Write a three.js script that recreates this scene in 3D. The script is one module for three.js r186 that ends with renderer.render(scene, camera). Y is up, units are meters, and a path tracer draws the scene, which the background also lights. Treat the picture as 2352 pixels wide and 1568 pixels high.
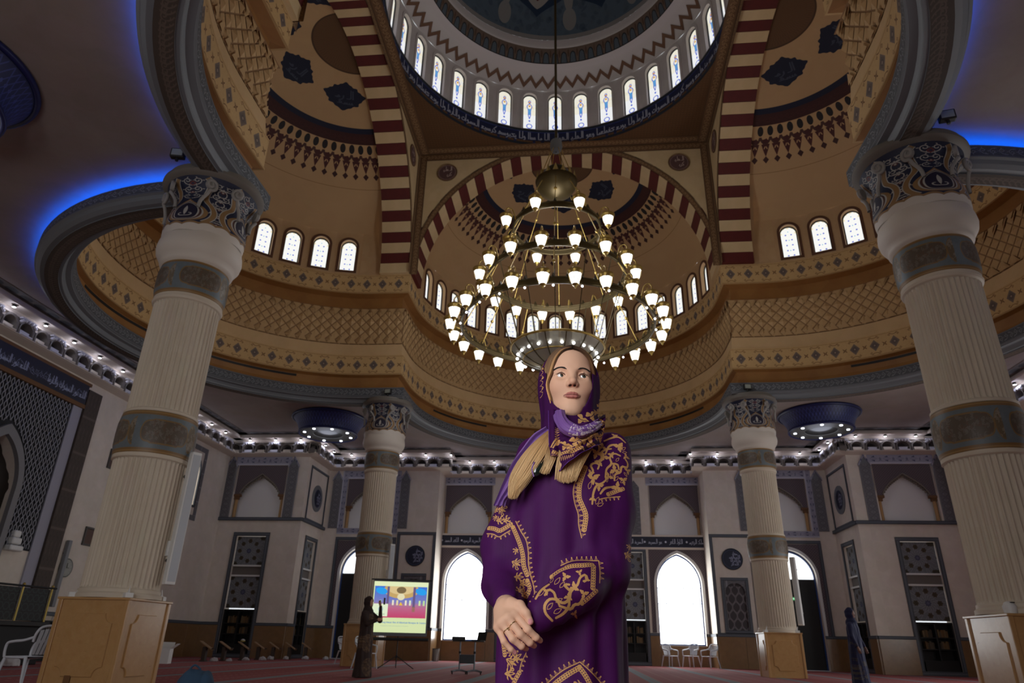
import * as THREE from 'three';
import { mergeGeometries, mergeVertices, toCreasedNormals } from 'three/addons/utils/BufferGeometryUtils.js';
import { RoundedBoxGeometry } from 'three/addons/geometries/RoundedBoxGeometry.js';
import { MarchingCubes } from 'three/addons/objects/MarchingCubes.js';
import { ImprovedNoise } from 'three/addons/math/ImprovedNoise.js';
import { RectAreaLightUniformsLib } from 'three/addons/lights/RectAreaLightUniformsLib.js';

// ---------- camera, sky, exposure ----------
RectAreaLightUniformsLib.init();
const scene = new THREE.Scene();
const camera = new THREE.PerspectiveCamera(2 * Math.atan(784 / 1568) * 180 / Math.PI, 1.5, 0.05, 200);
camera.position.set(0.5922, 0.7529, 17.5652);
camera.rotation.set(0.4176, 0.1063, 0.0233, 'YXZ');
camera.focus = 2.05; camera.userData.fStop = 7;
const renderer = new THREE.WebGLRenderer({ antialias: true });
renderer.toneMapping = THREE.LinearToneMapping;
renderer.toneMappingExposure = 1.0;
renderer.shadowMap.enabled = true;
scene.background = new THREE.Color(0.9, 0.95, 1.0);      // bright hazy sky outside the windows

// light levels (window panes, lamps and the blue cove strip glow with these)
const GLOW = { dome: 0.9, lobe: 0.98, tall: 9, door: 2.5, lantern: 2.2, bulb: 4, cove: 24, screen: 0.95 };

// ---------- helpers ----------
let seed = 7;
const rnd = () => { seed = (seed * 1664525 + 1013904223) >>> 0; return seed / 4294967296; };
const rr = (a, b) => a + (b - a) * rnd();
const noise = new ImprovedNoise();
const PI = Math.PI, D2R = PI / 180;
const used = new Map();
const numbered = (n) => { const k = used.get(n) ?? 0; used.set(n, k + 1); return k ? n + '_' + String(k).padStart(3, '0') : n; };
const ORD = ['first', 'second', 'third', 'fourth', 'fifth', 'sixth', 'seventh', 'eighth', 'ninth', 'tenth', 'eleventh', 'twelfth', 'thirteenth', 'fourteenth', 'fifteenth', 'sixteenth', 'seventeenth', 'eighteenth', 'nineteenth', 'twentieth'];
const ord = (i) => ORD[i] ?? (['twenty', 'thirty'][Math.floor((i + 1) / 10) - 2] + '-' + ORD[(i % 10)]);
function tag(o, label, category, group, kind) { o.userData.label = label; o.userData.category = category; if (group) o.userData.group = group; if (kind) o.userData.kind = kind; return o; }
function thing(name, label, category, pos = [0, 0, 0], turn = 0, group, kind) {
  const o = new THREE.Group(); o.name = numbered(name); o.position.set(...pos); o.rotation.y = turn; scene.add(o);
  return tag(o, label, category, group, kind);
}
const struct = (name, label, category, pos, turn, group) => thing(name, label, category, pos, turn, group, 'structure');
function add(parent, name, geo, mat) {
  const g = Array.isArray(geo) ? merge(geo) : geo;
  const m = new THREE.Mesh(g, mat); m.name = name; m.castShadow = m.receiveShadow = true; parent.add(m); return m;
}
function one(name, label, category, geo, mat, pos, group, kind) {
  const m = add(scene, numbered(name), geo, mat); if (pos) m.position.set(...pos); return tag(m, label, category, group, kind);
}
function merge(list) {
  const l = list.flat(Infinity).map((g) => { let q = g.index ? g.toNonIndexed() : g; for (const k of Object.keys(q.attributes)) if (!['position', 'normal', 'uv', 'color'].includes(k)) q.deleteAttribute(k); return q; });
  const col = l.some((g) => g.attributes.color);
  for (const g of l) { if (!g.attributes.uv) g.setAttribute('uv', new THREE.BufferAttribute(new Float32Array(g.attributes.position.count * 2), 2)); if (!g.attributes.normal) g.computeVertexNormals(); if (!col) g.deleteAttribute('color'); }
  return mergeGeometries(l);
}
const box = (w, h, d, x = 0, y = 0, z = 0) => new THREE.BoxGeometry(w, h, d).translate(x, y, z);
const rbox = (w, h, d, r, x = 0, y = 0, z = 0, s = 2) => new RoundedBoxGeometry(w, h, d, s, Math.min(r, w / 2.01, h / 2.01, d / 2.01)).translate(x, y, z);
const span = (x0, x1, y0, y1, z0, z1) => box(x1 - x0, y1 - y0, z1 - z0, (x0 + x1) / 2, (y0 + y1) / 2, (z0 + z1) / 2);
const V = (x, y, z) => new THREE.Vector3(x, y, z);
const tube = (pts, r, seg = 24, rs = 8, closed = false) => new THREE.TubeGeometry(new THREE.CatmullRomCurve3(pts.map((p) => V(...p)), closed, 'centripetal'), seg, r, rs, closed);
const rod = (a, b, r, rs = 8, r2 = r) => { const A = V(...a), B = V(...b), d = B.clone().sub(A); const g = new THREE.CylinderGeometry(r2, r, d.length(), rs); g.translate(0, d.length() / 2, 0); g.applyQuaternion(new THREE.Quaternion().setFromUnitVectors(V(0, 1, 0), d.normalize())); return g.translate(...a); };
const lathe = (pts, seg = 32, a0 = 0, a1 = 2 * PI) => new THREE.LatheGeometry(pts.map((p) => new THREE.Vector2(p[0], p[1])), seg, a0, a1);
const sph = (r, x = 0, y = 0, z = 0, a = 12, b = 8) => new THREE.SphereGeometry(r, a, b).translate(x, y, z);
// lathe with crisp profile edges
function latheCrisp(pts, seg = 32) { return toCreasedNormals(lathe(pts, seg), 0.6); }
// grid surface: f(u,v) -> [x,y,z]; uv = uvf(u,v)
function surf(nu, nv, f, uvf = (u, v) => [u, v]) {
  const pos = [], uv = [], idx = [];
  for (let j = 0; j <= nv; j++) for (let i = 0; i <= nu; i++) { pos.push(...f(i / nu, j / nv)); uv.push(...uvf(i / nu, j / nv)); }
  for (let j = 0; j < nv; j++) for (let i = 0; i < nu; i++) { const a = j * (nu + 1) + i, b = a + 1, c = a + nu + 1, d = c + 1; idx.push(a, b, d, a, d, c); }
  const g = new THREE.BufferGeometry();
  g.setAttribute('position', new THREE.Float32BufferAttribute(pos, 3)); g.setAttribute('uv', new THREE.Float32BufferAttribute(uv, 2)); g.setIndex(idx); g.computeVertexNormals(); return g;
}
const shapeOf = (pts) => new THREE.Shape(pts.map((p) => new THREE.Vector2(p[0], p[1])));
const pathOf = (pts) => new THREE.Path(pts.map((p) => new THREE.Vector2(p[0], p[1])));
function slab(outer, holes, depth, bevel = 0) { const s = shapeOf(outer); for (const h of holes) s.holes.push(pathOf(h)); return new THREE.ExtrudeGeometry(s, { depth, bevelEnabled: bevel > 0, bevelSize: bevel, bevelThickness: bevel, bevelSegments: 1, curveSegments: 8 }); }
const rect = (x0, y0, x1, y1) => [[x0, y0], [x1, y0], [x1, y1], [x0, y1]];
// outline of an arched opening, counter-clockwise from bottom left; point > 0 gives a pointed (two-centred) arch
function archPts(x, y0, w, spring, apex, pointed = false, n = 10) {
  const o = [[x - w / 2, y0], [x + w / 2, y0], [x + w / 2, spring]], h = apex - spring;
  if (!pointed) { for (let i = 1; i < 2 * n; i++) { const a = PI * i / (2 * n); o.push([x + Math.cos(a) * w / 2, spring + Math.sin(a) * h]); } }
  else {
    const R = (w * w / 4 + h * h) / w, cx = w / 2 - R, am = Math.atan2(h, -cx);
    for (let i = 1; i <= n; i++) { const a = am * i / n; o.push([x + cx + R * Math.cos(a), spring + R * Math.sin(a)]); }
    for (let i = n - 1; i > 0; i--) { const a = am * i / n; o.push([x - cx - R * Math.cos(a), spring + R * Math.sin(a)]); }
  }
  o.push([x - w / 2, spring]); return o;
}
// ---------- textures ----------
function canvasTex(w, h, draw, { srgb = true, rep, wrap = true } = {}) {
  const c = document.createElement('canvas'); c.width = w; c.height = h; draw(c.getContext('2d'), w, h);
  const t = new THREE.CanvasTexture(c); if (srgb) t.colorSpace = THREE.SRGBColorSpace; t.magFilter = THREE.LinearFilter;
  if (wrap) t.wrapS = t.wrapT = THREE.RepeatWrapping; if (rep) t.repeat.set(...rep); return t;
}
const hex = (r, g, b, a = 1) => `rgba(${r | 0},${g | 0},${b | 0},${a})`;
function speckle(g, w, h, n, cols, r0, r1, a = 0.25) { for (let i = 0; i < n; i++) { g.globalAlpha = a * rr(0.4, 1); g.fillStyle = cols[Math.floor(rnd() * cols.length)]; g.beginPath(); g.ellipse(rr(0, w), rr(0, h), rr(r0, r1), rr(r0, r1), rr(0, 3), 0, 7); g.fill(); } g.globalAlpha = 1; }
const std = (o) => new THREE.MeshStandardMaterial(o), phy = (o) => new THREE.MeshPhysicalMaterial(o);
const C = (r, g, b) => new THREE.Color().setRGB(r, g, b);
// plant scroll: stem spiral with leaves
function scroll(g, x, y, s, dir = 1, rot = 0, col, lw = 0.09) {
  g.save(); g.translate(x, y); g.rotate(rot); g.scale(dir * s, s); g.strokeStyle = g.fillStyle = col; g.lineWidth = lw; g.lineCap = 'round';
  g.beginPath(); g.moveTo(-1, 0.75); g.bezierCurveTo(-0.4, 0.8, 0.3, 0.5, 0.42, 0); g.bezierCurveTo(0.5, -0.5, -0.2, -0.75, -0.4, -0.3); g.bezierCurveTo(-0.5, 0.05, 0, 0.2, 0.08, -0.12); g.stroke();
  for (const [lx, ly, la, ls] of [[0.5, -0.05, 0.2, 0.34], [-0.42, 0.72, -2.2, 0.3], [0.05, 0.62, -1.2, 0.26], [0.05, -0.62, -1.9, 0.3], [-0.46, -0.28, 3.4, 0.22]]) {
    g.beginPath(); g.moveTo(lx, ly); const c = Math.cos(la), n = Math.sin(la), P = (a, b) => [lx + (a * c - b * n) * ls, ly + (a * n + b * c) * ls];
    g.bezierCurveTo(...P(0.3, 0.5), ...P(0.8, 0.4), ...P(1.2, 0)); g.bezierCurveTo(...P(0.8, -0.4), ...P(0.3, -0.4), lx, ly); g.fill();
  }
  g.restore();
}
function rosette(g, x, y, r, n, col, inner) { g.fillStyle = col; g.beginPath(); for (let i = 0; i <= n * 2; i++) { const a = PI * i / n, q = i % 2 ? r * 0.74 : r; g.lineTo(x + Math.cos(a) * q, y + Math.sin(a) * q); } g.fill(); if (inner) { g.fillStyle = inner; g.beginPath(); g.arc(x, y, r * 0.42, 0, 7); g.fill(); } }
// a small stroke alphabet for Arabic script, written right to left on a baseline (unit = letter height)
const AR = { A: [.22, 0, [[.1, 0, .1, -1]]], L: [.34, 1, [[0, 0, .2, 0, .28, -.1, .28, -1.05]]], s: [.62, 1, [[0, 0, .05, -.25, .1, 0, .22, 0, .26, -.25, .32, 0, .42, 0, .48, -.28, .56, 0]]], w: [.36, 0, [[.3, -.1, .18, -.36, .08, -.18, .22, -.06, .3, -.12, .26, .12, .02, .28]]],
  e: [.46, 1, [[0, 0, .2, 0, .36, -.2, .2, -.4, .1, -.22, .3, -.04, .46, 0]]], k: [.5, 1, [[0, 0, .36, 0, .42, -.2, .12, -.5, .5, -.95]]], r: [.26, 0, [[.24, -.3, .24, -.02, .12, .2, -.04, .28]]], y: [.3, 1, [[0, 0, .15, -.02, .15, -.28]], [[.1, .22], [.24, .22]]], h: [.4, 1, [[0, 0, .12, 0, .3, -.32, .08, -.34, .12, -.02, .38, 0]]],
  m: [.34, 1, [[0, 0, .1, 0, .22, -.22, .32, -.06, .16, .04, 0, 0]]], t: [.5, 0, [[.02, -.28, .06, 0, .42, 0, .48, -.3]], [[.2, -.42], [.32, -.42]]], d: [.3, 0, [[.24, -.34, .28, -.02, .02, 0]]], f: [.4, 1, [[0, 0, .14, 0, .32, -.3, .14, -.34, .16, -.06, .36, 0]], [[.22, -.55]]], z: [.56, 1, [[0, 0, .1, 0, .4, -.3, .5, -.04, .16, 0], [.12, 0, .12, -1]]],
  n: [.3, 1, [[0, 0, .15, -.02, .15, -.28]], [[.15, -.48]]], x: [.46, 1, [[0, 0, .3, 0, .42, -.12, .06, -.42, .46, -.46]], []], g: [.6, 0, [[.56, -.3, .5, 0, .4, 0, .36, -.2, .22, 0, .12, .2, -.1, .1, -.08, -.14]], [[.4, -.5]]], ' ': [.26, 0, []] };
function script(g, text, xr, y, s, col, lw = 0.12) {
  g.strokeStyle = g.fillStyle = col; g.lineCap = g.lineJoin = 'round'; g.lineWidth = lw * s; let x = xr;
  for (const ch of text) { const L = AR[ch]; if (!L) continue; x -= L[0] * s;
    for (const st of L[2]) { g.beginPath(); for (let i = 0; i < st.length; i += 2) { const px = x + st[i] * s, py = y + st[i + 1] * s; i ? g.lineTo(px, py) : g.moveTo(px, py); } g.stroke(); }
    for (const dt of L[3] ?? []) { g.beginPath(); g.arc(x + dt[0] * s, y + dt[1] * s, lw * s * 0.6, 0, 7); g.fill(); }
    if (L[1]) { g.beginPath(); g.moveTo(x, y); g.lineTo(x + 0.06 * s, y); g.stroke(); } }
  return x;
}
const scriptLen = (t) => [...t].reduce((a, c) => a + (AR[c]?.[0] ?? 0), 0);
// grain texture used as bump
const grainT = canvasTex(256, 256, (g, w, h) => { const d = g.createImageData(w, h); for (let i = 0; i < w * h; i++) { const v = 118 + 40 * noise.noise((i % w) / 9, Math.floor(i / w) / 9, 3) + rr(-26, 26); d.data.set([v, v, v, 255], i * 4); } g.putImageData(d, 0, 0); }, { srgb: false });
// ---------- materials of the building ----------
function mottled(w, h, base, n, cols, r0, r1, a, rep) { return canvasTex(w, h, (g) => { g.fillStyle = base; g.fillRect(0, 0, w, h); speckle(g, w, h, n, cols, r0, r1, a); }, { rep }); }
const M = {};
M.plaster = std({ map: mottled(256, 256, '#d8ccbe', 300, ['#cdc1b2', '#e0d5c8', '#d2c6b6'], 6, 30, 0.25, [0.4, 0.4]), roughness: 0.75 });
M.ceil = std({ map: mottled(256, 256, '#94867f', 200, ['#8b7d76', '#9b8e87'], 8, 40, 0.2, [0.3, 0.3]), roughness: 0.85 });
M.gold = std({ map: mottled(256, 256, '#bd9a70', 260, ['#b28f65', '#c5a47b', '#b8956b'], 8, 40, 0.22, [0.35, 0.35]), roughness: 0.7 });
M.goldDeep = std({ map: mottled(128, 128, '#936430', 120, ['#875a29', '#9d6e38'], 5, 24, 0.25, [0.4, 0.4]), roughness: 0.6 });
M.ledge = std({ map: mottled(128, 128, '#cba97a', 90, ['#c09e70', '#d3b285'], 5, 24, 0.2, [0.4, 0.4]), roughness: 0.7 });
M.cream = std({ map: mottled(128, 128, '#cfb488', 90, ['#c5aa7e', '#d7be94'], 5, 24, 0.2, [0.5, 0.5]), roughness: 0.7 });
M.red = std({ map: mottled(128, 128, '#561512', 120, ['#4c110f', '#611a16'], 5, 20, 0.3, [0.5, 0.5]), roughness: 0.65 });
M.drum = std({ map: mottled(256, 256, '#c3bab5', 160, ['#b9b0ab', '#cbc3be'], 8, 40, 0.2, [0.3, 0.3]), roughness: 0.8 });
M.dark = std({ color: '#1c1a18', roughness: 0.5 });
M.black = std({ color: '#0d0c0b', roughness: 0.6 });
M.frameDark = std({ color: '#17202a', roughness: 0.5 });
M.white = std({ color: '#d9d8d4', roughness: 0.5 });
M.marble = phy({ map: canvasTex(1024, 1024, (g, w, h) => { g.fillStyle = '#b58c5b'; g.fillRect(0, 0, w, h); speckle(g, w, h, 900, ['#ab8150', '#c09a6b', '#a87c49', '#bb9260'], 8, 50, 0.18); speckle(g, w, h, 5000, ['#9c7142', '#c9a87c', '#a57a4a'], 1, 3, 0.3); g.globalAlpha = 0.2; g.strokeStyle = '#8a5f30'; for (let i = 0; i < 22; i++) { g.lineWidth = rr(1, 3); g.beginPath(); let x = rr(0, w), y = rr(0, h); g.moveTo(x, y); for (let k = 0; k < 6; k++) g.lineTo(x += rr(-60, 60), y += rr(-60, 60)); g.stroke(); } g.globalAlpha = 1; }, { rep: [0.8, 0.8] }), roughness: 0.28, clearcoat: 0.25, clearcoatRoughness: 0.15 });
const P_dado = mottled(512, 512, '#80603c', 500, ['#755735', '#8a6843', '#7a5b38'], 8, 40, 0.2, [0.7, 0.7]);
M.dado = phy({ map: P_dado, roughness: 0.3, clearcoat: 0.2, clearcoatRoughness: 0.2 });

// grey carved arabesque (tile 1 m x 0.34 m)
const arabGrey = (bg, fg, fg2) => (g, w, h) => { g.fillStyle = bg; g.fillRect(0, 0, w, h); for (let i = 0; i < 6; i++) { const x = (i + 0.5) * w / 6; scroll(g, x, h * 0.5, h * 0.36, i % 2 ? -1 : 1, i % 2 ? PI : 0, fg, 0.16); scroll(g, x + w / 12, h * 0.5, h * 0.2, i % 2 ? 1 : -1, 1.5, fg2, 0.14); } g.fillStyle = fg; for (const y of [0.04, 0.92]) g.fillRect(0, h * y, w, h * 0.04); };
const ringT = canvasTex(1024, 256, arabGrey('#4d5054', '#8e9196', '#74777c')), ringB = canvasTex(512, 128, arabGrey('#000', '#fff', '#aaa'), { srgb: false });
M.ringCarve = std({ map: ringT, bumpMap: ringB, bumpScale: 0.02, roughness: 0.7 });
M.ringPlain = std({ color: '#6d7073', roughness: 0.55 });
M.ringSoffit = std({ map: canvasTex(512, 256, (g, w, h) => { g.fillStyle = '#453a31'; g.fillRect(0, 0, w, h); for (let i = 0; i < 8; i++) { scroll(g, (i + 0.5) * w / 8, h * 0.5, h * 0.34, 1, -0.7, '#5c4f44', 0.2); } }), roughness: 0.8 });
// diamond frieze (tile 0.64 m wide, 0.81 m high)
M.frieze = std({ map: canvasTex(512, 640, (g, w, h) => {
  g.fillStyle = '#c3a06c'; g.fillRect(0, 0, w, h); speckle(g, w, h, 200, ['#b89561', '#cdab78'], 6, 30, 0.25);
  g.strokeStyle = '#8a6436'; g.lineWidth = 10; for (const y of [0.06, 0.94]) { g.beginPath(); g.moveTo(0, h * y); g.lineTo(w, h * y); g.stroke(); }
  for (const sy of [1, -1]) { g.save(); g.translate(w / 2, h / 2); g.scale(1, sy); g.strokeStyle = '#7a552c'; g.lineWidth = 16; g.beginPath(); g.moveTo(-w * 0.2, h * 0.4); g.quadraticCurveTo(0, h * 0.26, w * 0.2, h * 0.4); g.stroke(); for (const s of [-1, 1]) scroll(g, s * w * 0.22, h * 0.33, 46, s, 0, '#7d5930', 0.22); g.restore(); }
  g.fillStyle = '#75655a'; g.beginPath(); g.moveTo(w / 2, h * 0.24); g.lineTo(w * 0.76, h / 2); g.lineTo(w / 2, h * 0.76); g.lineTo(w * 0.24, h / 2); g.fill(); rosette(g, w / 2, h / 2, 110, 4, '#67594f', '#86766a'); rosette(g, w / 2, h / 2, 60, 8, '#574b46', '#927f70');
  for (const x of [0, w]) { for (const a of [0.78, -0.78]) { g.save(); g.translate(x, h / 2); g.rotate(a); g.fillStyle = '#6f4e2b'; g.beginPath(); g.ellipse(0, 0, 15, 78, 0, 0, 7); g.fill(); g.restore(); } rosette(g, x, h / 2, 34, 6, '#6b4a2a', '#a9834f'); }
}), roughness: 0.7 });
// brown painted scroll border used round the arches
M.border = std({ map: canvasTex(512, 128, (g, w, h) => { g.fillStyle = '#6f5133'; g.fillRect(0, 0, w, h); for (let i = 0; i < 8; i++) scroll(g, (i + 0.5) * w / 8, h / 2, h * 0.3, i % 2 ? 1 : -1, i % 2 ? 0 : PI, '#9a7a55', 0.2); g.fillStyle = '#5a4029'; g.fillRect(0, 0, w, 12); g.fillRect(0, h - 12, w, 12); }), roughness: 0.75 });
M.pendentive = std({ map: canvasTex(512, 512, (g, w, h) => { g.fillStyle = '#5d3f22'; g.fillRect(0, 0, w, h); for (let j = 0; j < 8; j++) for (let i = 0; i < 8; i++) scroll(g, (i + 0.5) * 64, (j + 0.5) * 64, 24, i % 2 ? 1 : -1, j, '#6e4d2c', 0.2); }), roughness: 0.75 });

// ---------- floor: red prayer carpet with grey-blue stripes running down the hall ----------
{
  const t = canvasTex(1024, 1024, (g, w, h) => {
    g.fillStyle = '#8c3b3c'; g.fillRect(0, 0, w, h);
    for (let i = 0; i < 26000; i++) { g.fillStyle = ['#7d3234', '#99494a', '#86383a', '#a25252'][i & 3]; g.globalAlpha = 0.35; g.fillRect(rr(0, w), rr(0, h), 3, 5); } g.globalAlpha = 1;
    g.fillStyle = '#7d6a6c'; g.fillRect(0, 0, 150, h); g.fillStyle = '#6f7f86'; g.fillRect(22, 0, 44, h); g.fillRect(92, 0, 30, h); g.fillStyle = '#a06a66'; g.fillRect(150, 0, 14, h);
    for (let j = 0; j < 8; j++) { for (const x of [330, 570, 810]) { const y = (j + (x === 570 ? 0.5 : 0)) * h / 8 + 20; rosette(g, x, y, 20, 6, '#c49a8c', '#9a5753'); } }
  });
  t.repeat.set(1 / 2.1, 1 / 2.1);
  const f = struct('floor', 'red prayer carpet with grey blue stripes covering the hall floor', 'floor');
  const g = surf(2, 2, (u, v) => [-16.8 + 33.6 * u, 0, 21 - 39 * v], (u, v) => [-16.8 + 33.6 * u, -39 * v]);
  add(f, 'carpet', g, std({ map: t, roughness: 0.95 })); add(f, 'slab', span(-16.8, 16.8, -0.3, -0.005, -18, 21), M.plaster);
}
// ---------- the four-lobed opening ----------
const K = 6.2, ZC = 7.4, HS = 14.42;                                // half side of the central square, lobe centre, spring line
const NARC = 72;
// one lobe (pointing to -z) offset outwards by d: [x, z, s]
function lobePath(d) {
  const p = [], r = K + d; p.push([-r, -r, 0]); p.push([-r, -ZC, ZC - K]);
  for (let i = 1; i < NARC; i++) { const a = PI * i / NARC; p.push([-r * Math.cos(a), -ZC - r * Math.sin(a), ZC - K + K * a]); }
  p.push([r, -ZC, ZC - K + K * PI]); p.push([r, -r, 2 * (ZC - K) + K * PI]); return p;
}
const rot4 = (g, k) => g.clone().rotateY(-k * PI / 2);
// band swept round a lobe: profile [[d, h], ...]; uv in metres (su, sv scale)
function lobeBand(prof, su = 1, sv = 1) {
  const gs = []; let len = 0;
  for (let j = 0; j + 1 < prof.length; j++) {
    const [d0, h0] = prof[j], [d1, h1] = prof[j + 1], A = lobePath(d0), B = lobePath(d1), L = Math.hypot(d1 - d0, h1 - h0), n = A.length - 1, l0 = len;
    // the corners next to the arc are split so that flanks stay flat
    for (const [i0, i1] of [[0, 1], [1, n - 1], [n - 1, n]]) gs.push(surf(i1 - i0, 1, (u, v) => { const i = i0 + Math.round(u * (i1 - i0)), a = v ? B[i] : A[i]; return [a[0], v ? h1 : h0, a[1]]; }, (u, v) => { const i = i0 + Math.round(u * (i1 - i0)); return [A[i][2] * su, (l0 + v * L) * sv]; }));
    len += L;
  }
  return merge(gs);
}
const SIDES = ['rear', 'right', 'front', 'left'];                   // k quarter turns from the rear lobe
const lobeName = ['rear', 'right', 'front', 'left'];
{
  const cove = std({ color: '#08122e', emissive: new THREE.Color(0.0, 0.11, 1.0), emissiveIntensity: GLOW.cove });
  const inner = lobeBand([[-0.25, 9.46], [-0.25, 9.12]], 1, 1 / 0.34), outer = lobeBand([[0.58, 9.1], [0.58, 9.36]], 1, 1 / 0.26), soffit = lobeBand([[0.02, 8.9], [0.32, 8.9]], 1, 1 / 0.3);
  const mould = lobeBand([[-0.25, 9.12], [-0.22, 9.1], [-0.22, 9.07], [-0.1, 9.05], [-0.06, 8.98], [-0.05, 8.93], [0.02, 8.93], [0.02, 8.9]]), mould2 = lobeBand([[0.32, 8.9], [0.32, 8.93], [0.42, 8.94], [0.5, 9.0], [0.53, 9.07], [0.58, 9.1]]);
  const top = lobeBand([[0.58, 9.36], [0.5, 9.37], [0.48, 9.3], [0.1, 9.3], [0.1, 9.6]]), cap = lobeBand([[-0.25, 9.46], [-0.15, 9.48], [0.3, 9.5]]);
  for (let k = 0; k < 4; k++) {
    const t = struct('trim_' + (k + 1), `grey carved ring beam bordering the ${lobeName[k]} lobe of the ceiling opening`, 'ring beam');
    add(t, 'carved_inner_face', rot4(inner, k), M.ringCarve); add(t, 'carved_outer_face', rot4(outer, k), M.ringCarve); add(t, 'patterned_soffit', rot4(soffit, k), M.ringSoffit);
    add(t, 'moulding', rot4(merge([mould, mould2]), k), M.ringPlain); add(t, 'cove', rot4(merge([top, cap]), k), M.ringPlain);
    add(t, 'blue_light_strip', rot4(lobeBand([[0.43, 9.31], [0.43, 9.345], [0.36, 9.345], [0.36, 9.31]]), k), cove);
  }
}
// flat ceiling with the opening cut out
{
  const pts = []; for (let k = 0; k < 4; k++) { const c = Math.cos(k * PI / 2), s = Math.sin(k * PI / 2); for (const [x, z] of lobePath(0.12).slice(0, -1)) pts.push([x * c - z * s, -(x * s + z * c)]); }
  const g = slab(rect(-16.8, -21, 16.8, 18), [pts], 0.25).rotateX(-PI / 2).translate(0, 9.55, 0);
  const c = struct('ceiling', 'flat plaster ceiling of the hall around the four lobed opening', 'ceiling'); add(c, 'plaster', g, M.ceil);
}
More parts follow.
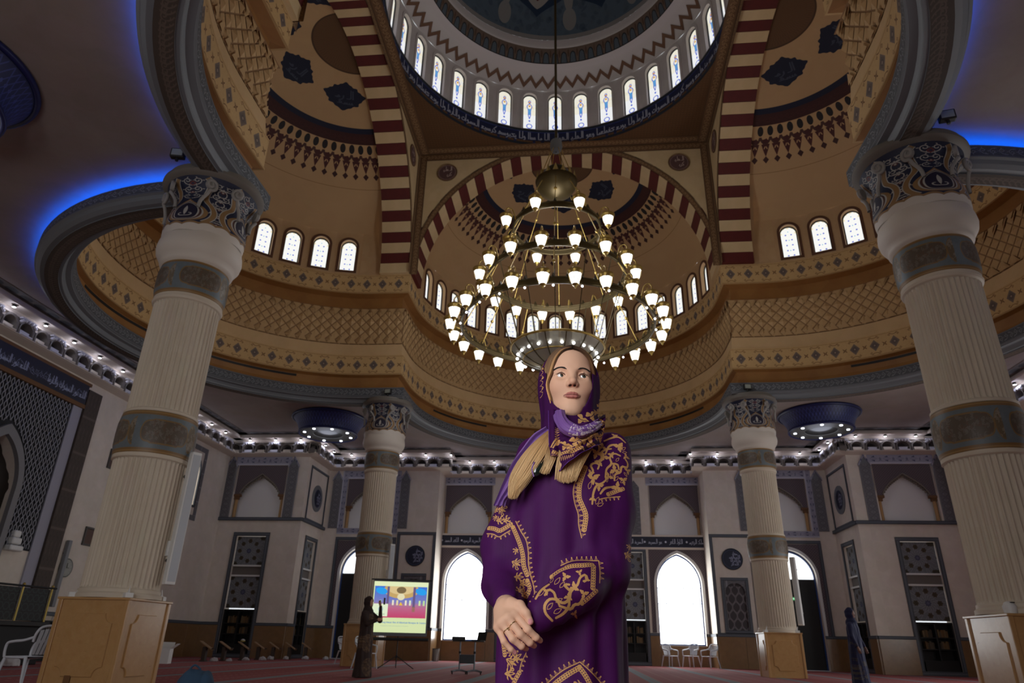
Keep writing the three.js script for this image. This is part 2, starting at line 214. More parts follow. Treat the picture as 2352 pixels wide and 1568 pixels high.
// bands of the lobes, from the ring beam up to the spring line
{
  const coveA = lobeBand([[-0.15, 9.46], [0.06, 9.5], [0.12, 9.7], [0.1, 9.99], [-0.04, 10.05]]);
  const fr1 = lobeBand([[-0.06, 10.05], [-0.06, 10.86]], 1 / 0.64, 1 / 0.81), lip1 = lobeBand([[-0.04, 10.05], [-0.08, 10.05], [-0.08, 10.09], [-0.06, 10.09]]);
  const ledge = lobeBand([[-0.06, 10.86], [0.0, 10.88], [0.06, 11.36]]), muqBack = lobeBand([[0.06, 11.36], [0.1, 11.4], [0.1, 12.88], [0.0, 12.91]]);
  const coveB = lobeBand([[0.0, 12.91], [0.22, 13.0], [0.26, 13.5], [-0.02, 13.57]]), fr2 = lobeBand([[-0.05, 13.57], [-0.05, 14.42]], 1 / 0.64, 1 / 0.85), lip2 = lobeBand([[-0.02, 13.57], [-0.07, 13.57], [-0.07, 13.61], [-0.05, 13.61]]), top = lobeBand([[-0.05, 14.42], [0.0, 14.43], [0.3, 14.43]]);
  // lattice of crossing ribs with a saw edge above and below
  const n = 58, P0 = lobePath(0.1), L = P0[P0.length - 1][2];
  const at = (s, d) => { const A = lobePath(d); s = Math.min(Math.max(s, 0), L); let i = 1; while (i < A.length - 1 && A[i][2] < s) i++; const a = A[i - 1], b = A[i], f = (s - a[2]) / (b[2] - a[2] || 1); return [a[0] + (b[0] - a[0]) * f, a[1] + (b[1] - a[1]) * f]; };
  const cache = new Map(); const at2 = (s, d) => { const k = Math.round(s * 500) + ',' + d; if (!cache.has(k)) cache.set(k, at(s, d)); return cache.get(k); };
  const ribs = [], lozenges = [], pos = [];
  const quad = (arr, pts) => { const g = new THREE.BufferGeometry(); g.setAttribute('position', new THREE.Float32BufferAttribute(pts.flat(), 3)); g.setIndex([0, 1, 2, 0, 2, 3]); arr.push(g.toNonIndexed()); };
  const w = L / n, rows = 7, y0 = 11.44, hgt = 1.42, hr = hgt / rows, tri = (arr, a, b, c) => { arr.push(...a, ...b, ...c); };
  const ribPos = [], lozPos = [], p3 = (s, y, d) => { const q = at2(s, d); return [q[0], y, q[1]]; };
  for (let i = 0; i < n * 2; i++) for (let j = 0; j < rows; j++) {
    if ((i + j) % 2) continue; const s = (i + 0.5) * w / 2, y = y0 + (j + 0.5) * hr, ap = p3(s, y, 0.02 + 0.05 * ((j % 2))), dx = w / 2 * 0.86, dy = hr * 0.86;
    const q = [p3(s - dx, y, 0.085), p3(s, y + dy, 0.085), p3(s + dx, y, 0.085), p3(s, y - dy, 0.085)];
    for (let k = 0; k < 4; k++) tri(lozPos, q[k], q[(k + 1) % 4], ap);
  }
  for (let i = 0; i < n; i++) for (const [yy, dir] of [[y0 - 0.04, 1], [y0 + hgt + 0.04, -1]]) { const s = (i + 0.5) * w, e = 0.3 * dir; tri(ribPos, p3(s - w * 0.5, yy, 0.06), p3(s + w * 0.5, yy, 0.06), p3(s, yy + e, 0.02)); tri(ribPos, p3(s - w * 0.36, yy, 0.02), p3(s, yy + e * 0.72, -0.01), p3(s + w * 0.36, yy, 0.02)); }
  const mk = (a) => { const g = new THREE.BufferGeometry(); g.setAttribute('position', new THREE.Float32BufferAttribute(a, 3)); g.setAttribute('uv', new THREE.Float32BufferAttribute(new Float32Array(a.length / 3 * 2), 2)); g.computeVertexNormals(); return g; };
  const loz = mk(lozPos), saw = mk(ribPos);
  const lozM = std({ color: '#bd9a6a', roughness: 0.7 }), latM = std({ color: '#94704a', roughness: 0.7 });
  for (let k = 0; k < 4; k++) {
    const t = struct('wall_lobe_' + lobeName[k], `golden stepped cornice of the ${lobeName[k]} lobe with diamond friezes and lattice band`, 'cornice');
    add(t, 'lower_cove', rot4(coveA, k), M.goldDeep); add(t, 'lower_diamond_frieze', rot4(merge([fr1, lip1]), k), M.frieze); add(t, 'plain_ledge', rot4(ledge, k), M.ledge);
    const b = add(t, 'lattice_band', rot4(muqBack, k), latM); const lz = add(b, 'lozenges', rot4(loz, k), lozM); lz.userData.kind = 'stuff'; add(b, 'saw_edge', rot4(saw, k), lozM).userData.kind = 'stuff';
    add(t, 'upper_cove', rot4(coveB, k), M.goldDeep); add(t, 'upper_diamond_frieze', rot4(merge([fr2, lip2, top]), k), M.frieze);
    // narrow dark air slots in the lower cove
    for (let q = 0; q < 3; q++) { const s0 = ZC - K + K * PI * (0.14 + 0.28 * q), s1 = s0 + K * PI * 0.16; add(t, 'air_slot', rot4(surf(16, 1, (u, v) => { const p = at(s0 + (s1 - s0) * u, 0.1); return [p[0], 9.88 + v * 0.09, p[1]]; }), k), M.dark); }
  }
}
// ---------- arches with red and cream stones ----------
const RA = 6.0;
{
  const N = 42, da = PI / N, geo = (gap) => { const g = []; const a0 = gap, a1 = da - gap, r = RA, q = RA + 0.3; const P = (a, rad, z) => [-rad * Math.cos(a), HS + rad * Math.sin(a), z];
    g.push(surf(3, 1, (u, v) => P(a0 + (a1 - a0) * u, r, -K - (ZC - K) * v), (u, v) => [u * 0.4, v * 1.2])); g.push(surf(3, 1, (u, v) => P(a0 + (a1 - a0) * u, r + (q - r) * v, -K), (u, v) => [u * 0.4, v * 0.3])); g.push(surf(3, 1, (u, v) => P(a0 + (a1 - a0) * u, r + (q - r) * v, -ZC))); for (const a of [a0, a1]) g.push(surf(1, 1, (u, v) => P(a, r + (q - r) * u, -K - (ZC - K) * v))); return merge(g); };
  const vous = geo(0.0012);
  // wall above the arch: square face minus the arch, with bands
  const arcPts = []; for (let i = 0; i <= 64; i++) { const a = PI * i / 64; arcPts.push([RA * 1.0 * Math.cos(a) + 0, HS + RA * Math.sin(a)]); }
  const face = (r, y1) => { const o = [[K, HS], [K, y1], [-K, y1], [-K, HS]]; for (let i = 64; i >= 0; i--) { const a = PI * i / 64; o.push([r * Math.cos(a), HS + r * Math.sin(a)]); } return o; };
  const spand = slab(face(RA + 0.16, 20.75), [], 0.5).translate(0, 0, -K - 0.5);
  const ringBand = (r0, r1, z) => surf(96, 1, (u, v) => { const a = PI * u, r = r0 + (r1 - r0) * v; return [-r * Math.cos(a), Math.min(HS + r * Math.sin(a), 20.7), z]; }, (u, v) => [u * 18.8 / 1.2, v]);
  const barrel = surf(64, 1, (u, v) => { const a = PI * u, r = RA + 0.31; return [-r * Math.cos(a), HS + r * Math.sin(a), -K - (ZC - K + 0.2) * v]; });
  for (let k = 0; k < 4; k++) {
    const t = struct('arch', `great round arch of red and cream stones before the ${lobeName[k]} half dome`, 'arch', [0, 0, 0], -k * PI / 2);
    for (let i = 0; i < N; i++) { const v = add(t, i ? 'voussoir_' + String(i).padStart(3, '0') : 'voussoir', vous, i % 2 ? M.cream : M.red); v.position.set(0, HS, 0); v.rotation.z = -i * da; v.updateMatrix(); const p = V(0, -HS, 0).applyEuler(v.rotation); v.position.add(p); }
    add(t, 'vault_core', barrel, M.gold);
    const w = add(t, 'spandrel_wall', spand, M.cream);
    add(w, 'arch_border', ringBand(RA + 0.02, RA + 0.25, -K + 0.012), M.border);
    add(t, 'top_border', surf(1, 1, (u, v) => [-K + 2 * K * u, 20.12 + 0.36 * v, -K + 0.02], (u, v) => [u * 10, v]), M.border);
    for (const s of [-1, 1]) add(t, 'corner_border', surf(1, 1, (u, v) => [s * (K - 0.02 - 0.3 * u), HS + 5.9 * v, -K + 0.022], (u, v) => [v * 5, u]), M.border);
    for (const s of [-1, 1]) { const d = add(t, 'roundel', new THREE.CircleGeometry(0.42, 40).translate(s * 4.95, 19.45, -K + 0.03), M.roundelT ??= std({ map: canvasTex(256, 256, (g, w2) => { g.fillStyle = '#5a3f3c'; g.fillRect(0, 0, w2, w2); g.strokeStyle = '#8a6f66'; g.lineWidth = 8; g.beginPath(); g.arc(128, 128, 112, 0, 7); g.stroke(); script(g, 'AL eLy', 196, 100, 62, '#b3a096', 0.13); script(g, 'kryM', 190, 180, 60, '#b3a096', 0.13); }), roughness: 0.7 })); add(d, 'rim', new THREE.TorusGeometry(0.43, 0.025, 6, 40).translate(s * 4.95, 19.45, -K + 0.03), M.border); }
  }
}
// ---------- half domes ----------
{
  const texFor = (turn) => canvasTex(2048, 1536, (g, w, h) => {     // x: azimuth -90..90, y: elevation 90 (top) .. 15
    const X = (az) => (az + 90) / 180 * w, Y = (el) => (90 - el) / 75 * h;
    g.fillStyle = '#bd9a6e'; g.fillRect(0, 0, w, h); speckle(g, w, h, 500, ['#b29064', '#c5a478'], 10, 60, 0.16);
    g.strokeStyle = '#8f6b3d'; g.lineWidth = 4; g.beginPath(); g.moveTo(0, Y(34)); g.lineTo(w, Y(34)); g.stroke();
    g.fillStyle = '#3b1512'; g.fillRect(0, Y(54.7), w, Y(50.6) - Y(54.7)); g.globalAlpha = 0.5; for (let i = 0; i < 60; i++) scroll(g, (i + 0.5) * w / 60, Y(52.6), 22, i % 2 ? 1 : -1, 0, '#4d2018', 0.2); g.globalAlpha = 1;
    g.fillStyle = '#0e1630'; g.fillRect(0, Y(56.6), w, Y(54.6) - Y(56.6));
    const n = 36; for (let i = 0; i < n; i++) { const x = (i + 0.5) * w / n, dx = w / n;
      g.fillStyle = '#1c1718'; g.beginPath(); g.ellipse(x + dx / 2, (Y(50.4) + Y(47)) / 2, dx * 0.3, (Y(47) - Y(50.4)) / 2, 0, 0, 7); g.fill();
      g.strokeStyle = '#4a2b22'; g.lineWidth = 13; g.beginPath(); g.moveTo(x - dx / 2, Y(46.6)); g.quadraticCurveTo(x - dx * 0.3, Y(44.4), x, Y(44.2)); g.quadraticCurveTo(x + dx * 0.3, Y(44.4), x + dx / 2, Y(46.6)); g.stroke();
      g.fillStyle = '#471a17'; rosette(g, x, Y(45.2), dx * 0.36, 5, '#471a17'); g.beginPath(); g.moveTo(x - dx * 0.4, Y(44.2)); g.quadraticCurveTo(x - dx * 0.2, Y(41.6), x, Y(39.8)); g.quadraticCurveTo(x + dx * 0.2, Y(41.6), x + dx * 0.4, Y(44.2)); g.fill();
      g.fillStyle = '#bd9a6e'; g.beginPath(); g.ellipse(x - dx * 0.1, Y(42.9), 3, 12, 0.3, 0, 7); g.ellipse(x + dx * 0.1, Y(42.9), 3, 12, -0.3, 0, 7); g.fill();
      g.fillStyle = '#3a1815'; g.beginPath(); g.moveTo(x, Y(39.9)); g.lineTo(x + dx * 0.27, Y(38.7)); g.lineTo(x, Y(37.4)); g.lineTo(x - dx * 0.27, Y(38.7)); g.fill(); }
    // navy cartouches: spread in azimuth because the parallel shrinks
    for (const az of [-102, -51, 0, 51, 102].map((a) => a + turn)) { const x = X(az), y = Y(68), k = 1 / Math.cos(68 * D2R); g.save(); g.translate(x, y); g.scale(k * 1.2, 1.42); g.fillStyle = '#10182f'; g.beginPath(); const q = 78; for (let i = 0; i <= 72; i++) { const a = i / 72 * 2 * PI, r = q * (0.86 + 0.07 * Math.cos(4 * a) + 0.05 * Math.cos(8 * a) + 0.035 * Math.cos(16 * a)); g.lineTo(r * Math.cos(a) * 0.92, r * Math.sin(a)); } g.fill(); script(g, 'AL rHm', 34, 12, 44, '#3b4151', 0.11); script(g, 'sme', 30, 42, 34, '#3b4151', 0.11); g.restore(); }
    g.fillStyle = '#5f4226'; g.fillRect(0, 0, w, Y(77)); g.globalAlpha = 0.6; g.strokeStyle = '#7b5a36'; g.lineWidth = 3; for (let i = 0; i < 40; i++) { for (const s of [-1, 1]) { g.beginPath(); g.moveTo(i * w / 40, Y(77)); g.quadraticCurveTo(i * w / 40 + s * w / 20, Y(84), i * w / 40 + s * w / 12, 0); g.stroke(); } } g.globalAlpha = 1; g.fillStyle = '#4b331d'; g.fillRect(0, Y(77.6), w, Y(77) - Y(77.6));
  }, { wrap: false });
  const prof = []; for (let i = 0; i <= 5; i++) { const t = i / 5, q = (a, b, c, d) => a * (1 - t) ** 3 + 3 * b * t * (1 - t) ** 2 + 3 * c * t * t * (1 - t) + d * t ** 3; prof.push([q(6.2, 6.2, 5.6, 5.14), q(16.4, 16.9, 17.35, 17.887)]); }
  for (let i = 1; i <= 20; i++) { const el = (34 + 56 * i / 20) * D2R; prof.push([K * Math.cos(el), HS + K * Math.sin(el)]); }
  const els = prof.map(([r, h]) => Math.atan2(h - HS, r) / D2R);
  const nv = prof.length - 1, g = surf(72, nv, (u, v) => { const [r, h] = prof[Math.round(v * nv)], a = PI * u; return [-r * Math.cos(a), h, -ZC - r * Math.sin(a)]; }, (u, v) => [u, 1 - (90 - els[Math.round(v * nv)]) / 75]);
  const mats = [0, -16, 0, 16].map((a) => std({ map: texFor(a), roughness: 0.7 }));
  for (let k = 0; k < 4; k++) { const t = struct('semi_dome', `painted half dome over the ${lobeName[k]} lobe with navy medallions`, 'half dome', [0, 0, 0], -k * PI / 2); add(t, 'painted_shell', g, mats[k]); }
}
// ---------- small arched windows ----------
const glassA = canvasTex(256, 600, (g, w, h) => {                   // lobes: white glass with blue dots, golden edge at the crown
  g.fillStyle = '#fbfbf7'; g.fillRect(0, 0, w, h); g.globalAlpha = 0.5; for (const [x, y] of [[20, 60], [60, 26], [128, 14], [196, 26], [236, 60], [16, 120], [240, 120]]) { g.fillStyle = '#e8cf8e'; g.beginPath(); g.arc(x, y, 22, 0, 7); g.fill(); } g.globalAlpha = 1;
  for (let j = 0; j < 5; j++) for (const x of [86, 170]) { g.fillStyle = '#2a3fc4'; g.beginPath(); g.arc(x, 150 + j * 95, 12, 0, 7); g.fill(); g.fillStyle = '#9fb4ee'; g.beginPath(); g.arc(x, 150 + j * 95, 5, 0, 7); g.fill(); }
  g.fillStyle = '#4ab0d6'; for (const [x, y] of [[128, 92], [128, 250], [128, 440]]) { g.beginPath(); g.arc(x, y, 8, 0, 7); g.fill(); } g.strokeStyle = '#c9cdd0'; g.lineWidth = 4; g.strokeRect(4, 4, w - 8, h - 8);
}, { wrap: false });
const glassB = canvasTex(256, 860, (g, w, h) => {                   // dome drum: pale gold glass with a blue stem of ornaments
  const gr = ['#f0e6c4', '#f6f2e2']; g.fillStyle = gr[1]; g.fillRect(0, 0, w, h); speckle(g, w, h, 60, ['#f0d99a', '#dfe8ee', '#e9dfb4'], 10, 34, 0.4); g.fillStyle = '#f8f9fa'; g.fillRect(0, h * 0.55, w, h);
  g.strokeStyle = '#2a4ad0'; g.fillStyle = '#2a4ad0'; g.lineWidth = 13; for (const s of [-1, 1]) { g.save(); g.translate(128, 0); g.scale(s, 1); g.beginPath(); g.moveTo(0, 120); g.quadraticCurveTo(40, 150, 0, 200); g.quadraticCurveTo(70, 250, 30, 320); g.quadraticCurveTo(16, 380, 22, 470); g.lineTo(0, 560); g.stroke(); g.restore(); }
  g.fillStyle = '#5c9fd8'; g.beginPath(); g.moveTo(128 - 30, 320); g.lineTo(128 + 30, 320); g.lineTo(128 + 12, 470); g.lineTo(128 - 12, 470); g.fill(); g.fillStyle = '#e0a13c'; for (const y of [165, 255]) { g.beginPath(); g.arc(128, y, 20, 0, 7); g.fill(); }
  g.strokeStyle = '#2f57d6'; g.lineWidth = 15; g.beginPath(); g.arc(128, 735, 48, 0, 7); g.stroke(); g.fillStyle = '#2f57d6'; for (const a of [0, 1.57, 3.14, 4.71]) { g.beginPath(); g.moveTo(128, 610); g.lineTo(128 + 24 * Math.cos(a), 610 + 34 * Math.sin(a)); g.lineTo(128 + 12, 610 + 12); g.fill(); } g.beginPath(); g.arc(128, 610, 16, 0, 7); g.fill();
  g.fillStyle = '#3453c8'; g.fillRect(0, h - 26, w, 26);
}, { wrap: false });
// panel of wall with one arched window hole; local x along the wall, y up, z = 0 is the inner face, solid behind (z < 0)
function windowSet({ cellW, y0, y1, w, wy0, wy1, glass, glow, wallM, frameM, rimM, depth }) {
  const spring = wy1 - w / 2, hole = archPts(0, wy0, w, spring, wy1, false, 7);
  const panel = slab(rect(-cellW / 2, y0, cellW / 2, y1), [hole], depth).translate(0, 0, -depth);
  const rim = slab(archPts(0, wy0 - 0.09, w + 0.2, spring, wy1 + 0.1, false, 9), [hole], 0.03), fr = slab(archPts(0, wy0 - 0.0, w + 0.0, spring, wy1 + 0.0, false, 7), [archPts(0, wy0 + 0.035, w - 0.07, spring, wy1 - 0.035, false, 7)], 0.05).translate(0, 0, -depth * 0.7);
  const pane = new THREE.ShapeGeometry(shapeOf(archPts(0, wy0 + 0.02, w - 0.04, spring, wy1 - 0.02, false, 7))).translate(0, 0, -depth * 0.7 + 0.01);
  const p = pane.attributes.position, uv = pane.attributes.uv; for (let i = 0; i < p.count; i++) uv.setXY(i, (p.getX(i) + w / 2) / w, (p.getY(i) - wy0) / (wy1 - wy0));
  const paneM = std({ color: '#30302c', emissive: '#ffffff', emissiveMap: glass, emissiveIntensity: glow, roughness: 0.3 });
  return { panel, rim, fr, pane, paneM, wallM, frameM, rimM };
}
let winN = 0;
function windowAt(set, mtx, label, group) {
  const t = struct('window_' + (++winN), label, 'window', [0, 0, 0], 0, group); mtx.decompose(t.position, t.quaternion, t.scale);
  add(t, 'surround', set.rim, set.rimM); add(t, 'frame', set.fr, set.frameM); add(t, 'pane', set.pane, set.paneM); return t;
}
const brownRim = std({ color: '#5c3a26', roughness: 0.7 });
{
  const step = 10.2 * D2R, cellW = 2 * K * Math.tan(step / 2) + 0.004;
  const set = windowSet({ cellW, y0: HS, y1: 16.42, w: 0.64, wy0: 14.62, wy1: 16.08, glass: glassA, glow: GLOW.lobe, wallM: M.gold, frameM: M.frameDark, rimM: brownRim, depth: 0.3 });
  for (let k = 0; k < 4; k++) {
    const q = new THREE.Matrix4().makeRotationY(-k * PI / 2), cells = [];
    for (let i = 0; i < 16; i++) {
      const az = (i - 7.5) * step, m = q.clone().multiply(new THREE.Matrix4().makeTranslation(0, 0, -ZC)).multiply(new THREE.Matrix4().makeRotationY(-az)).multiply(new THREE.Matrix4().makeTranslation(0, 0, -K));
      cells.push(set.panel.clone().applyMatrix4(m));
      const where = k === 0 ? `${ord(i)} small arched window from the left in the rear half dome` : k === 3 ? `${ord(15 - i)} small arched window from the rear arch in the left half dome` : k === 1 ? `${ord(i)} small arched window from the rear arch in the right half dome` : `${ord(i)} small arched window in the front half dome behind the camera`;
      windowAt(set, m, where, lobeName[k] + ' half dome windows');
    }
    for (const s of [-1, 1]) { const a0 = 8 * step, a1 = PI / 2; cells.push(surf(4, 1, (u, v) => { const a = s * (a0 + (a1 - a0) * u); return [K * Math.sin(a), HS + 2 * v, -ZC - K * Math.cos(a)]; }, (u, v) => [u, v * 2]).applyMatrix4(q)); }
    const t = struct('wall_window_band_' + lobeName[k], `golden wall band holding the small windows of the ${lobeName[k]} half dome`, 'wall'); add(t, 'wall_face', cells, M.gold);
  }
}
// ---------- central square soffit, inscription ring, drum and dome ----------
const RD = 6.05;
{
  const hole = []; for (let i = 0; i < 96; i++) { const a = 2 * PI * i / 96; hole.push([RD * Math.cos(a), RD * Math.sin(a)]); }
  const t = struct('ceiling_pendentives', 'brown corner soffits between the square of arches and the dome ring', 'ceiling');
  add(t, 'soffit', slab(rect(-K - 0.3, -K - 0.3, K + 0.3, K + 0.3), [hole], 0.25).rotateX(-PI / 2).translate(0, 20.5, 0), M.pendentive);
  for (let k = 0; k < 4; k++) add(t, 'soffit_border', surf(1, 1, (u, v) => [-K + 2 * K * u, 20.49 - 0.003 * (k % 2), -K + 0.42 * v], (u, v) => [u * 10, v]).rotateY(-k * PI / 2), M.border);
  const txt = 'wse krsyh ALsmwAt wALArz wLA ywdh xfzhmA whw ALeLy ALezym ALA bmA sAA wLA yxyzwn bsy mn eLmh ';
  const ins = canvasTex(2048, 64, (g, w, h) => { g.fillStyle = '#141a3e'; g.fillRect(0, 0, w, h); g.fillStyle = '#2b3470'; g.fillRect(0, 0, w, 5); g.fillRect(0, h - 5, w, 5); let x = w; while (x > 0) x = script(g, txt, x, h * 0.66, 36, '#9a9ba6', 0.14); });
  ins.repeat.set(2, 1);
  const ring = struct('trim_inscription_ring', 'dark blue ring with white Arabic calligraphy at the foot of the dome', 'ring');
  add(ring, 'inscription', surf(120, 1, (u, v) => { const a = 2 * PI * u; return [-RD * Math.sin(a), 20.62 + 0.62 * v, RD * Math.cos(a)]; }, (u, v) => [u + 0.06, v]), std({ map: ins, roughness: 0.6 }));
  const sill = [[RD, 20.62], [RD - 0.06, 20.58], [RD - 0.06, 20.52], [RD + 0.06, 20.5]], sill2 = [[RD, 21.24], [RD - 0.05, 21.26], [RD - 0.05, 21.32], [RD + 0.25, 21.36]];
  add(ring, 'lower_moulding', latheCrisp(sill, 96), M.frameDark); add(ring, 'upper_moulding', latheCrisp(sill2, 96), M.frameDark);
  const N = 34, step = 2 * PI / N, R = 6.05, cellW = 2 * R * Math.tan(step / 2) + 0.004;
  const set = windowSet({ cellW, y0: 21.2, y1: 23.62, w: 0.62, wy0: 21.38, wy1: 23.42, glass: glassB, glow: GLOW.dome, wallM: M.drum, frameM: M.frameDark, rimM: M.drum, depth: 0.24 });
  const cells = [];
  for (let i = 0; i < N; i++) {
    const az = i * step - 2.3 * D2R, m = new THREE.Matrix4().makeRotationY(-az).multiply(new THREE.Matrix4().makeTranslation(0, 0, -R)); cells.push(set.panel.clone().applyMatrix4(m));
    windowAt(set, m, i === 0 ? 'tall stained glass window of the dome drum behind the chandelier rod' : i <= 17 ? `${ord(i - 1)} stained glass dome window to the right of the chandelier rod` : `${ord(N - 1 - i)} stained glass dome window to the left of the chandelier rod`, 'dome drum windows');
  }
  const drum = struct('wall_drum', 'grey white drum wall with the ring of stained glass windows below the dome', 'wall'); add(drum, 'wall_face', cells, M.drum);
  // cove with zigzag, moulded ring and painted dome
  const dome = struct('dome', 'great dome with zigzag cove, arched band and blue painted centre', 'dome');
  add(dome, 'cove', lathe([[6.05, 23.6], [6.02, 23.68], [5.85, 23.83], [5.6, 24.02], [5.35, 24.17], [5.12, 24.27]], 120), M.drum);
  const zz = []; { const n = 68, prof = (t) => { const r = 6.02 - 0.45 * t; return [r - 0.012, 23.68 + 0.35 * t - 0.012]; };
    const a0 = (i) => i / n * 2 * PI; for (let i = 0; i < n * 2; i++) { const up = i % 2, A = PI * i / n, B = PI * (i + 1) / n; zz.push(surf(4, 1, (u, v) => { const a = A + (B - A) * u, t = Math.min(1, Math.max(0, (up ? 1 - u : u) * 0.62 + 0.38 * v)), [r, h] = prof(t); return [r * Math.cos(a), h, r * Math.sin(a)]; })); } }
  add(dome, 'zigzag_moulding', zz, std({ color: '#6b4a33', roughness: 0.7 }));
  const bandT = canvasTex(2048, 256, (g, w, h) => { g.fillStyle = '#6d5a4c'; g.fillRect(0, 0, w, h); const n = 16; for (let i = 0; i < n; i++) { const x = (i + 0.5) * w / n, q = w / n; g.fillStyle = '#2a2a2b'; g.beginPath(); g.moveTo(x - q * 0.4, h); g.lineTo(x - q * 0.3, h * 0.4); g.quadraticCurveTo(x, h * 0.05, x + q * 0.3, h * 0.4); g.lineTo(x + q * 0.4, h); g.fill(); g.fillStyle = '#566068'; g.beginPath(); g.moveTo(x - q * 0.3, h * 0.96); g.lineTo(x - q * 0.22, h * 0.45); g.quadraticCurveTo(x, h * 0.16, x + q * 0.22, h * 0.45); g.lineTo(x + q * 0.3, h * 0.96); g.fill(); g.fillStyle = '#5b4331'; g.beginPath(); g.ellipse(x + q / 2, h * 0.35, q * 0.1, h * 0.25, 0, 0, 7); g.fill(); } g.fillStyle = '#24211f'; g.fillRect(0, h * 0.94, w, h); });
  bandT.repeat.set(5, 1);
  add(dome, 'arched_band', surf(120, 1, (u, v) => { const a = 2 * PI * u, r = 5.12 - 0.16 * v; return [r * Math.cos(a), 24.27 + 0.75 * v, r * Math.sin(a)]; }), std({ map: bandT, roughness: 0.7 }));
  add(dome, 'plain_ring', lathe([[4.96, 25.02], [4.9, 25.1], [4.88, 25.44]], 120), M.drum);
  const paint = canvasTex(1536, 1536, (g, w) => { const c = w / 2, R = w / 2; g.fillStyle = '#566572'; g.fillRect(0, 0, w, w); speckle(g, w, w, 2500, ['#4a5963', '#38444f', '#2b3947', '#566068'], 6, 22, 0.35);
    const lobes = 10; g.save(); g.translate(c, c); for (let i = 0; i < lobes; i++) { g.save(); g.rotate((i + 0.5) * 2 * PI / lobes + 0.1);
      g.fillStyle = '#20344c'; g.beginPath(); g.moveTo(-R * 0.3, -R * 0.3); g.bezierCurveTo(-R * 0.34, -R * 0.72, -R * 0.12, -R * 0.72, 0, -R * 0.84); g.bezierCurveTo(R * 0.12, -R * 0.72, R * 0.34, -R * 0.72, R * 0.3, -R * 0.3); g.fill();
      g.fillStyle = '#a09a93'; g.beginPath(); g.moveTo(-R * 0.27, -R * 0.3); g.bezierCurveTo(-R * 0.36, -R * 0.7, -R * 0.2, -R * 0.74, -R * 0.19, -R * 0.66); g.bezierCurveTo(-R * 0.1, -R * 0.66, -R * 0.08, -R * 0.76, 0, -R * 0.79); g.bezierCurveTo(R * 0.08, -R * 0.76, R * 0.1, -R * 0.66, R * 0.19, -R * 0.66); g.bezierCurveTo(R * 0.2, -R * 0.74, R * 0.36, -R * 0.7, R * 0.27, -R * 0.3); g.fill();
      g.fillStyle = '#12161d'; g.beginPath(); g.ellipse(0, -R * 0.52, R * 0.12, R * 0.1, 0, 0, 7); g.fill(); g.fillStyle = '#5c2127'; g.beginPath(); g.ellipse(0, -R * 0.71, R * 0.015, R * 0.03, 0, 0, 7); g.fill(); g.restore();
      g.save(); g.rotate(i * 2 * PI / lobes + 0.1); g.fillStyle = '#8d8a86'; g.beginPath(); g.ellipse(0, -R * 0.86, R * 0.055, R * 0.075, 0, 0, 7); g.ellipse(0, -R * 0.72, R * 0.035, R * 0.09, 0, 0, 7); g.fill(); g.restore(); }
    g.fillStyle = '#b0a999'; g.beginPath(); g.arc(0, 0, R * 0.36, 0, 7); g.fill(); g.fillStyle = '#1d2a44'; g.beginPath(); g.arc(0, 0, R * 0.3, 0, 7); g.fill(); rosette(g, 0, 0, R * 0.26, 16, '#8d7a4d', '#22304e'); g.restore(); g.strokeStyle = '#8f8a86'; g.lineWidth = w * 0.02; g.beginPath(); g.arc(c, c, R * 0.985, 0, 7); g.stroke(); }, { wrap: false });
  add(dome, 'painted_shell', surf(96, 24, (u, v) => { const a = 2 * PI * u, e = PI / 2 * v, r = 4.88 * Math.cos(e); return [r * Math.cos(a), 25.44 + 4.88 * Math.sin(e), r * Math.sin(a)]; }, (u, v) => { const a = 2 * PI * u, q = 0.5 * (1 - v); return [0.5 + q * Math.cos(a), 0.5 - q * Math.sin(a)]; }), std({ map: paint, roughness: 0.75 }));
}
// ---------- walls ----------
const T = {};
T.pil = canvasTex(256, 512, (g, w, h) => { g.fillStyle = '#6b696b'; g.fillRect(0, 0, w, h); for (let j = 0; j < 4; j++) { const y = (j + 0.5) * h / 4; g.strokeStyle = '#57565a'; g.lineWidth = 8; g.beginPath(); g.moveTo(w / 2, y - 60); g.quadraticCurveTo(w * 0.85, y - 10, w * 0.8, y); g.quadraticCurveTo(w * 0.85, y + 10, w / 2, y + 60); g.quadraticCurveTo(w * 0.15, y + 10, w * 0.2, y); g.quadraticCurveTo(w * 0.15, y - 10, w / 2, y - 60); g.stroke(); for (const s of [-1, 1]) { scroll(g, w / 2 + s * 30, y, 24, s, 0, '#848286', 0.2); scroll(g, w / 2 + s * 96, y + 60, 22, s, 1, '#55545a', 0.2); } } g.fillStyle = '#8b8a8e'; g.fillRect(0, 0, 8, h); g.fillRect(w - 8, 0, 8, h); });
T.span = canvasTex(256, 256, (g, w, h) => { g.fillStyle = '#5d5155'; g.fillRect(0, 0, w, h); for (let j = 0; j < 16; j++) for (let i = 0; i < 16; i++) { g.fillStyle = (i + j) % 2 ? '#6d6165' : '#50464a'; g.beginPath(); g.arc((i + 0.5) * 16, (j + 0.5) * 16, 5, 0, 7); g.fill(); } });
T.frz = canvasTex(1024, 128, (g, w, h) => { g.fillStyle = '#9694a2'; g.fillRect(0, 0, w, h); for (let i = 0; i < 4; i++) { const x = (i + 0.5) * w / 4; g.fillStyle = '#2c3350'; rosette(g, x, h * 0.42, 44, 5, '#39405c', '#8b8a99'); g.beginPath(); g.ellipse(x, h * 0.42, 78, 20, 0, 0, 7); g.fill(); scroll(g, x + w / 8, h * 0.45, 30, 1, 0, '#55566b', 0.2); scroll(g, x + w / 8, h * 0.45, 30, -1, 0, '#55566b', 0.2); } g.fillStyle = '#b5b4bf'; g.fillRect(0, h - 26, w, 26); });
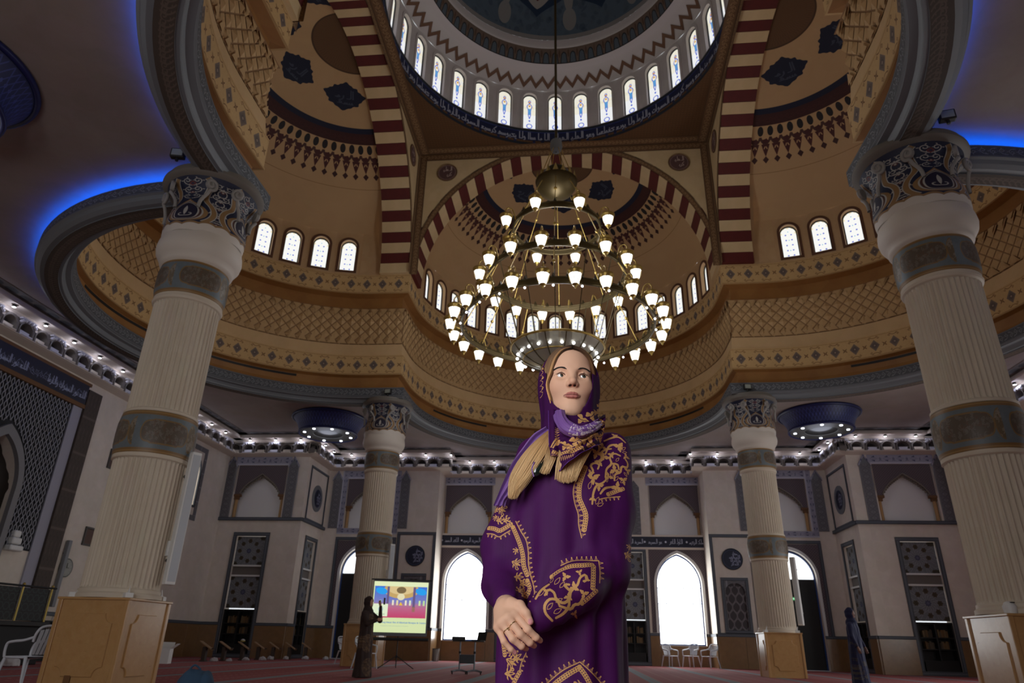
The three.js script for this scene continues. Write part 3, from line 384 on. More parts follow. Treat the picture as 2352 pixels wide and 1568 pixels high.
T.edge = canvasTex(256, 32, (g, w, h) => { g.fillStyle = '#3f434a'; g.fillRect(0, 0, w, h); g.fillStyle = '#5d626a'; for (let i = 0; i < 16; i++) { g.beginPath(); g.moveTo(i * 16, 16); g.lineTo(i * 16 + 8, 5); g.lineTo(i * 16 + 16, 16); g.lineTo(i * 16 + 8, 27); g.fill(); } });
T.rose = canvasTex(512, 512, (g, w, h) => {
  g.fillStyle = '#6c6e71'; g.fillRect(0, 0, w, h); g.strokeStyle = '#85878b'; g.lineWidth = 7; const c = w / 2;
  for (let i = 0; i < 16; i++) { const a = i * PI / 8; g.beginPath(); g.moveTo(c + 40 * Math.cos(a), c + 40 * Math.sin(a)); g.lineTo(c + 360 * Math.cos(a + 0.2), c + 360 * Math.sin(a + 0.2)); g.stroke(); g.beginPath(); g.moveTo(c + 90 * Math.cos(a), c + 90 * Math.sin(a)); g.lineTo(c + 300 * Math.cos(a + 0.78), c + 300 * Math.sin(a + 0.78)); g.stroke(); }
  for (let i = 0; i < 8; i++) { const a = i * PI / 4 + PI / 8 * 0; rosette(g, c + 178 * Math.cos(a), c + 178 * Math.sin(a), 46, 6, '#443722', '#3a2f1c'); } for (const [x, y] of [[26, 26], [486, 26], [26, 486], [486, 486]]) rosette(g, x, y, 48, 6, '#3b3424', '#332c1e'); rosette(g, c, c, 52, 8, '#41445a', '#565a72');
});
T.honey = canvasTex(256, 512, (g, w, h) => { g.fillStyle = '#3e383a'; g.fillRect(0, 0, w, h); g.strokeStyle = '#6f696b'; g.lineWidth = 10; for (let j = -1; j < 6; j++) for (let i = -1; i < 4; i++) { const x = (i + (j % 2 ? 0.5 : 0)) * 85 + 42, y = j * 92 + 46; g.beginPath(); g.moveTo(x, y - 62); g.quadraticCurveTo(x + 46, y - 20, x + 40, y); g.quadraticCurveTo(x + 46, y + 20, x, y + 62); g.quadraticCurveTo(x - 46, y + 20, x - 40, y); g.quadraticCurveTo(x - 46, y - 20, x, y - 62); g.stroke(); } });
T.disc = canvasTex(256, 256, (g, w) => { g.fillStyle = '#171c33'; g.fillRect(0, 0, w, w); g.strokeStyle = '#2d3450'; g.lineWidth = 10; g.beginPath(); g.arc(128, 128, 118, 0, 7); g.stroke(); for (const [t, y, s, x] of [['sbxAn', 74, 40, 200], ['ALLh wALxmd', 118, 40, 232], ['wLA ALh ALA', 160, 40, 232], ['ALLh Akr', 204, 38, 206]]) script(g, t, x, y, s, '#8d90a6', 0.15); });
T.band = canvasTex(2048, 128, (g, w, h) => { g.fillStyle = '#10142b'; g.fillRect(0, 0, w, h); g.fillStyle = '#3c4468'; g.fillRect(0, 0, w, 5); g.fillRect(0, h - 5, w, 5); const t = ['mALk ALmLk', 'ALqdws ALsLAm', 'ALmwmn ALezyz', 'ALmLk ALrxym', 'ALAwL ALAxr', 'hw ALsmye', 'ALsryf ALrsyd', 'ALAxd ALsmd']; t.forEach((s, i) => { const cx = w - (i + 0.5) * w / 8; script(g, s, cx + scriptLen(s) * 25, 84, 50, '#a9acba', 0.12); g.fillStyle = '#c9cbd6'; g.beginPath(); g.arc(w - (i + 1) * w / 8, 66, 12, 0, 7); g.fill(); }); });
T.ovals = canvasTex(256, 64, (g, w, h) => { g.fillStyle = '#57504a'; g.fillRect(0, 0, w, h); g.fillStyle = '#2c2827'; for (let i = 0; i < 4; i++) { g.beginPath(); g.ellipse((i + 0.5) * 64, 32, 25, 19, 0, 0, 7); g.fill(); } g.fillStyle = '#6d655e'; g.fillRect(0, 0, w, 5); g.fillRect(0, h - 5, w, 5); });
M.pil = std({ map: T.pil, roughness: 0.7 }); M.spanM = std({ map: T.span, roughness: 0.75 }); M.frz = std({ map: T.frz, roughness: 0.6 }); M.edge = std({ map: T.edge, roughness: 0.6 }); M.rose = std({ map: T.rose, bumpMap: T.rose, bumpScale: 0.02, roughness: 0.65 }); M.honey = std({ map: T.honey, bumpMap: T.honey, bumpScale: 0.03, roughness: 0.7 });
M.disc = std({ map: T.disc, roughness: 0.5 }); M.band = std({ map: T.band, roughness: 0.5 }); M.ovals = std({ map: T.ovals, roughness: 0.8 });
M.niche = std({ color: '#e2e0dd', roughness: 0.7 }); M.tan = std({ color: '#b08a5a', roughness: 0.6 }); M.corbel = std({ color: '#6d4a26', roughness: 0.6 });
const panelUV = (g, sx, sy) => { const uv = g.attributes.uv; for (let i = 0; i < uv.count; i++) uv.setXY(i, uv.getX(i) * sx, uv.getY(i) * sy); return g; };
// flat strip: box with uv scaled in metres along its length
const strip = (x0, x1, y0, y1, z, vert = false, per = 0.6) => surf(1, 1, (u, v) => [x0 + (x1 - x0) * u, y0 + (y1 - y0) * v, z], (u, v) => vert ? [(y1 - y0) * v / per, u] : [(x1 - x0) * u / per, v]);
const frameStrip = (x0, x1, y0, y1, w, z) => { const b = (a, c, d, e, vt) => { const s = strip(a, c, d, e, z, vt); return s; }; return merge([b(x0, x1, y1 - w, y1), b(x0, x1, y0, y0 + w), b(x0, x0 + w, y0 + w, y1 - w, true), b(x1 - w, x1, y0 + w, y1 - w, true), slab(rect(x0, y0, x1, y1), [rect(x0 + w, y0 + w, x1 - w, y1 - w)], 0.03).translate(0, 0, z - 0.032)]); };

let nicheN = 0;
function wallSeg(name, label, pos, turn, x0, x1, holes = [], { dado = true, top = 9.55, cut = [], from = x0, to = x1 } = {}) {
  const t = struct(name, label, 'wall', pos, turn);
  add(t, 'plaster', slab(rect(from, 0, to, top), holes, 0.45).translate(0, 0, -0.45), M.plaster);
  if (dado) { // marble dado broken by the given openings
    const stops = [x0, ...cut.flat(), x1]; for (let i = 0; i < stops.length; i += 2) if (stops[i + 1] - stops[i] > 0.02) {
      const n = Math.max(1, Math.round((stops[i + 1] - stops[i]) / 1.0)), w = (stops[i + 1] - stops[i]) / n;
      for (let k = 0; k < n; k++) add(t, 'dado_slab', rbox(w - 0.008, 1.26, 0.06, 0.006, stops[i] + (k + 0.5) * w, 0.63, 0.03, 1), M.dado);
      add(t, 'dado_border', merge([strip(stops[i], stops[i + 1], 1.26, 1.38, 0.066), span(stops[i], stops[i + 1], 1.26, 1.38, 0, 0.065)]), M.edge);
    }
  }
  return t;
}
// cornice along a wall, local frame of that wall: brackets, arches and white crests
const unitHood = (() => { const g = []; g.push(surf(10, 4, (u, v) => { const a = PI * u, r = 0.24 - 0.05 * v; return [r * Math.cos(a), 8.9 + 0.9 * r * Math.sin(a), 0.34 - 0.25 * v]; })); g.push(surf(10, 1, (u, v) => { const a = PI * u, r = 0.24 + 0.06 * v; return [r * Math.cos(a), 8.9 + 0.95 * r * Math.sin(a), 0.34 + 0.02 * v]; })); for (const s of [-1, 1]) g.push(box(0.06, 0.2, 0.3, s * 0.27, 8.8, 0.2)); return merge(g); })();
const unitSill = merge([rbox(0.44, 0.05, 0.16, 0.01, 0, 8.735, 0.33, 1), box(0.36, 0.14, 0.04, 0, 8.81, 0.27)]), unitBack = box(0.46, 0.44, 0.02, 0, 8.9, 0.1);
const unitCrest = (() => { const g = []; for (let i = -3; i <= 3; i++) { const a = i * 0.42; g.push(sph(0.055, 0.3 * Math.sin(a), 9.05 + 0.12 * Math.cos(a), 0.34, 6, 5)); } g.push(box(0.56, 0.05, 0.12, 0, 9.21, 0.3)); return merge(g); })();
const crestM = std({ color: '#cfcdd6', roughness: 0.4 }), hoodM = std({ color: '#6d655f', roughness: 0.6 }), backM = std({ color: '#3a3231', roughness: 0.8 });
let cornN = 4;
function cornice(pos, turn, x0, x1, where, phase = 0) {
  const t = struct('trim_' + (++cornN), `carved cornice with small arches along ${where}`, 'cornice', pos, turn), L = x1 - x0;
  const prof = [[0, 8.6], [0.1, 8.62], [0.28, 8.66], [0.38, 8.69], [0.38, 8.71], [0.09, 8.72], [0.09, 9.2], [0.24, 9.22], [0.26, 9.26], [0.2, 9.3], [0.2, 9.37], [0.58, 9.37], [0.6, 9.4], [0.6, 9.46], [0.54, 9.48], [0.54, 9.55]];
  const gs = []; for (let j = 0; j + 1 < prof.length; j++) gs.push(surf(1, 1, (u, v) => { const a = prof[j + (v ? 1 : 0)]; return [x0 + L * u, a[1], a[0]]; })); add(t, 'moulding', gs, M.plaster);
  add(t, 'ceiling_border', surf(1, 1, (u, v) => [x0 + L * u, 9.535, 0.56 + 0.42 * v], (u, v) => [L * u / 2.2, v]), M.ovals);
  const n = Math.max(1, Math.round(L / 0.635)), w = L / n;
  for (let i = 0; i < n; i++) { const x = x0 + (i + 0.5) * w, odd = (i + phase) % 2; const h = add(t, 'arch_bracket', unitHood, hoodM); h.position.x = x; const b = add(h, 'recess', unitBack, backM); const s = add(h, 'sill', unitSill, odd ? M.plaster : crestM); if (!odd) add(h, 'crest', unitCrest, crestM); }
  return t;
}
// upper niche with pointed arch; opening is cut in the wall by the caller with nicheHole
const nicheHole = (x) => rect(x - 1.22, 5.78, x + 1.22, 8.2);
function nichePart(t, x, framed, pil = true) {
  const z = 0; // recess
  const n = add(t, 'niche', span(x - 1.3, x + 1.3, 5.7, 8.3, -0.36, -0.3), M.niche);
  add(n, 'reveal', merge([span(x - 1.24, x - 1.2, 5.78, 8.2, -0.45, 0), span(x + 1.2, x + 1.24, 5.78, 8.2, -0.45, 0), span(x - 1.22, x + 1.22, 5.74, 5.79, -0.45, 0.02)]), M.plaster);
  const arch = archPts(x, 5.6, 1.92, 6.86, 7.74, true, 12).filter((p) => p[1] > 6.5);
  // scalloped spandrel: outline with small lobes
  const sc = []; for (let i = 0; i < arch.length; i++) { const [px, py] = arch[i]; sc.push([px, py]); }
  const sp = []; for (let i = 0; i + 1 < arch.length; i++) { const a = arch[i], b = arch[i + 1], dx = b[0] - a[0], dy = b[1] - a[1], l = Math.hypot(dx, dy); sp.push(a); if (l < 0.4) sp.push([(a[0] + b[0]) / 2 - dy / l * 0.035, (a[1] + b[1]) / 2 + dx / l * 0.035]); }
  sp.push(arch[arch.length - 1]);
  const hole2 = archPts(x, 6.86, 1.92, 6.861, 7.74, true, 12).slice(1);
  const out = [[x + 1.2, 6.86], [x + 1.2, 8.2], [x - 1.2, 8.2], [x - 1.2, 6.86]]; const inner = Array.from({ length: 25 }, (_, i) => { const q = 1 - i / 12, r = Math.abs(q); return [x + q * 0.96, 6.86 + 0.9 * (1 - 0.72 * r - 0.28 * r ** 5)]; }); // right spring .. apex .. left spring
  const poly = [...out, ...[...inner].reverse()];
  const spg = slab(poly, [], 0.12).translate(0, 0, -0.16); { const uv = spg.attributes.uv; for (let i = 0; i < uv.count; i++) uv.setXY(i, uv.getX(i) * 1.2, uv.getY(i) * 1.2); }
  add(n, 'spandrel', spg, M.spanM);
  const lip = []; for (let i = 0; i + 1 < inner.length; i++) { const [ax, ay] = inner[i], [bx, by] = inner[i + 1]; lip.push(sph(0.055, (ax + bx) / 2, (ay + by) / 2 - 0.03, -0.12, 6, 5)); } lip.push(tube(inner.map(([a, b]) => [a, b + 0.04, -0.03]), 0.03, 40, 6));
  add(n, 'scalloped_edge', lip, M.scallop ??= std({ color: '#7d7568', roughness: 0.7 }));
  for (const s of [-1, 1]) { add(n, 'corbel', merge([box(0.3, 0.1, 0.2, x + s * 1.06, 6.81, -0.1), box(0.2, 0.14, 0.16, x + s * 1.09, 6.7, -0.12)]), M.corbel); add(n, 'colonnette', new THREE.CylinderGeometry(0.07, 0.07, 0.86, 12).translate(x + s * 1.1, 6.2, -0.14), M.tan); }
  add(n, 'inscribed_frieze', strip(x - 1.35, x + 1.35, 8.2, 8.6, 0.03, false, 2.2), M.frz);
  if (framed) add(n, 'ornate_frame', merge([strip(x - 1.5, x - 1.22, 5.62, 8.6, 0.035, true, 2.2), strip(x + 1.22, x + 1.5, 5.62, 8.6, 0.035, true, 2.2), strip(x - 1.5, x + 1.5, 5.5, 5.78, 0.035, false, 2.2)]), M.frz);
  if (pil) for (const s of [-1, 1]) { const xc = x + s * (framed ? 1.74 : 1.5); const p = add(n, 'carved_pilaster', strip(xc - 0.23, xc + 0.23, 5.78, 8.2, 0.05, true, 1), M.pil); { const uv = p.geometry.attributes.uv; for (let i = 0; i < uv.count; i++) { const a = uv.getX(i), b = uv.getY(i); uv.setXY(i, b, a * 1.0); } } const g = slab([[xc - 0.23, 5.78], [xc + 0.23, 5.78], [xc + 0.23, 8.15], [xc, 8.5], [xc - 0.23, 8.15]], [], 0.045); add(n, 'pilaster_body', g, M.ringPlain); add(n, 'pilaster_gable', slab([[xc - 0.26, 8.1], [xc, 8.52], [xc + 0.26, 8.1], [xc + 0.26, 8.2], [xc, 8.62], [xc - 0.26, 8.2]], [], 0.09), M.frz); }
}
// tall rosette grille over a bookcase opening (opening cut by the caller)
function grille(t, x, w, y0 = 1.95, y1 = 5.14) {
  const p = add(t, 'grille_frame', frameStrip(x - w / 2, x + w / 2, 0, y1, 0.16, 0.045), M.edge); const ym = (y0 + y1) / 2;
  const sq = (a, b) => { const h = b - a, iw = w - 0.34; return panelUV(surf(1, 1, (u, v) => [x - iw / 2 + iw * u, a + h * v, -0.1]), iw / h, 1); };
  add(p, 'rosette_panel', sq(ym + 0.18, y1 - 0.18), M.rose); add(p, 'rosette_panel', sq(y0, ym - 0.28), M.rose); add(p, 'plain_panel', span(x - w / 2 + 0.16, x + w / 2 - 0.16, ym - 0.28, ym + 0.18, -0.2, -0.12), M.honeyPlain ??= std({ color: '#6c655f', roughness: 0.7 }));
  for (const y of [ym + 0.16, ym - 0.26]) add(p, 'white_bar', span(x - w / 2 + 0.17, x + w / 2 - 0.17, y - 0.035, y + 0.035, -0.14, -0.02), M.white);
}
const grilleHole = (x, w) => rect(x - w / 2 + 0.16, 0.02, x + w / 2 - 0.16, 4.98);
// bookcase standing in the opening below a grille; world position by the wall's own frame
function bookcase(pos, turn, x, w, label, books, bookLabel) {
  const c = thing('bookcase', label, 'bookcase', pos, turn, 'black bookcases in the wall openings'); const h = 1.9, d = 0.36, wd = w - 0.36;
  add(c, 'carcass', merge([span(x - wd / 2, x + wd / 2, 0.01, h, -d, -d + 0.03), span(x - wd / 2, x - wd / 2 + 0.05, 0.01, h, -d, 0), span(x + wd / 2 - 0.05, x + wd / 2, 0.01, h, -d, 0), span(x - wd / 2, x + wd / 2, h - 0.06, h, -d, 0), span(x - 0.03, x + 0.03, 0.5, h, -d, 0), span(x - wd / 2, x + wd / 2, 0.01, 0.5, -0.06, 0)]), M.black);
  for (const y of [0.52, 0.92, 1.34]) add(c, 'shelf', span(x - wd / 2, x + wd / 2, y - 0.02, y + 0.02, -d + 0.03, -0.03), M.black);
  const cs = Math.cos(turn), sn = Math.sin(turn), cols = ['#5a4426', '#6b4f2c', '#3f3426', '#584a38', '#6f5a3a'];
  for (const y of [0.94, 1.36]) for (const s of [-1, 1]) { let bx = 0.06; for (let i = 0; i < books; i++) { const bw = rr(0.045, 0.07), bh = rr(0.22, 0.29), lx = x + s * (0.04 + bx + bw / 2), lz = -d + 0.15; bx += bw + 0.003; const b = one('book', bookLabel, 'book', rbox(bw, bh, 0.2, 0.006, 0, bh / 2, 0, 1), bookMat[Math.floor(rnd() * 5)], [pos[0] + lx * cs + lz * sn, pos[1] + y + 0.001, pos[2] - lx * sn + lz * cs], bookLabel); b.rotation.y = turn; } }
}
const bookMat = ['#5a4426', '#6b4f2c', '#3f3426', '#584a38', '#6f5a3a'].map((c) => std({ color: c, roughness: 0.7 }));
// tall pointed window: opening, reveal, bars and bright pane. The pane lights the hall.
const tallPts = (x, w = 2.1) => archPts(x, 0.88, w, 3.5, 4.92, true, 12);
const paneBright = std({ color: '#222222', emissive: C(0.95, 0.98, 1.0), emissiveIntensity: GLOW.tall });
const M_tint = std({ color: '#20407a', roughness: 0.4 });
function tallWindow(pos, turn, x, label, w = 2.1) {
  const t = struct('window_' + (++winN), label, 'window', pos, turn); const z = -0.3;
  add(t, 'pane', new THREE.ShapeGeometry(shapeOf(tallPts(x, w - 0.02))).translate(0, 0, z - 0.05), paneBright);
  add(t, 'frame', slab(tallPts(x, w), [archPts(x, 0.94, w - 0.12, 3.5, 4.84, true, 12)], 0.06).translate(0, 0, z), M_tint);
  add(t, 'transom', merge([span(x - w / 2, x + w / 2, 3.36, 3.4, z, z + 0.05), span(x - w / 2, x + w / 2, 2.66, 2.7, z, z + 0.05)]), M_tint);
  for (let i = 1; i < 5; i++) add(t, 'mullion', span(x - w / 2 + i * w / 5 - 0.012, x - w / 2 + i * w / 5 + 0.012, 2.7, 3.36, z, z + 0.04), M_tint);
  add(t, 'surround', slab(archPts(x, 0.84, w + 0.24, 3.5, 5.06, true, 12), [tallPts(x, w)], 0.05), M.white);
  add(t, 'carved_field', slab(rect(x - w / 2 - 0.3, 1.4, x + w / 2 + 0.3, 5.16), [archPts(x, 1.2, w + 0.24, 3.5, 5.06, true, 12).map(([a, b]) => [a, Math.max(b, 1.41)])], 0.02), M.spanM);
  return t;
}
// ---- rear wall, centre ----
const ZR = -17.2, ZS = -15.7, ZB = -12.85, XR = 6.4, XB = 12.05, XW = 15.95;
{
  const t = wallSeg('wall_rear', 'recessed middle of the rear wall with two tall bright windows', [0, 0, ZR], 0, -XR, XR, [tallPts(-5.1), tallPts(5.1), nicheHole(-5.15), nicheHole(5.15), nicheHole(0), grilleHole(2.9, 1.45), grilleHole(-2.9, 1.45)], { cut: [[-6.15, -4.05], [-3.62, -2.18], [2.18, 3.62], [4.05, 6.15]] });
  for (const x of [-5.1, 5.1]) add(t, 'dado_slab', rbox(2.08, 0.86, 0.06, 0.006, x, 0.43, 0.03, 1), M.dado);
  for (const x of [-5.15, 5.15, 0]) nichePart(t, x, false, x === 0);
  for (const s of [-1, 1]) { const xc = s * 3.2; add(t, 'carved_pilaster', slab([[xc - 0.26, 5.78], [xc + 0.26, 5.78], [xc + 0.26, 8.1], [xc, 8.45], [xc - 0.26, 8.1]], [], 0.05), M.pil); }
  add(t, 'inscription_band', strip(-XR, XR, 5.2, 5.72, 0.04, false, 12.8 / 1.6), M.band); add(t, 'band_edge', merge([span(-XR, XR, 5.1, 5.2, 0, 0.05), span(-XR, XR, 5.7, 5.78, 0, 0.06)]), M.plaster);
  for (const x of [-2.9, 2.9]) { grille(t, x, 1.45); bookcase([0, 0, ZR], 0, x, 1.45, x < 0 ? 'black bookcase left of centre in the rear wall behind the woman' : 'black bookcase between the woman and the right bright window', 5, x < 0 ? 'dark bound book in the bookcase left of the rear wall centre' : 'dark bound book in the bookcase beside the right bright window'); }
  tallWindow([0, 0, ZR], 0, -5.1, 'tall bright pointed window left of the woman behind the cart'); tallWindow([0, 0, ZR], 0, 5.1, 'tall bright pointed window right of the woman above white chairs');
  cornice([0, 0, ZR], 0, -XR + 0.1, XR - 0.1, 'the recessed middle of the rear wall');
}
for (const s of [-1, 1]) {
  const nm = s < 0 ? 'left' : 'right';
  const ret = wallSeg('wall_return_' + nm, `narrow ${nm} return wall beside the bright window`, [s * XR, 0, s < 0 ? ZS : ZR], s < 0 ? PI / 2 : -PI / 2, 0, ZS - ZR, [], s < 0 ? { from: 0.45 } : { to: ZS - ZR - 0.45 }); cornice([s * XR, 0, s < 0 ? ZS : ZR], s < 0 ? PI / 2 : -PI / 2, 0, ZS - ZR, `the ${nm} return beside the bright window`);
  // stepped wall with plaque and door
  const dx = s * 9.85, px = s * 7.35;
  const door = archPts(dx, 0.02, 2.2, 3.74, 4.96, true, 12);
  const t = wallSeg('wall_step_' + nm, `stepped rear wall section with round plaque and dark door on the ${nm}`, [0, 0, ZS], 0, s < 0 ? -XB : XR, s < 0 ? -XR : XB, [door, nicheHole(dx), archPts(px, 1.42, 0.9, 3.1, 3.5, true, 8)], { cut: s < 0 ? [[-10.95, -8.75]] : [[8.75, 10.95]] });
  nichePart(t, dx, true);
  add(t, 'plaque_frame', frameStrip(px - 0.95, px + 0.95, 1.28, 5.62, 0.14, 0.05), M.edge);
  const pf = add(t, 'honeycomb_frame', frameStrip(px - 0.6, px + 0.6, 1.4, 3.72, 0.13, 0.05), M.edge); add(pf, 'honeycomb_panel', panelUV(surf(1, 1, (u, v) => [px - 0.5 + u, 1.4 + 2.15 * v, -0.08]), 1, 1.1), M.honey);
  add(pf, 'spandrel', slab(rect(px - 0.5, 1.45, px + 0.5, 3.62), [archPts(px, 1.46, 0.86, 3.1, 3.48, true, 8)], 0.02), M.pil);
  const dd = struct('door_' + (s < 0 ? 1 : 2), s < 0 ? 'dark double door with a bright arched light left of the projector screen' : 'dark double door with a bright arched light and exit sign at right', 'door', [0, 0, ZS]);
  for (const q of [-1, 1]) { const lf = add(dd, 'leaf', rbox(1.04, 3.68, 0.07, 0.01, dx + q * 0.53, 1.86, -0.25, 1), M.black); add(lf, 'handle', rod([dx + q * 0.1, 0.95, -0.18], [dx + q * 0.1, 1.25, -0.18], 0.015), M.white); }
  add(dd, 'fanlight', new THREE.ShapeGeometry(shapeOf(archPts(dx, 3.74, 2.16, 3.741, 4.94, true, 12))).translate(0, 0, -0.3), std({ color: '#222222', emissive: C(0.95, 0.98, 1), emissiveIntensity: GLOW.door }));
  add(dd, 'frame', slab(archPts(dx, 0.02, 2.2, 3.74, 4.96, true, 12), [archPts(dx, 0.03, 2.08, 3.74, 4.86, true, 12)], 0.12).translate(0, 0, -0.3), M_tint); add(dd, 'surround', slab(archPts(dx, 0.0, 2.42, 3.74, 5.1, true, 12), [door.map(([a, b]) => [a, Math.max(b, 0.01)])], 0.05), M.white);
  add(dd, 'carved_field', slab(rect(dx - 1.36, 0, dx + 1.36, 5.2), [archPts(dx, 0.01, 2.42, 3.74, 5.1, true, 12)], 0.025), M.spanM); add(dd, 'edge_strip', frameStrip(dx - 1.5, dx + 1.5, -0.2, 5.36, 0.14, 0.04), M.edge);
  const pl = thing('plaque', s < 0 ? 'round navy calligraphy plaque above the projector screen' : 'round navy calligraphy plaque right of the bright window', 'plaque', [px, 4.52, ZS + 0.001], 0, 'round calligraphy plaques');
  add(pl, 'disc', new THREE.CylinderGeometry(0.46, 0.46, 0.05, 48).rotateX(PI / 2).translate(0, 0, 0.025), M.frameDark); add(pl, 'calligraphy', new THREE.CircleGeometry(0.44, 48).translate(0, 0, 0.053), M.disc); add(pl, 'rim', new THREE.TorusGeometry(0.45, 0.025, 8, 48).translate(0, 0, 0.05), M.frameDark);
  cornice([0, 0, ZS], 0, s < 0 ? -XB + 0.1 : XR + 0.05 - 0.6, s < 0 ? -XR + 0.6 : XB - 0.1, `the ${nm} stepped rear wall`, s < 0 ? 0 : 1);
  // side of the corner block
  const sd = wallSeg('wall_block_side_' + nm, `side of the ${nm} corner block with an oval navy medallion`, [s * XB, 0, s < 0 ? ZB : ZS], s < 0 ? PI / 2 : -PI / 2, 0, ZB - ZS, [grilleHole(s < 0 ? 1.5 : 1.35, 1.5)], { cut: [s < 0 ? [0.78, 2.22] : [0.62, 2.08]], ...(s < 0 ? { from: 0.45 } : { to: ZB - ZS - 0.45 }) });
  const gx = s < 0 ? 1.5 : 1.35; grille(sd, gx, 1.5); bookcase([s * XB, 0, s < 0 ? ZB : ZS], s < 0 ? PI / 2 : -PI / 2, gx, 1.5, `black bookcase in the side of the ${nm} corner block`, 4, `dark bound book in the side bookcase of the ${nm} corner block`);
  add(sd, 'medallion_frame', frameStrip(gx - 1.15, gx + 1.15, 5.78, 8.3, 0.1, 0.04), M.edge);
  cornice([s * XB, 0, s < 0 ? ZB : ZS], s < 0 ? PI / 2 : -PI / 2, s < 0 ? -0.5 : 0.0, ZB - ZS + (s < 0 ? 0 : 0.5), `the side of the ${nm} corner block`, 1);
  const md = thing('medallion', `navy calligraphy medallion on the side of the ${nm} corner block`, 'plaque', [s * (XB - 0.0015), 6.95, s < 0 ? ZB - gx : ZS + gx], s < 0 ? PI / 2 : -PI / 2, 'block side medallions');
  add(md, 'field', new THREE.CylinderGeometry(0.62, 0.62, 0.04, 40).rotateX(PI / 2).translate(0, 0, 0.02), M.ringPlain); add(md, 'calligraphy', new THREE.CircleGeometry(0.42, 40).translate(0, 0, 0.045), M.disc);
  // front of the corner block
  const bx = s * 14.25;
  const bf = wallSeg('wall_block_' + nm, `${nm} corner block of the rear wall with rosette grille and niche`, [0, 0, ZB], 0, s < 0 ? -XW - 0.4 : XB, s < 0 ? -XB : XW + 0.4, [grilleHole(bx, 1.7), nicheHole(bx)], { cut: [[bx - 0.82, bx + 0.82]] });
  grille(bf, bx, 1.7); nichePart(bf, bx, false); bookcase([0, 0, ZB], 0, bx, 1.7, s < 0 ? 'black bookcase under the rosette grille behind the book stands' : 'black bookcase under the rosette grille beside the right front column', 6, s < 0 ? 'dark bound book in the bookcase behind the book stands' : 'dark bound book in the bookcase beside the right front column');
  add(bf, 'ledge', merge([span(s < 0 ? -XW : XB - 0.08, s < 0 ? -XB + 0.08 : XW, 5.66, 5.8, 0, 0.1), strip(s < 0 ? -XW : XB - 0.08, s < 0 ? -XB + 0.08 : XW, 5.66, 5.8, 0.103)]), M.edge); add(sd, 'ledge', span(s < 0 ? 0 : 0, ZB - ZS, 5.66, 5.8, 0, 0.1), M.edge);
  cornice([0, 0, ZB], 0, s < 0 ? -XW : XB - 0.5, s < 0 ? -XB + 0.5 : XW, `the front of the ${nm} corner block`, s < 0 ? 1 : 0);
}
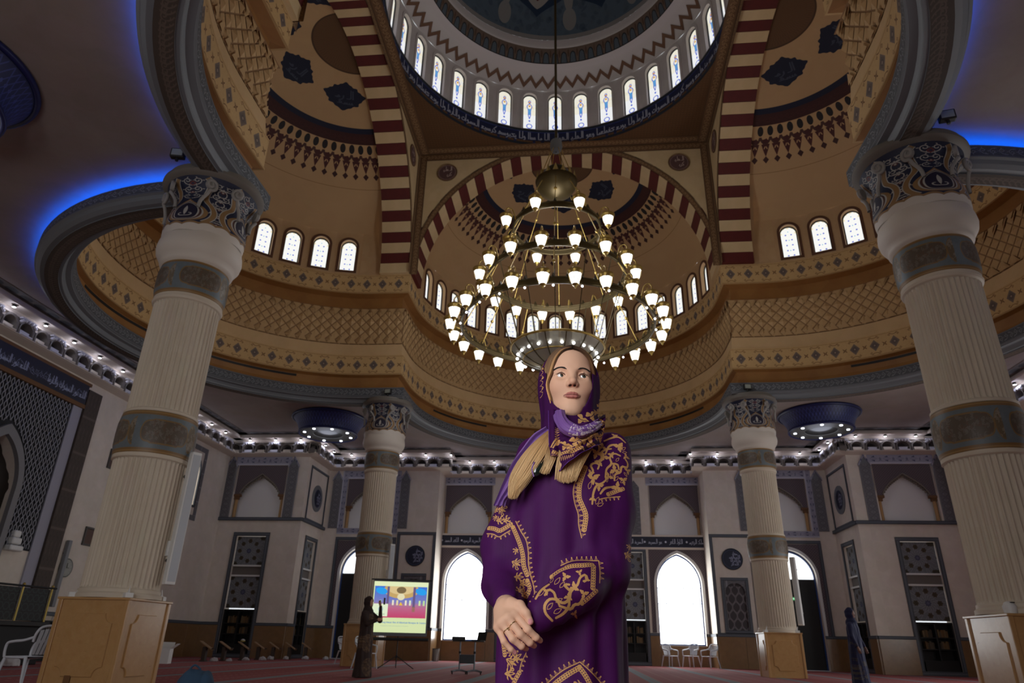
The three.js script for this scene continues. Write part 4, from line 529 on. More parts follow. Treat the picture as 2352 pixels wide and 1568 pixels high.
// ---- left (mihrab) wall and right wall, local x runs to -z on the left, +z on the right ----
const upWin = (x) => archPts(x, 5.9, 1.1, 7.2, 7.95, false, 8);
{
  const L0 = -ZB;                                                   // local x of the block front (world z = -x on the left)
  const zs = [9.9, 5.6], t = wallSeg('wall_left', 'left wall with the lattice framed prayer niche', [-XW, 0, 0], PI / 2, -20.6, L0, [upWin(9.9), upWin(-9.9), archPts(0, 0.1, 1.7, 4.6, 6.0, true, 12)], { cut: [[-0.86, 0.86]] });
  for (const x of [9.9, -9.9]) { const w = struct('window_' + (++winN), x > 0 ? 'upper arched window of the left wall behind the left front column' : 'upper arched window of the left wall beside the camera', 'window', [-XW, 0, 0], PI / 2); add(w, 'pane', new THREE.ShapeGeometry(shapeOf(upWin(x))).translate(0, 0, -0.25), std({ color: '#222', emissive: C(1, 0.98, 0.9), emissiveIntensity: 1.6 })); add(w, 'frame', slab(archPts(x, 5.82, 1.26, 7.2, 8.03, false, 8), [upWin(x)], 0.05), M.edge); add(w, 'carved_field', frameStrip(x - 0.9, x + 0.9, 5.3, 8.4, 0.2, 0.03), M.pil); }
  cornice([-XW, 0, 0], PI / 2, -20, L0 - 0.05, 'the left wall with the prayer niche');
  // prayer niche: arched recess, lattice spandrel, carved pilasters, inscription
  const m = thing('mihrab', 'carved prayer niche with white lattice spandrels on the left wall', 'prayer niche', [-XW, 0, 0], PI / 2); m.userData.kind = 'structure';
  add(m, 'niche_shell', surf(20, 16, (u, v) => { const a = PI * u, y = 0.02 + 5.9 * v, k = y < 4.6 ? 1 : Math.sqrt(Math.max(0, 1 - ((y - 4.6) / 1.42) ** 2)); return [-0.86 * k * Math.cos(a), y, -0.02 - 0.8 * k * Math.sin(a)]; }), std({ color: '#2b2118', roughness: 0.6 }));
  add(m, 'arch_edge', slab(archPts(0, 0.1, 2.1, 4.6, 6.3, true, 14), [archPts(0, 0.11, 1.7, 4.6, 6.0, true, 12)], 0.14), std({ color: '#7c7a7c', roughness: 0.6 }));
  add(m, 'dark_backing', slab(rect(-2.2, 3.0, 2.2, 7.65), [archPts(0, 2.9, 1.72, 4.6, 6.0, true, 12).map(([a, b]) => [a, Math.max(b, 3.01)])], 0.02), std({ color: '#252529', roughness: 0.8 }));
  const wav = []; const inArch = (x, y) => Math.abs(x) < 1.05 && (y < 4.6 || (y - 4.6) / 1.75 < Math.sqrt(Math.max(0, 1 - (x / 1.08) ** 2)));
  for (let i = -13; i <= 13; i++) for (const ph of [0, 1]) { let run = []; const flush = () => { if (run.length > 3) wav.push(tube(run, 0.02, run.length * 1, 4)); run = []; }; for (let y = 3.05; y <= 7.62; y += 0.08) { const x = i * 0.17 + (ph ? 1 : -1) * 0.062 * Math.sin(y * 2 * PI / 0.46 + (i % 2) * PI); if (Math.abs(x) > 2.2 || inArch(x, y)) flush(); else run.push([x, y, 0.05]); } flush(); }
  const lt = add(m, 'lattice', wav, std({ color: '#8c8c93', roughness: 0.6 })); lt.userData.kind = 'stuff';
  for (const s of [-1, 1]) { add(m, 'white_reveal', span(s > 0 ? 2.2 : -2.62, s > 0 ? 2.62 : -2.2, 1.4, 7.7, -0.02, 0.06), std({ color: '#9c9aa6', roughness: 0.6 })); add(m, 'carved_pilaster', merge([strip(s > 0 ? 2.64 : -3.3, s > 0 ? 3.3 : -2.64, 1.38, 8.3, 0.13, true, 1.2), span(s > 0 ? 2.64 : -3.3, s > 0 ? 3.3 : -2.64, 1.38, 8.3, 0, 0.125)]), std({ map: T.pil, color: '#b09a86', roughness: 0.7 })); add(m, 'corbel', merge([rbox(0.5, 0.16, 0.3, 0.05, s * 1.45, 3.0, 0.1), rbox(0.36, 0.2, 0.24, 0.06, s * 1.45, 3.2, 0.08), rbox(0.26, 0.2, 0.2, 0.06, s * 1.45, 3.4, 0.06)]), M.white); }
  add(m, 'inscription_panel', merge([strip(-2.6, 2.6, 7.75, 8.4, 0.12, false, 2.6), span(-2.6, 2.6, 7.75, 8.4, 0, 0.115)]), std({ map: canvasTex(1024, 256, (g, w, h) => { g.fillStyle = '#262633'; g.fillRect(0, 0, w, h); for (let i = 0; i < 14; i++) scroll(g, (i + 0.5) * w / 14, h * 0.6, 52, i % 2 ? 1 : -1, i * 0.8, '#6c7184', 0.13); script(g, 'ALLh nwr ALsmwAt wALArz', w - 20, h * 0.72, 92, '#9298ad', 0.12); }), roughness: 0.5 }));
  add(m, 'brown_bands', merge([span(-2.7, 2.7, 7.62, 7.75, 0, 0.12), span(-2.7, 2.7, 8.4, 8.5, 0, 0.12)]), M.corbel);
  const R = wallSeg('wall_right', 'right wall of the hall with a row of tall windows', [XW, 0, 0], -PI / 2, ZB, 20.6, [-5, -0.4, 4.2].map((x) => tallPts(x)), { cut: [[-6.05, -3.95], [-1.45, 0.65], [3.15, 5.25]] });
  ['first', 'second', 'third'].forEach((n, i) => tallWindow([XW, 0, 0], -PI / 2, [-5, -0.4, 4.2][i], `${n} tall pointed window of the right wall counted from the rear`));
  cornice([XW, 0, 0], -PI / 2, ZB + 0.05, 20, 'the right wall');
  const fw = [5.1, 1.2];                                         // the daylight reaches the visitors from the front left
  wallSeg('wall_front', 'front wall behind the camera with tall windows at the left', [0, 0, 20.6], PI, -16.4, 16.4, fw.map((x) => tallPts(x)), { cut: [[0.15, 2.25], [4.05, 6.15]] });
  ['left', 'middle'].forEach((n, i) => tallWindow([0, 0, 20.6], PI, fw[i], `tall pointed window of the front wall behind the camera, ${n}`));
}
// ---------- columns ----------
const AX = 6.72, HP = 1.274, HWp = 0.569;
T.bandCol = canvasTex(1024, 256, (g, w, h) => { g.fillStyle = '#626a6d'; g.fillRect(0, 0, w, h); speckle(g, w, h, 500, ['#5a6265', '#6a7275'], 4, 18, 0.3);
  for (let i = 0; i < 2; i++) { const x = (i + 0.5) * w / 2; g.save(); g.beginPath(); g.moveTo(x - 200, h * 0.5); g.bezierCurveTo(x - 190, h * 0.16, x - 130, h * 0.3, x - 110, h * 0.22); g.lineTo(x + 110, h * 0.22); g.bezierCurveTo(x + 130, h * 0.3, x + 190, h * 0.16, x + 200, h * 0.5); g.bezierCurveTo(x + 190, h * 0.84, x + 130, h * 0.7, x + 110, h * 0.78); g.lineTo(x - 110, h * 0.78); g.bezierCurveTo(x - 130, h * 0.7, x - 190, h * 0.84, x - 200, h * 0.5); g.closePath(); g.fillStyle = '#564a3c'; g.fill(); g.lineWidth = 10; g.strokeStyle = '#7a5f38'; g.stroke(); g.clip(); for (let k = 0; k < 90; k++) scroll(g, x + rr(-190, 190), h / 2 + rr(-80, 80), 16, k % 2 ? 1 : -1, rr(0, 6), k % 3 ? '#6b6156' : '#5f4634', 0.24); g.restore();
    const y2 = x + w / 4; g.save(); g.beginPath(); g.ellipse(y2, h / 2, 52, 84, 0, 0, 7); g.fillStyle = '#64553f'; g.fill(); g.strokeStyle = '#7a5f38'; g.lineWidth = 8; g.stroke(); g.clip(); for (let k = 0; k < 20; k++) scroll(g, y2 + rr(-50, 50), h / 2 + rr(-80, 80), 16, 1, rr(0, 6), '#84796a', 0.24); g.restore(); }
  g.fillStyle = '#7b5c33'; g.fillRect(0, 0, w, 26); g.fillRect(0, h - 26, w, 26); g.fillStyle = '#937243'; g.fillRect(0, 6, w, 7); g.fillRect(0, h - 13, w, 7); });
T.capital = canvasTex(2048, 1024, (g, w, h) => {                   // four quarters: drop medallion at the quarter's middle, navy panels between
  g.fillStyle = '#1b2038'; g.fillRect(0, 0, w, h); const q = w / 4;
  const L = '#a9a49c', Br = '#8a6a44';
  for (let i = 0; i < 4; i++) { const x = (i + 0.5) * q, e = i * q;
    // navy panel ornament round e
    for (const ex of [e, e + q]) { g.save(); g.beginPath(); g.rect(e, 0, q, h); g.clip(); for (const [y, s] of [[130, 62], [300, 70], [470, 62], [640, 58], [790, 50]]) { scroll(g, ex + 42, y, s, 1, 0.4, L, 0.17); scroll(g, ex - 42, y, s, -1, -0.4, L, 0.17); rosette(g, ex, y + 60, 26, 4, '#5a2a26', L); } for (const y of [220, 400, 560, 720]) { g.strokeStyle = L; g.lineWidth = 11; g.beginPath(); g.ellipse(ex, y, 40, 54, 0, 0, 7); g.stroke(); } g.restore(); }
    // panel above the drop
    for (const [y, s] of [[90, 60], [210, 66], [330, 56]]) { scroll(g, x + 50, y, s, 1, -0.3, L, 0.17); scroll(g, x - 50, y, s, -1, 0.3, L, 0.17); } rosette(g, x, 120, 34, 4, '#6b2f2a', '#2a2440'); rosette(g, x, 260, 26, 4, '#6b2f2a', L);
    // brown strapwork flowing round the drop
    for (const s of [-1, 1]) { g.save(); g.translate(x, 0); g.scale(s, 1); for (const [c, lw] of [[L, 58], [Br, 40]]) { g.strokeStyle = c; g.lineWidth = lw; g.beginPath(); g.moveTo(118, 40); g.bezierCurveTo(215, 130, 60, 330, 170, 470); g.bezierCurveTo(245, 600, 240, 760, 150, 860); g.stroke(); } g.restore(); }
    const drop = (k) => { g.beginPath(); g.moveTo(x, 400 + (1 - k) * 200); g.bezierCurveTo(x + 40 * k, 500, x + 190 * k, 560, x + 175 * k, 700); g.bezierCurveTo(x + 160 * k, 840 - (1 - k) * 60, x + 60, 860 - (1 - k) * 90, x, 870 - (1 - k) * 100); g.bezierCurveTo(x - 60, 860 - (1 - k) * 90, x - 160 * k, 840 - (1 - k) * 60, x - 175 * k, 700); g.bezierCurveTo(x - 190 * k, 560, x - 40 * k, 500, x, 400 + (1 - k) * 200); g.closePath(); };
    drop(1); g.fillStyle = Br; g.fill(); drop(0.8); g.fillStyle = L; g.fill(); drop(0.72); g.fillStyle = '#4b2f2c'; g.fill(); drop(0.62); g.fillStyle = L; g.fill(); drop(0.54); g.fillStyle = '#201b30'; g.fill();
    g.fillStyle = L; g.beginPath(); g.moveTo(x, 560); g.quadraticCurveTo(x + 34, 650, x, 760); g.quadraticCurveTo(x - 34, 650, x, 560); g.fill(); for (const s of [-1, 1]) { g.strokeStyle = L; g.lineWidth = 13; g.beginPath(); g.moveTo(x, 770); g.bezierCurveTo(x + s * 60, 780, x + s * 66, 700, x + s * 30, 716); g.stroke(); }
  }
  // scalloped white lower edge with a brown outline
  for (const [col, dy] of [[Br, 0], ['#c9bfb2', 34]]) { g.fillStyle = col; g.beginPath(); g.moveTo(0, h); for (let i = 0; i <= 256; i++) { const u = i / 256 * 8, f = Math.abs(((u + 0.5) % 1) - 0.5) * 2, k = Math.floor(u + 0.5) % 2; g.lineTo(i / 256 * w, 872 + dy + (k ? 20 : -30) * (1 - f) ** 0.5 + 70 * (1 - Math.sqrt(1 - (1 - f) ** 2)) * 0.2 - 26 * Math.sin(f * PI)); } g.lineTo(w, h); g.fill(); }
}, { wrap: true });
{
  const shaftM = std({ map: mottled(256, 256, '#c9bba6', 160, ['#c1b29c', '#d1c4b0'], 6, 30, 0.2, [1, 1]), roughness: 0.62 }), bellM = std({ color: '#cbc0b2', roughness: 0.6 }), bandM = std({ map: T.bandCol, bumpMap: T.bandCol, bumpScale: 0.006, roughness: 0.5 }), capM = std({ map: T.capital, bumpMap: T.capital, bumpScale: 0.03, roughness: 0.6 }), scrM = std({ color: '#8f8a84', roughness: 0.6 }), abM = std({ color: '#6d665d', roughness: 0.6 });
  const NF = 44, fluted = (y0, y1, r) => { const n = NF * 8, prof = [[0, -0.03], [0.06, 0], [0.94, 0], [1, -0.03]]; return merge([surf(n, 3, (u, v) => { const a = 2 * PI * u, k = Math.round(v * 3), f = (u * NF) % 1, e = (k === 0 || k === 3) ? 0 : 1, d = e * 0.026 * (f > 0.22 ? Math.sqrt(Math.max(0, 1 - (((f - 0.61) / 0.39) ** 2))) : 0); const q = r - d; return [q * Math.cos(a), y0 + (y1 - y0) * [0, 0.02, 0.98, 1][k], q * Math.sin(a)]; }, (u, v) => [u * 3.6, v * 2])]); };
  const lower = merge([fluted(1.42, 3.44, 0.57), latheCrisp([[0.62, HP], [0.62, 1.33], [0.59, 1.36], [0.59, 1.4], [0.57, 1.42]], 48)]), mid = merge([fluted(4.27, 6.34, 0.57), latheCrisp([[0.57, 4.2], [0.6, 4.22], [0.6, 4.26], [0.57, 4.28]], 48), latheCrisp([[0.57, 6.33], [0.6, 6.35], [0.615, 6.39], [0.6, 6.43], [0.6, 6.46]], 48), latheCrisp([[0.57, 3.42], [0.6, 3.44], [0.6, 3.5]], 48)]);
  const bandG = (y0, y1) => surf(64, 4, (u, v) => { const a = 2 * PI * u, r = 0.6 + 0.035 * Math.sin(PI * v) ** 0.4; return [r * Math.sin(a), y0 + (y1 - y0) * v, r * Math.cos(a)]; }, (u, v) => [u * 2, v]);
  const bell = lathe([[0.6, 7.12], [0.64, 7.15], [0.66, 7.19], [0.655, 7.24], [0.7, 7.29], [0.755, 7.38], [0.775, 7.48], [0.765, 7.58], [0.745, 7.66], [0.735, 7.72]], 64);
  const capProf = [[0.735, 7.68], [0.755, 7.8], [0.765, 7.95], [0.745, 8.12], [0.7, 8.3], [0.675, 8.45], [0.69, 8.6], [0.75, 8.72], [0.83, 8.82], [0.86, 8.86]], nc = capProf.length - 1;
  const cap = surf(96, nc, (u, v) => { const [r, y] = capProf[Math.round(v * nc)], a = 2 * PI * u - PI / 4, k = 1 + 0.025 * Math.cos(4 * (a)) * (v < 0.6 ? 1 : 0); return [r * k * Math.sin(a), y, r * k * Math.cos(a)]; }, (u, v) => [u, (capProf[Math.round(v * nc)][1] - 7.68) / 1.18]);
  const vol = (() => { const p = []; for (let i = 0; i <= 26; i++) { const a = -PI / 2 + i / 26 * 2.1 * 2 * PI * 0.72, r = 0.13 * (1 - i / 30); p.push([0.13 * 0 + r * Math.cos(a) * 0.9, r * Math.sin(a), 0]); } const stem = [[-0.1, -0.5, -0.12], [-0.08, -0.34, -0.1], [-0.02, -0.2, -0.03]]; return merge([tube([...stem, ...p.map(([x, y, z]) => [x, y, 0.02])], 0.035, 60, 6), new THREE.CylinderGeometry(0.1, 0.1, 0.05, 16).rotateX(PI / 2)]); })();
  const abacus = latheCrisp([[0.84, 8.84], [0.93, 8.88], [0.96, 8.92], [0.96, 8.97], [0.9, 9.0], [0.9, 9.08]], 64);
  const panelG = (() => { const w = 0.36, h = 0.42, n = 0.13, p = []; const arc = (cx, cy, a0, a1) => { for (let i = 0; i <= 6; i++) { const a = a0 + (a1 - a0) * i / 6; p.push([cx + n * Math.cos(a), cy + n * Math.sin(a)]); } }; arc(w, -h, PI, PI / 2); arc(w, h, -PI / 2, -PI); arc(-w, h, 0, -PI / 2); arc(-w, -h, PI / 2, 0); return slab(p, [], 0.015, 0.008); })();
  const labels = [['left front', -1, 1], ['right front', 1, 1], ['left rear', -1, -1], ['right rear', 1, -1]];
  const where = { 'left front': 'beside the plastic chair', 'right front': 'at the right edge', 'left rear': 'behind the projector screen', 'right rear': 'beside the far door with the exit sign' };
  for (const [n, sx, sz] of labels) {
    const c = thing('column', `${n} fluted cream column on a tan marble pedestal ${where[n]}`, 'column', [sx * AX, 0, sz * AX], 0, 'four great columns');
    const p = add(c, 'pedestal', merge([box(2 * HWp - 0.05, HP - 0.03, 2 * HWp - 0.05, 0, (HP - 0.03) / 2 + 0.001, 0)]), M.marble);
    for (const [a, b] of [[-1, -1], [1, -1], [-1, 1], [1, 1]]) add(p, 'corner_post', rbox(0.07, HP - 0.03, 0.07, 0.01, a * (HWp - 0.035), (HP - 0.03) / 2 + 0.001, b * (HWp - 0.035)), M.marble);
    for (let k = 0; k < 4; k++) { const m = add(p, 'notched_panel', panelG, M.marble); m.rotation.y = k * PI / 2; m.position.set(Math.sin(k * PI / 2) * (HWp - 0.028), 0.62, Math.cos(k * PI / 2) * (HWp - 0.028)); }
    add(p, 'cap_slab', rbox(2 * HWp + 0.03, 0.035, 2 * HWp + 0.03, 0.008, 0, HP - 0.018, 0), M.marble);
    if (n === 'left front') add(p, 'wall_socket', rbox(0.1, 0.12, 0.02, 0.004, -0.12, 0.15, HWp - 0.01), M.corbel);
    add(c, 'fluted_shaft', lower, shaftM); add(c, 'fluted_shaft', mid, shaftM); add(c, 'painted_band', bandG(3.5, 4.21), bandM); add(c, 'painted_band', bandG(6.46, 7.14), bandM); add(c, 'bell', bell, bellM);
    const cp = add(c, 'capital', cap, capM);
    for (let k = 0; k < 4; k++) for (const s of [-1, 1]) { const a = k * PI / 2 + s * 27 * D2R, m = add(cp, 'volute', vol, scrM); m.position.set(0.84 * Math.sin(a), 8.66, 0.84 * Math.cos(a)); m.rotation.y = a + s * 0.5; m.scale.x = s; }
    add(c, 'abacus', abacus, abM);
    // flood lamp on the ring beam next to the capital
    const fl = thing('flood_lamp', `small square flood lamp on the ring beam above the ${n} column`, 'lamp', sz > 0 ? [sx * 6.93, 9.16, 7.8] : [sx * 6.5, 9.26, -5.84], sz > 0 ? -sx * 0.2 : sx * 0.15, 'flood lamps above the columns');
    add(fl, 'housing', rbox(0.26, 0.2, 0.12, 0.02), M.dark); add(fl, 'glass', box(0.2, 0.14, 0.01, 0, 0, sz > 0 ? 0.062 : 0.062), std({ color: '#8f958c', roughness: 0.25 })); add(fl, 'bracket', rod([0, -0.16, 0], [0, -0.1, 0], 0.03), M.dark); add(fl, 'arm', rod([0, 0, -0.05], [-sx * 0.1, 0.2, -0.2], 0.02), M.dark);
  }
  // line-array loudspeakers fixed to the columns
  for (const [n, x, y, z, len, rotY] of [['left front', -AX + 0.72, 2.58, AX - 0.1, 2.15, 1.0], ['right rear', AX + 0.72, 2.54, -AX + 0.1, 2.08, -0.6], ['left rear', -AX + 0.75, 3.2, -AX + 0.3, 1.3, 0.6]]) {
    const s = thing('column_speaker', `slim white column loudspeaker fixed beside the ${n} column`, 'loudspeaker', [x, y, z], rotY, 'column loudspeakers');
    add(s, 'case', rbox(0.17, len, 0.13, 0.02), M.white); add(s, 'grille', rbox(0.13, len - 0.1, 0.02, 0.005, 0, 0, 0.062), std({ color: '#b9bcc0', roughness: 0.6 })); for (const q of [-1, 1]) add(s, 'bracket', box(0.05, 0.04, 0.3, 0, q * len * 0.32, -0.14), M.ringPlain); add(s, 'amplifier_box', rbox(0.16, 0.24, 0.08, 0.01, -0.02, -len * 0.24, -0.1), M.white);
  }
  // tissue boxes on the pedestal tops
  const tis = (label, x, z, turn, w = 0.2, fold = 1) => { const t = thing('tissue_box', label, 'tissue box', [x, HP + 0.0005, z], turn, 'tissue boxes on the pedestals'); add(t, 'carton', rbox(w, 0.07, 0.11, 0.004, 0, 0.035, 0, 1), M.white); add(t, 'tissue', surf(8, 6, (u, v) => { const a = u * 2 * PI; const r = 0.03 * (1 - v * 0.6) * (1 + 0.5 * Math.sin(3 * a)); return [r * Math.cos(a) + 0.04 * v * fold, 0.068 + 0.1 * v + 0.02 * Math.sin(a * 2) * v, r * Math.sin(a) * 0.5 * (1 - v)]; }), M.white); };
  tis('tissue box on the left corner of the left front pedestal', -AX - 0.4, AX + 0.42, 0.1); tis('tissue box on the front corner of the left front pedestal, before the shaft', -AX + 0.47, AX + 0.49, -0.75, 0.18, 0.2); tis('tissue box on the right back corner of the left front pedestal', -AX + 0.46, AX - 0.42, -1.3, 0.16);
  tis('tissue box on the left corner of the right rear pedestal', AX - 0.46, -AX + 0.42, 0.4, 0.18); tis('tissue box on the right corner of the right rear pedestal', AX + 0.46, -AX + 0.42, -0.2, 0.18); 
  const rl = thing('tissue_roll_holder', 'white tissue roll holder on the right front pedestal', 'tissue holder', [AX - 0.46, HP + 0.0005, AX + 0.46], 0.3); add(rl, 'tub', latheCrisp([[0.001, 0], [0.075, 0], [0.085, 0.08], [0.08, 0.1], [0.001, 0.1]], 24), M.white); add(rl, 'lid', new THREE.SphereGeometry(0.072, 16, 8, 0, 7, 0, PI / 2).scale(1, 0.75, 1).translate(0, 0.1, 0), M.white); add(rl, 'slot', box(0.05, 0.012, 0.05, 0, 0.135, 0.05), M.dark);
}
// ---------- chandelier ----------
const brass = std({ color: '#b89a52', metalness: 0.7, roughness: 0.35 }), brassDark = std({ color: '#4a3d22', metalness: 0.7, roughness: 0.45 });
{
  const ch = thing('chandelier', 'great tiered brass chandelier with glowing lanterns hanging below the dome', 'chandelier', [0, 0, 0]);
  const glassM = std({ color: '#e8eef2', emissive: C(0.93, 0.97, 1.0), emissiveIntensity: GLOW.lantern, roughness: 0.3 });
  // lantern: cap, ribbed glass cup, finial; origin at its centre
  const cup = surf(24, 6, (u, v) => { const a = 2 * PI * u, y = 0.1 - 0.3 * v, r = (0.155 - 0.075 * v ** 1.4) * (1 + 0.03 * Math.cos(8 * a)); return [r * Math.cos(a), y, r * Math.sin(a)]; });
  const capG = merge([lathe([[0.03, 0.27], [0.06, 0.25], [0.1, 0.24], [0.13, 0.2], [0.17, 0.19], [0.2, 0.17], [0.2, 0.13], [0.17, 0.1], [0.165, 0.06]], 20), ...Array.from({ length: 10 }, (_, i) => sph(0.02, 0.185 * Math.cos(i * PI / 5), 0.155, 0.185 * Math.sin(i * PI / 5), 5, 4))]);
  const ribs = merge(Array.from({ length: 8 }, (_, i) => { const a = (i + 0.5) * PI / 4; return tube([[0.165 * Math.cos(a), 0.09, 0.165 * Math.sin(a)], [0.135 * Math.cos(a), -0.08, 0.135 * Math.sin(a)], [0.06 * Math.cos(a), -0.21, 0.06 * Math.sin(a)]], 0.007, 6, 4); }));
  const fin = lathe([[0.085, -0.2], [0.07, -0.23], [0.03, -0.25], [0.035, -0.28], [0.0, -0.33]], 12), bobe = lathe([[0.0, -0.2], [0.085, -0.2]], 12);
  const arm = (R) => merge([tube([[0.02, 0.24, 0], [0.02, 0.36, 0], [-0.06, 0.46, 0], [-0.18, 0.44, 0], [-0.24, 0.3, 0], [-0.3, 0.1, 0]], 0.018, 20, 6), tube([[-0.16, 0.44, 0], [-0.1, 0.36, 0], [-0.14, 0.3, 0]], 0.012, 8, 5)]);
  const armG = arm();
  const ringTube = (R, y, r) => new THREE.TorusGeometry(R, r, 8, 64).rotateX(PI / 2).translate(0, y, 0);
  const band = (R, y, h, n) => { const g = [ringTube(R, y, 0.03), ringTube(R, y + h, 0.022), surf(96, 1, (u, v) => [R * Math.cos(2 * PI * u), y + h * v, R * Math.sin(2 * PI * u)])]; for (let i = 0; i < n; i++) { const a = 2 * PI * i / n; g.push(new THREE.ConeGeometry(0.07, 0.16, 4).translate(R * Math.cos(a), y + h + 0.07, R * Math.sin(a))); } return merge(g); };
  const tiers = [[3.02, 8.95, 24, 'lower'], [2.28, 10.5, 16, 'middle'], [1.62, 12.2, 8, 'upper']];
  for (const [R, y, n, nm] of tiers) {
    const rg = add(ch, 'tier_ring', band(R - 0.3, y + 0.0, 0.16, n * 2), brassDark); 
    for (let i = 0; i < n; i++) {
      const a = 2 * PI * (i + 0.5) / n - 0.05, k = R, m = add(ch, 'lantern', cup, glassM); m.position.set(k * Math.cos(a), y, k * Math.sin(a)); m.rotation.y = -a;
      add(m, 'cap', capG, brass); add(m, 'ribs', merge([ribs, fin, bobe]), brass); add(m, 'arm', armG, brass);
    }
    const L = new THREE.PointLight(0xf2f6ff, 0.95 * n, 0, 2); L.position.set(0, y - 0.1, 0); L.shadow.radius = 30; L.castShadow = true; ch.add(L);
  }
  // stays between the tiers and up to the crown
  const st = (n, R0, y0, R1, y1, off = 0) => Array.from({ length: n }, (_, i) => { const a = 2 * PI * (i + off) / n; return rod([R0 * Math.cos(a), y0, R0 * Math.sin(a)], [R1 * Math.cos(a), y1, R1 * Math.sin(a)], 0.014, 6); });
  const stays = [...st(12, 2.72, 9.1, 1.98, 10.5), ...st(8, 1.98, 10.65, 1.32, 12.2), ...st(8, 1.32, 12.35, 0.5, 14.0)];
  for (const g of stays) add(ch, 'stay_rod', g, brass);
  const knots = []; for (const [n, R, y] of [[12, 2.35, 9.8], [8, 1.65, 11.4], [8, 0.95, 13.1]]) for (let i = 0; i < n; i++) { const a = 2 * PI * i / n; knots.push(sph(0.05, R * Math.cos(a), y, R * Math.sin(a), 8, 6)); } add(ch, 'rod_knots', knots, brass);
  add(ch, 'inner_chains', merge(st(14, 1.3, 8.32, 1.96, 10.5, 0.5)), brassDark);
  // crown: dark dish with a leafy rim below the rod
  add(ch, 'crown_dish', lathe([[0.02, 13.45], [0.25, 13.5], [0.5, 13.65], [0.62, 13.85], [0.66, 14.02], [0.62, 14.04], [0.46, 14.1], [0.42, 14.35], [0.3, 14.5]], 40), brassDark);
  add(ch, 'crown_leaves', Array.from({ length: 16 }, (_, i) => { const a = PI * i / 8; return new THREE.ConeGeometry(0.1, 0.3, 4).scale(1, 1, 0.4).rotateY(-a + PI / 2).translate(0.62 * Math.cos(a), 14.16, 0.62 * Math.sin(a)); }), brass);
  add(ch, 'crown_rods', st(6, 0.58, 14.05, 0.13, 15.35), brass); add(ch, 'crown_hub', latheCrisp([[0.02, 15.2], [0.16, 15.25], [0.2, 15.4], [0.18, 15.62], [0.06, 15.72], [0.02, 15.8]], 24), M.ringPlain);
  add(ch, 'hanging_rod', rod([0, 15.6, 0], [0, 30.25, 0], 0.045, 10), brassDark);
  // glass bowl at the bottom: dish, ribs, rim and small bulbs inside
  const dish = lathe([[0.05, 7.72], [0.3, 7.74], [0.62, 7.83], [0.95, 8.0], [1.18, 8.18], [1.3, 8.32]], 48);
  const bowl = add(ch, 'glass_bowl', dish, phy({ color: '#a9a493', roughness: 0.25, metalness: 0.2, transmission: 0.25, thickness: 0, side: 2 }));
  add(bowl, 'rim', merge([ringTube(1.3, 8.33, 0.035), ringTube(0.95, 8.0, 0.02), ringTube(0.45, 7.77, 0.03)]), brass);
  add(bowl, 'bowl_ribs', Array.from({ length: 14 }, (_, i) => { const a = PI * i / 7; return tube([[1.3, 8.33], [1.17, 8.16], [0.94, 7.98], [0.62, 7.81], [0.2, 7.7]].map(([r, y]) => [r * Math.cos(a), y, r * Math.sin(a)]), 0.017, 12, 5); }), brassDark);
  add(bowl, 'finial', lathe([[0.2, 7.72], [0.22, 7.62], [0.12, 7.5], [0.16, 7.4], [0.06, 7.28], [0.0, 7.16]], 20), brass);
  const bulbM = std({ color: '#ffffff', emissive: C(0.9, 0.92, 1), emissiveIntensity: GLOW.bulb });
  for (let i = 0; i < 22; i++) { const a = 2 * PI * i / 22; const b = add(bowl, 'bulb', sph(0.042, 0, 0, 0, 8, 6), bulbM); b.position.set(1.12 * Math.cos(a), 8.06, 1.12 * Math.sin(a)); }
  for (let i = 0; i < 24; i++) { const a = 2 * PI * i / 24; const b = add(ch, 'drop_bulb', sph(0.03, 0, 0, 0, 8, 6), bulbM); b.position.set(2.75 * Math.cos(a), 8.86, 2.75 * Math.sin(a)); }
}
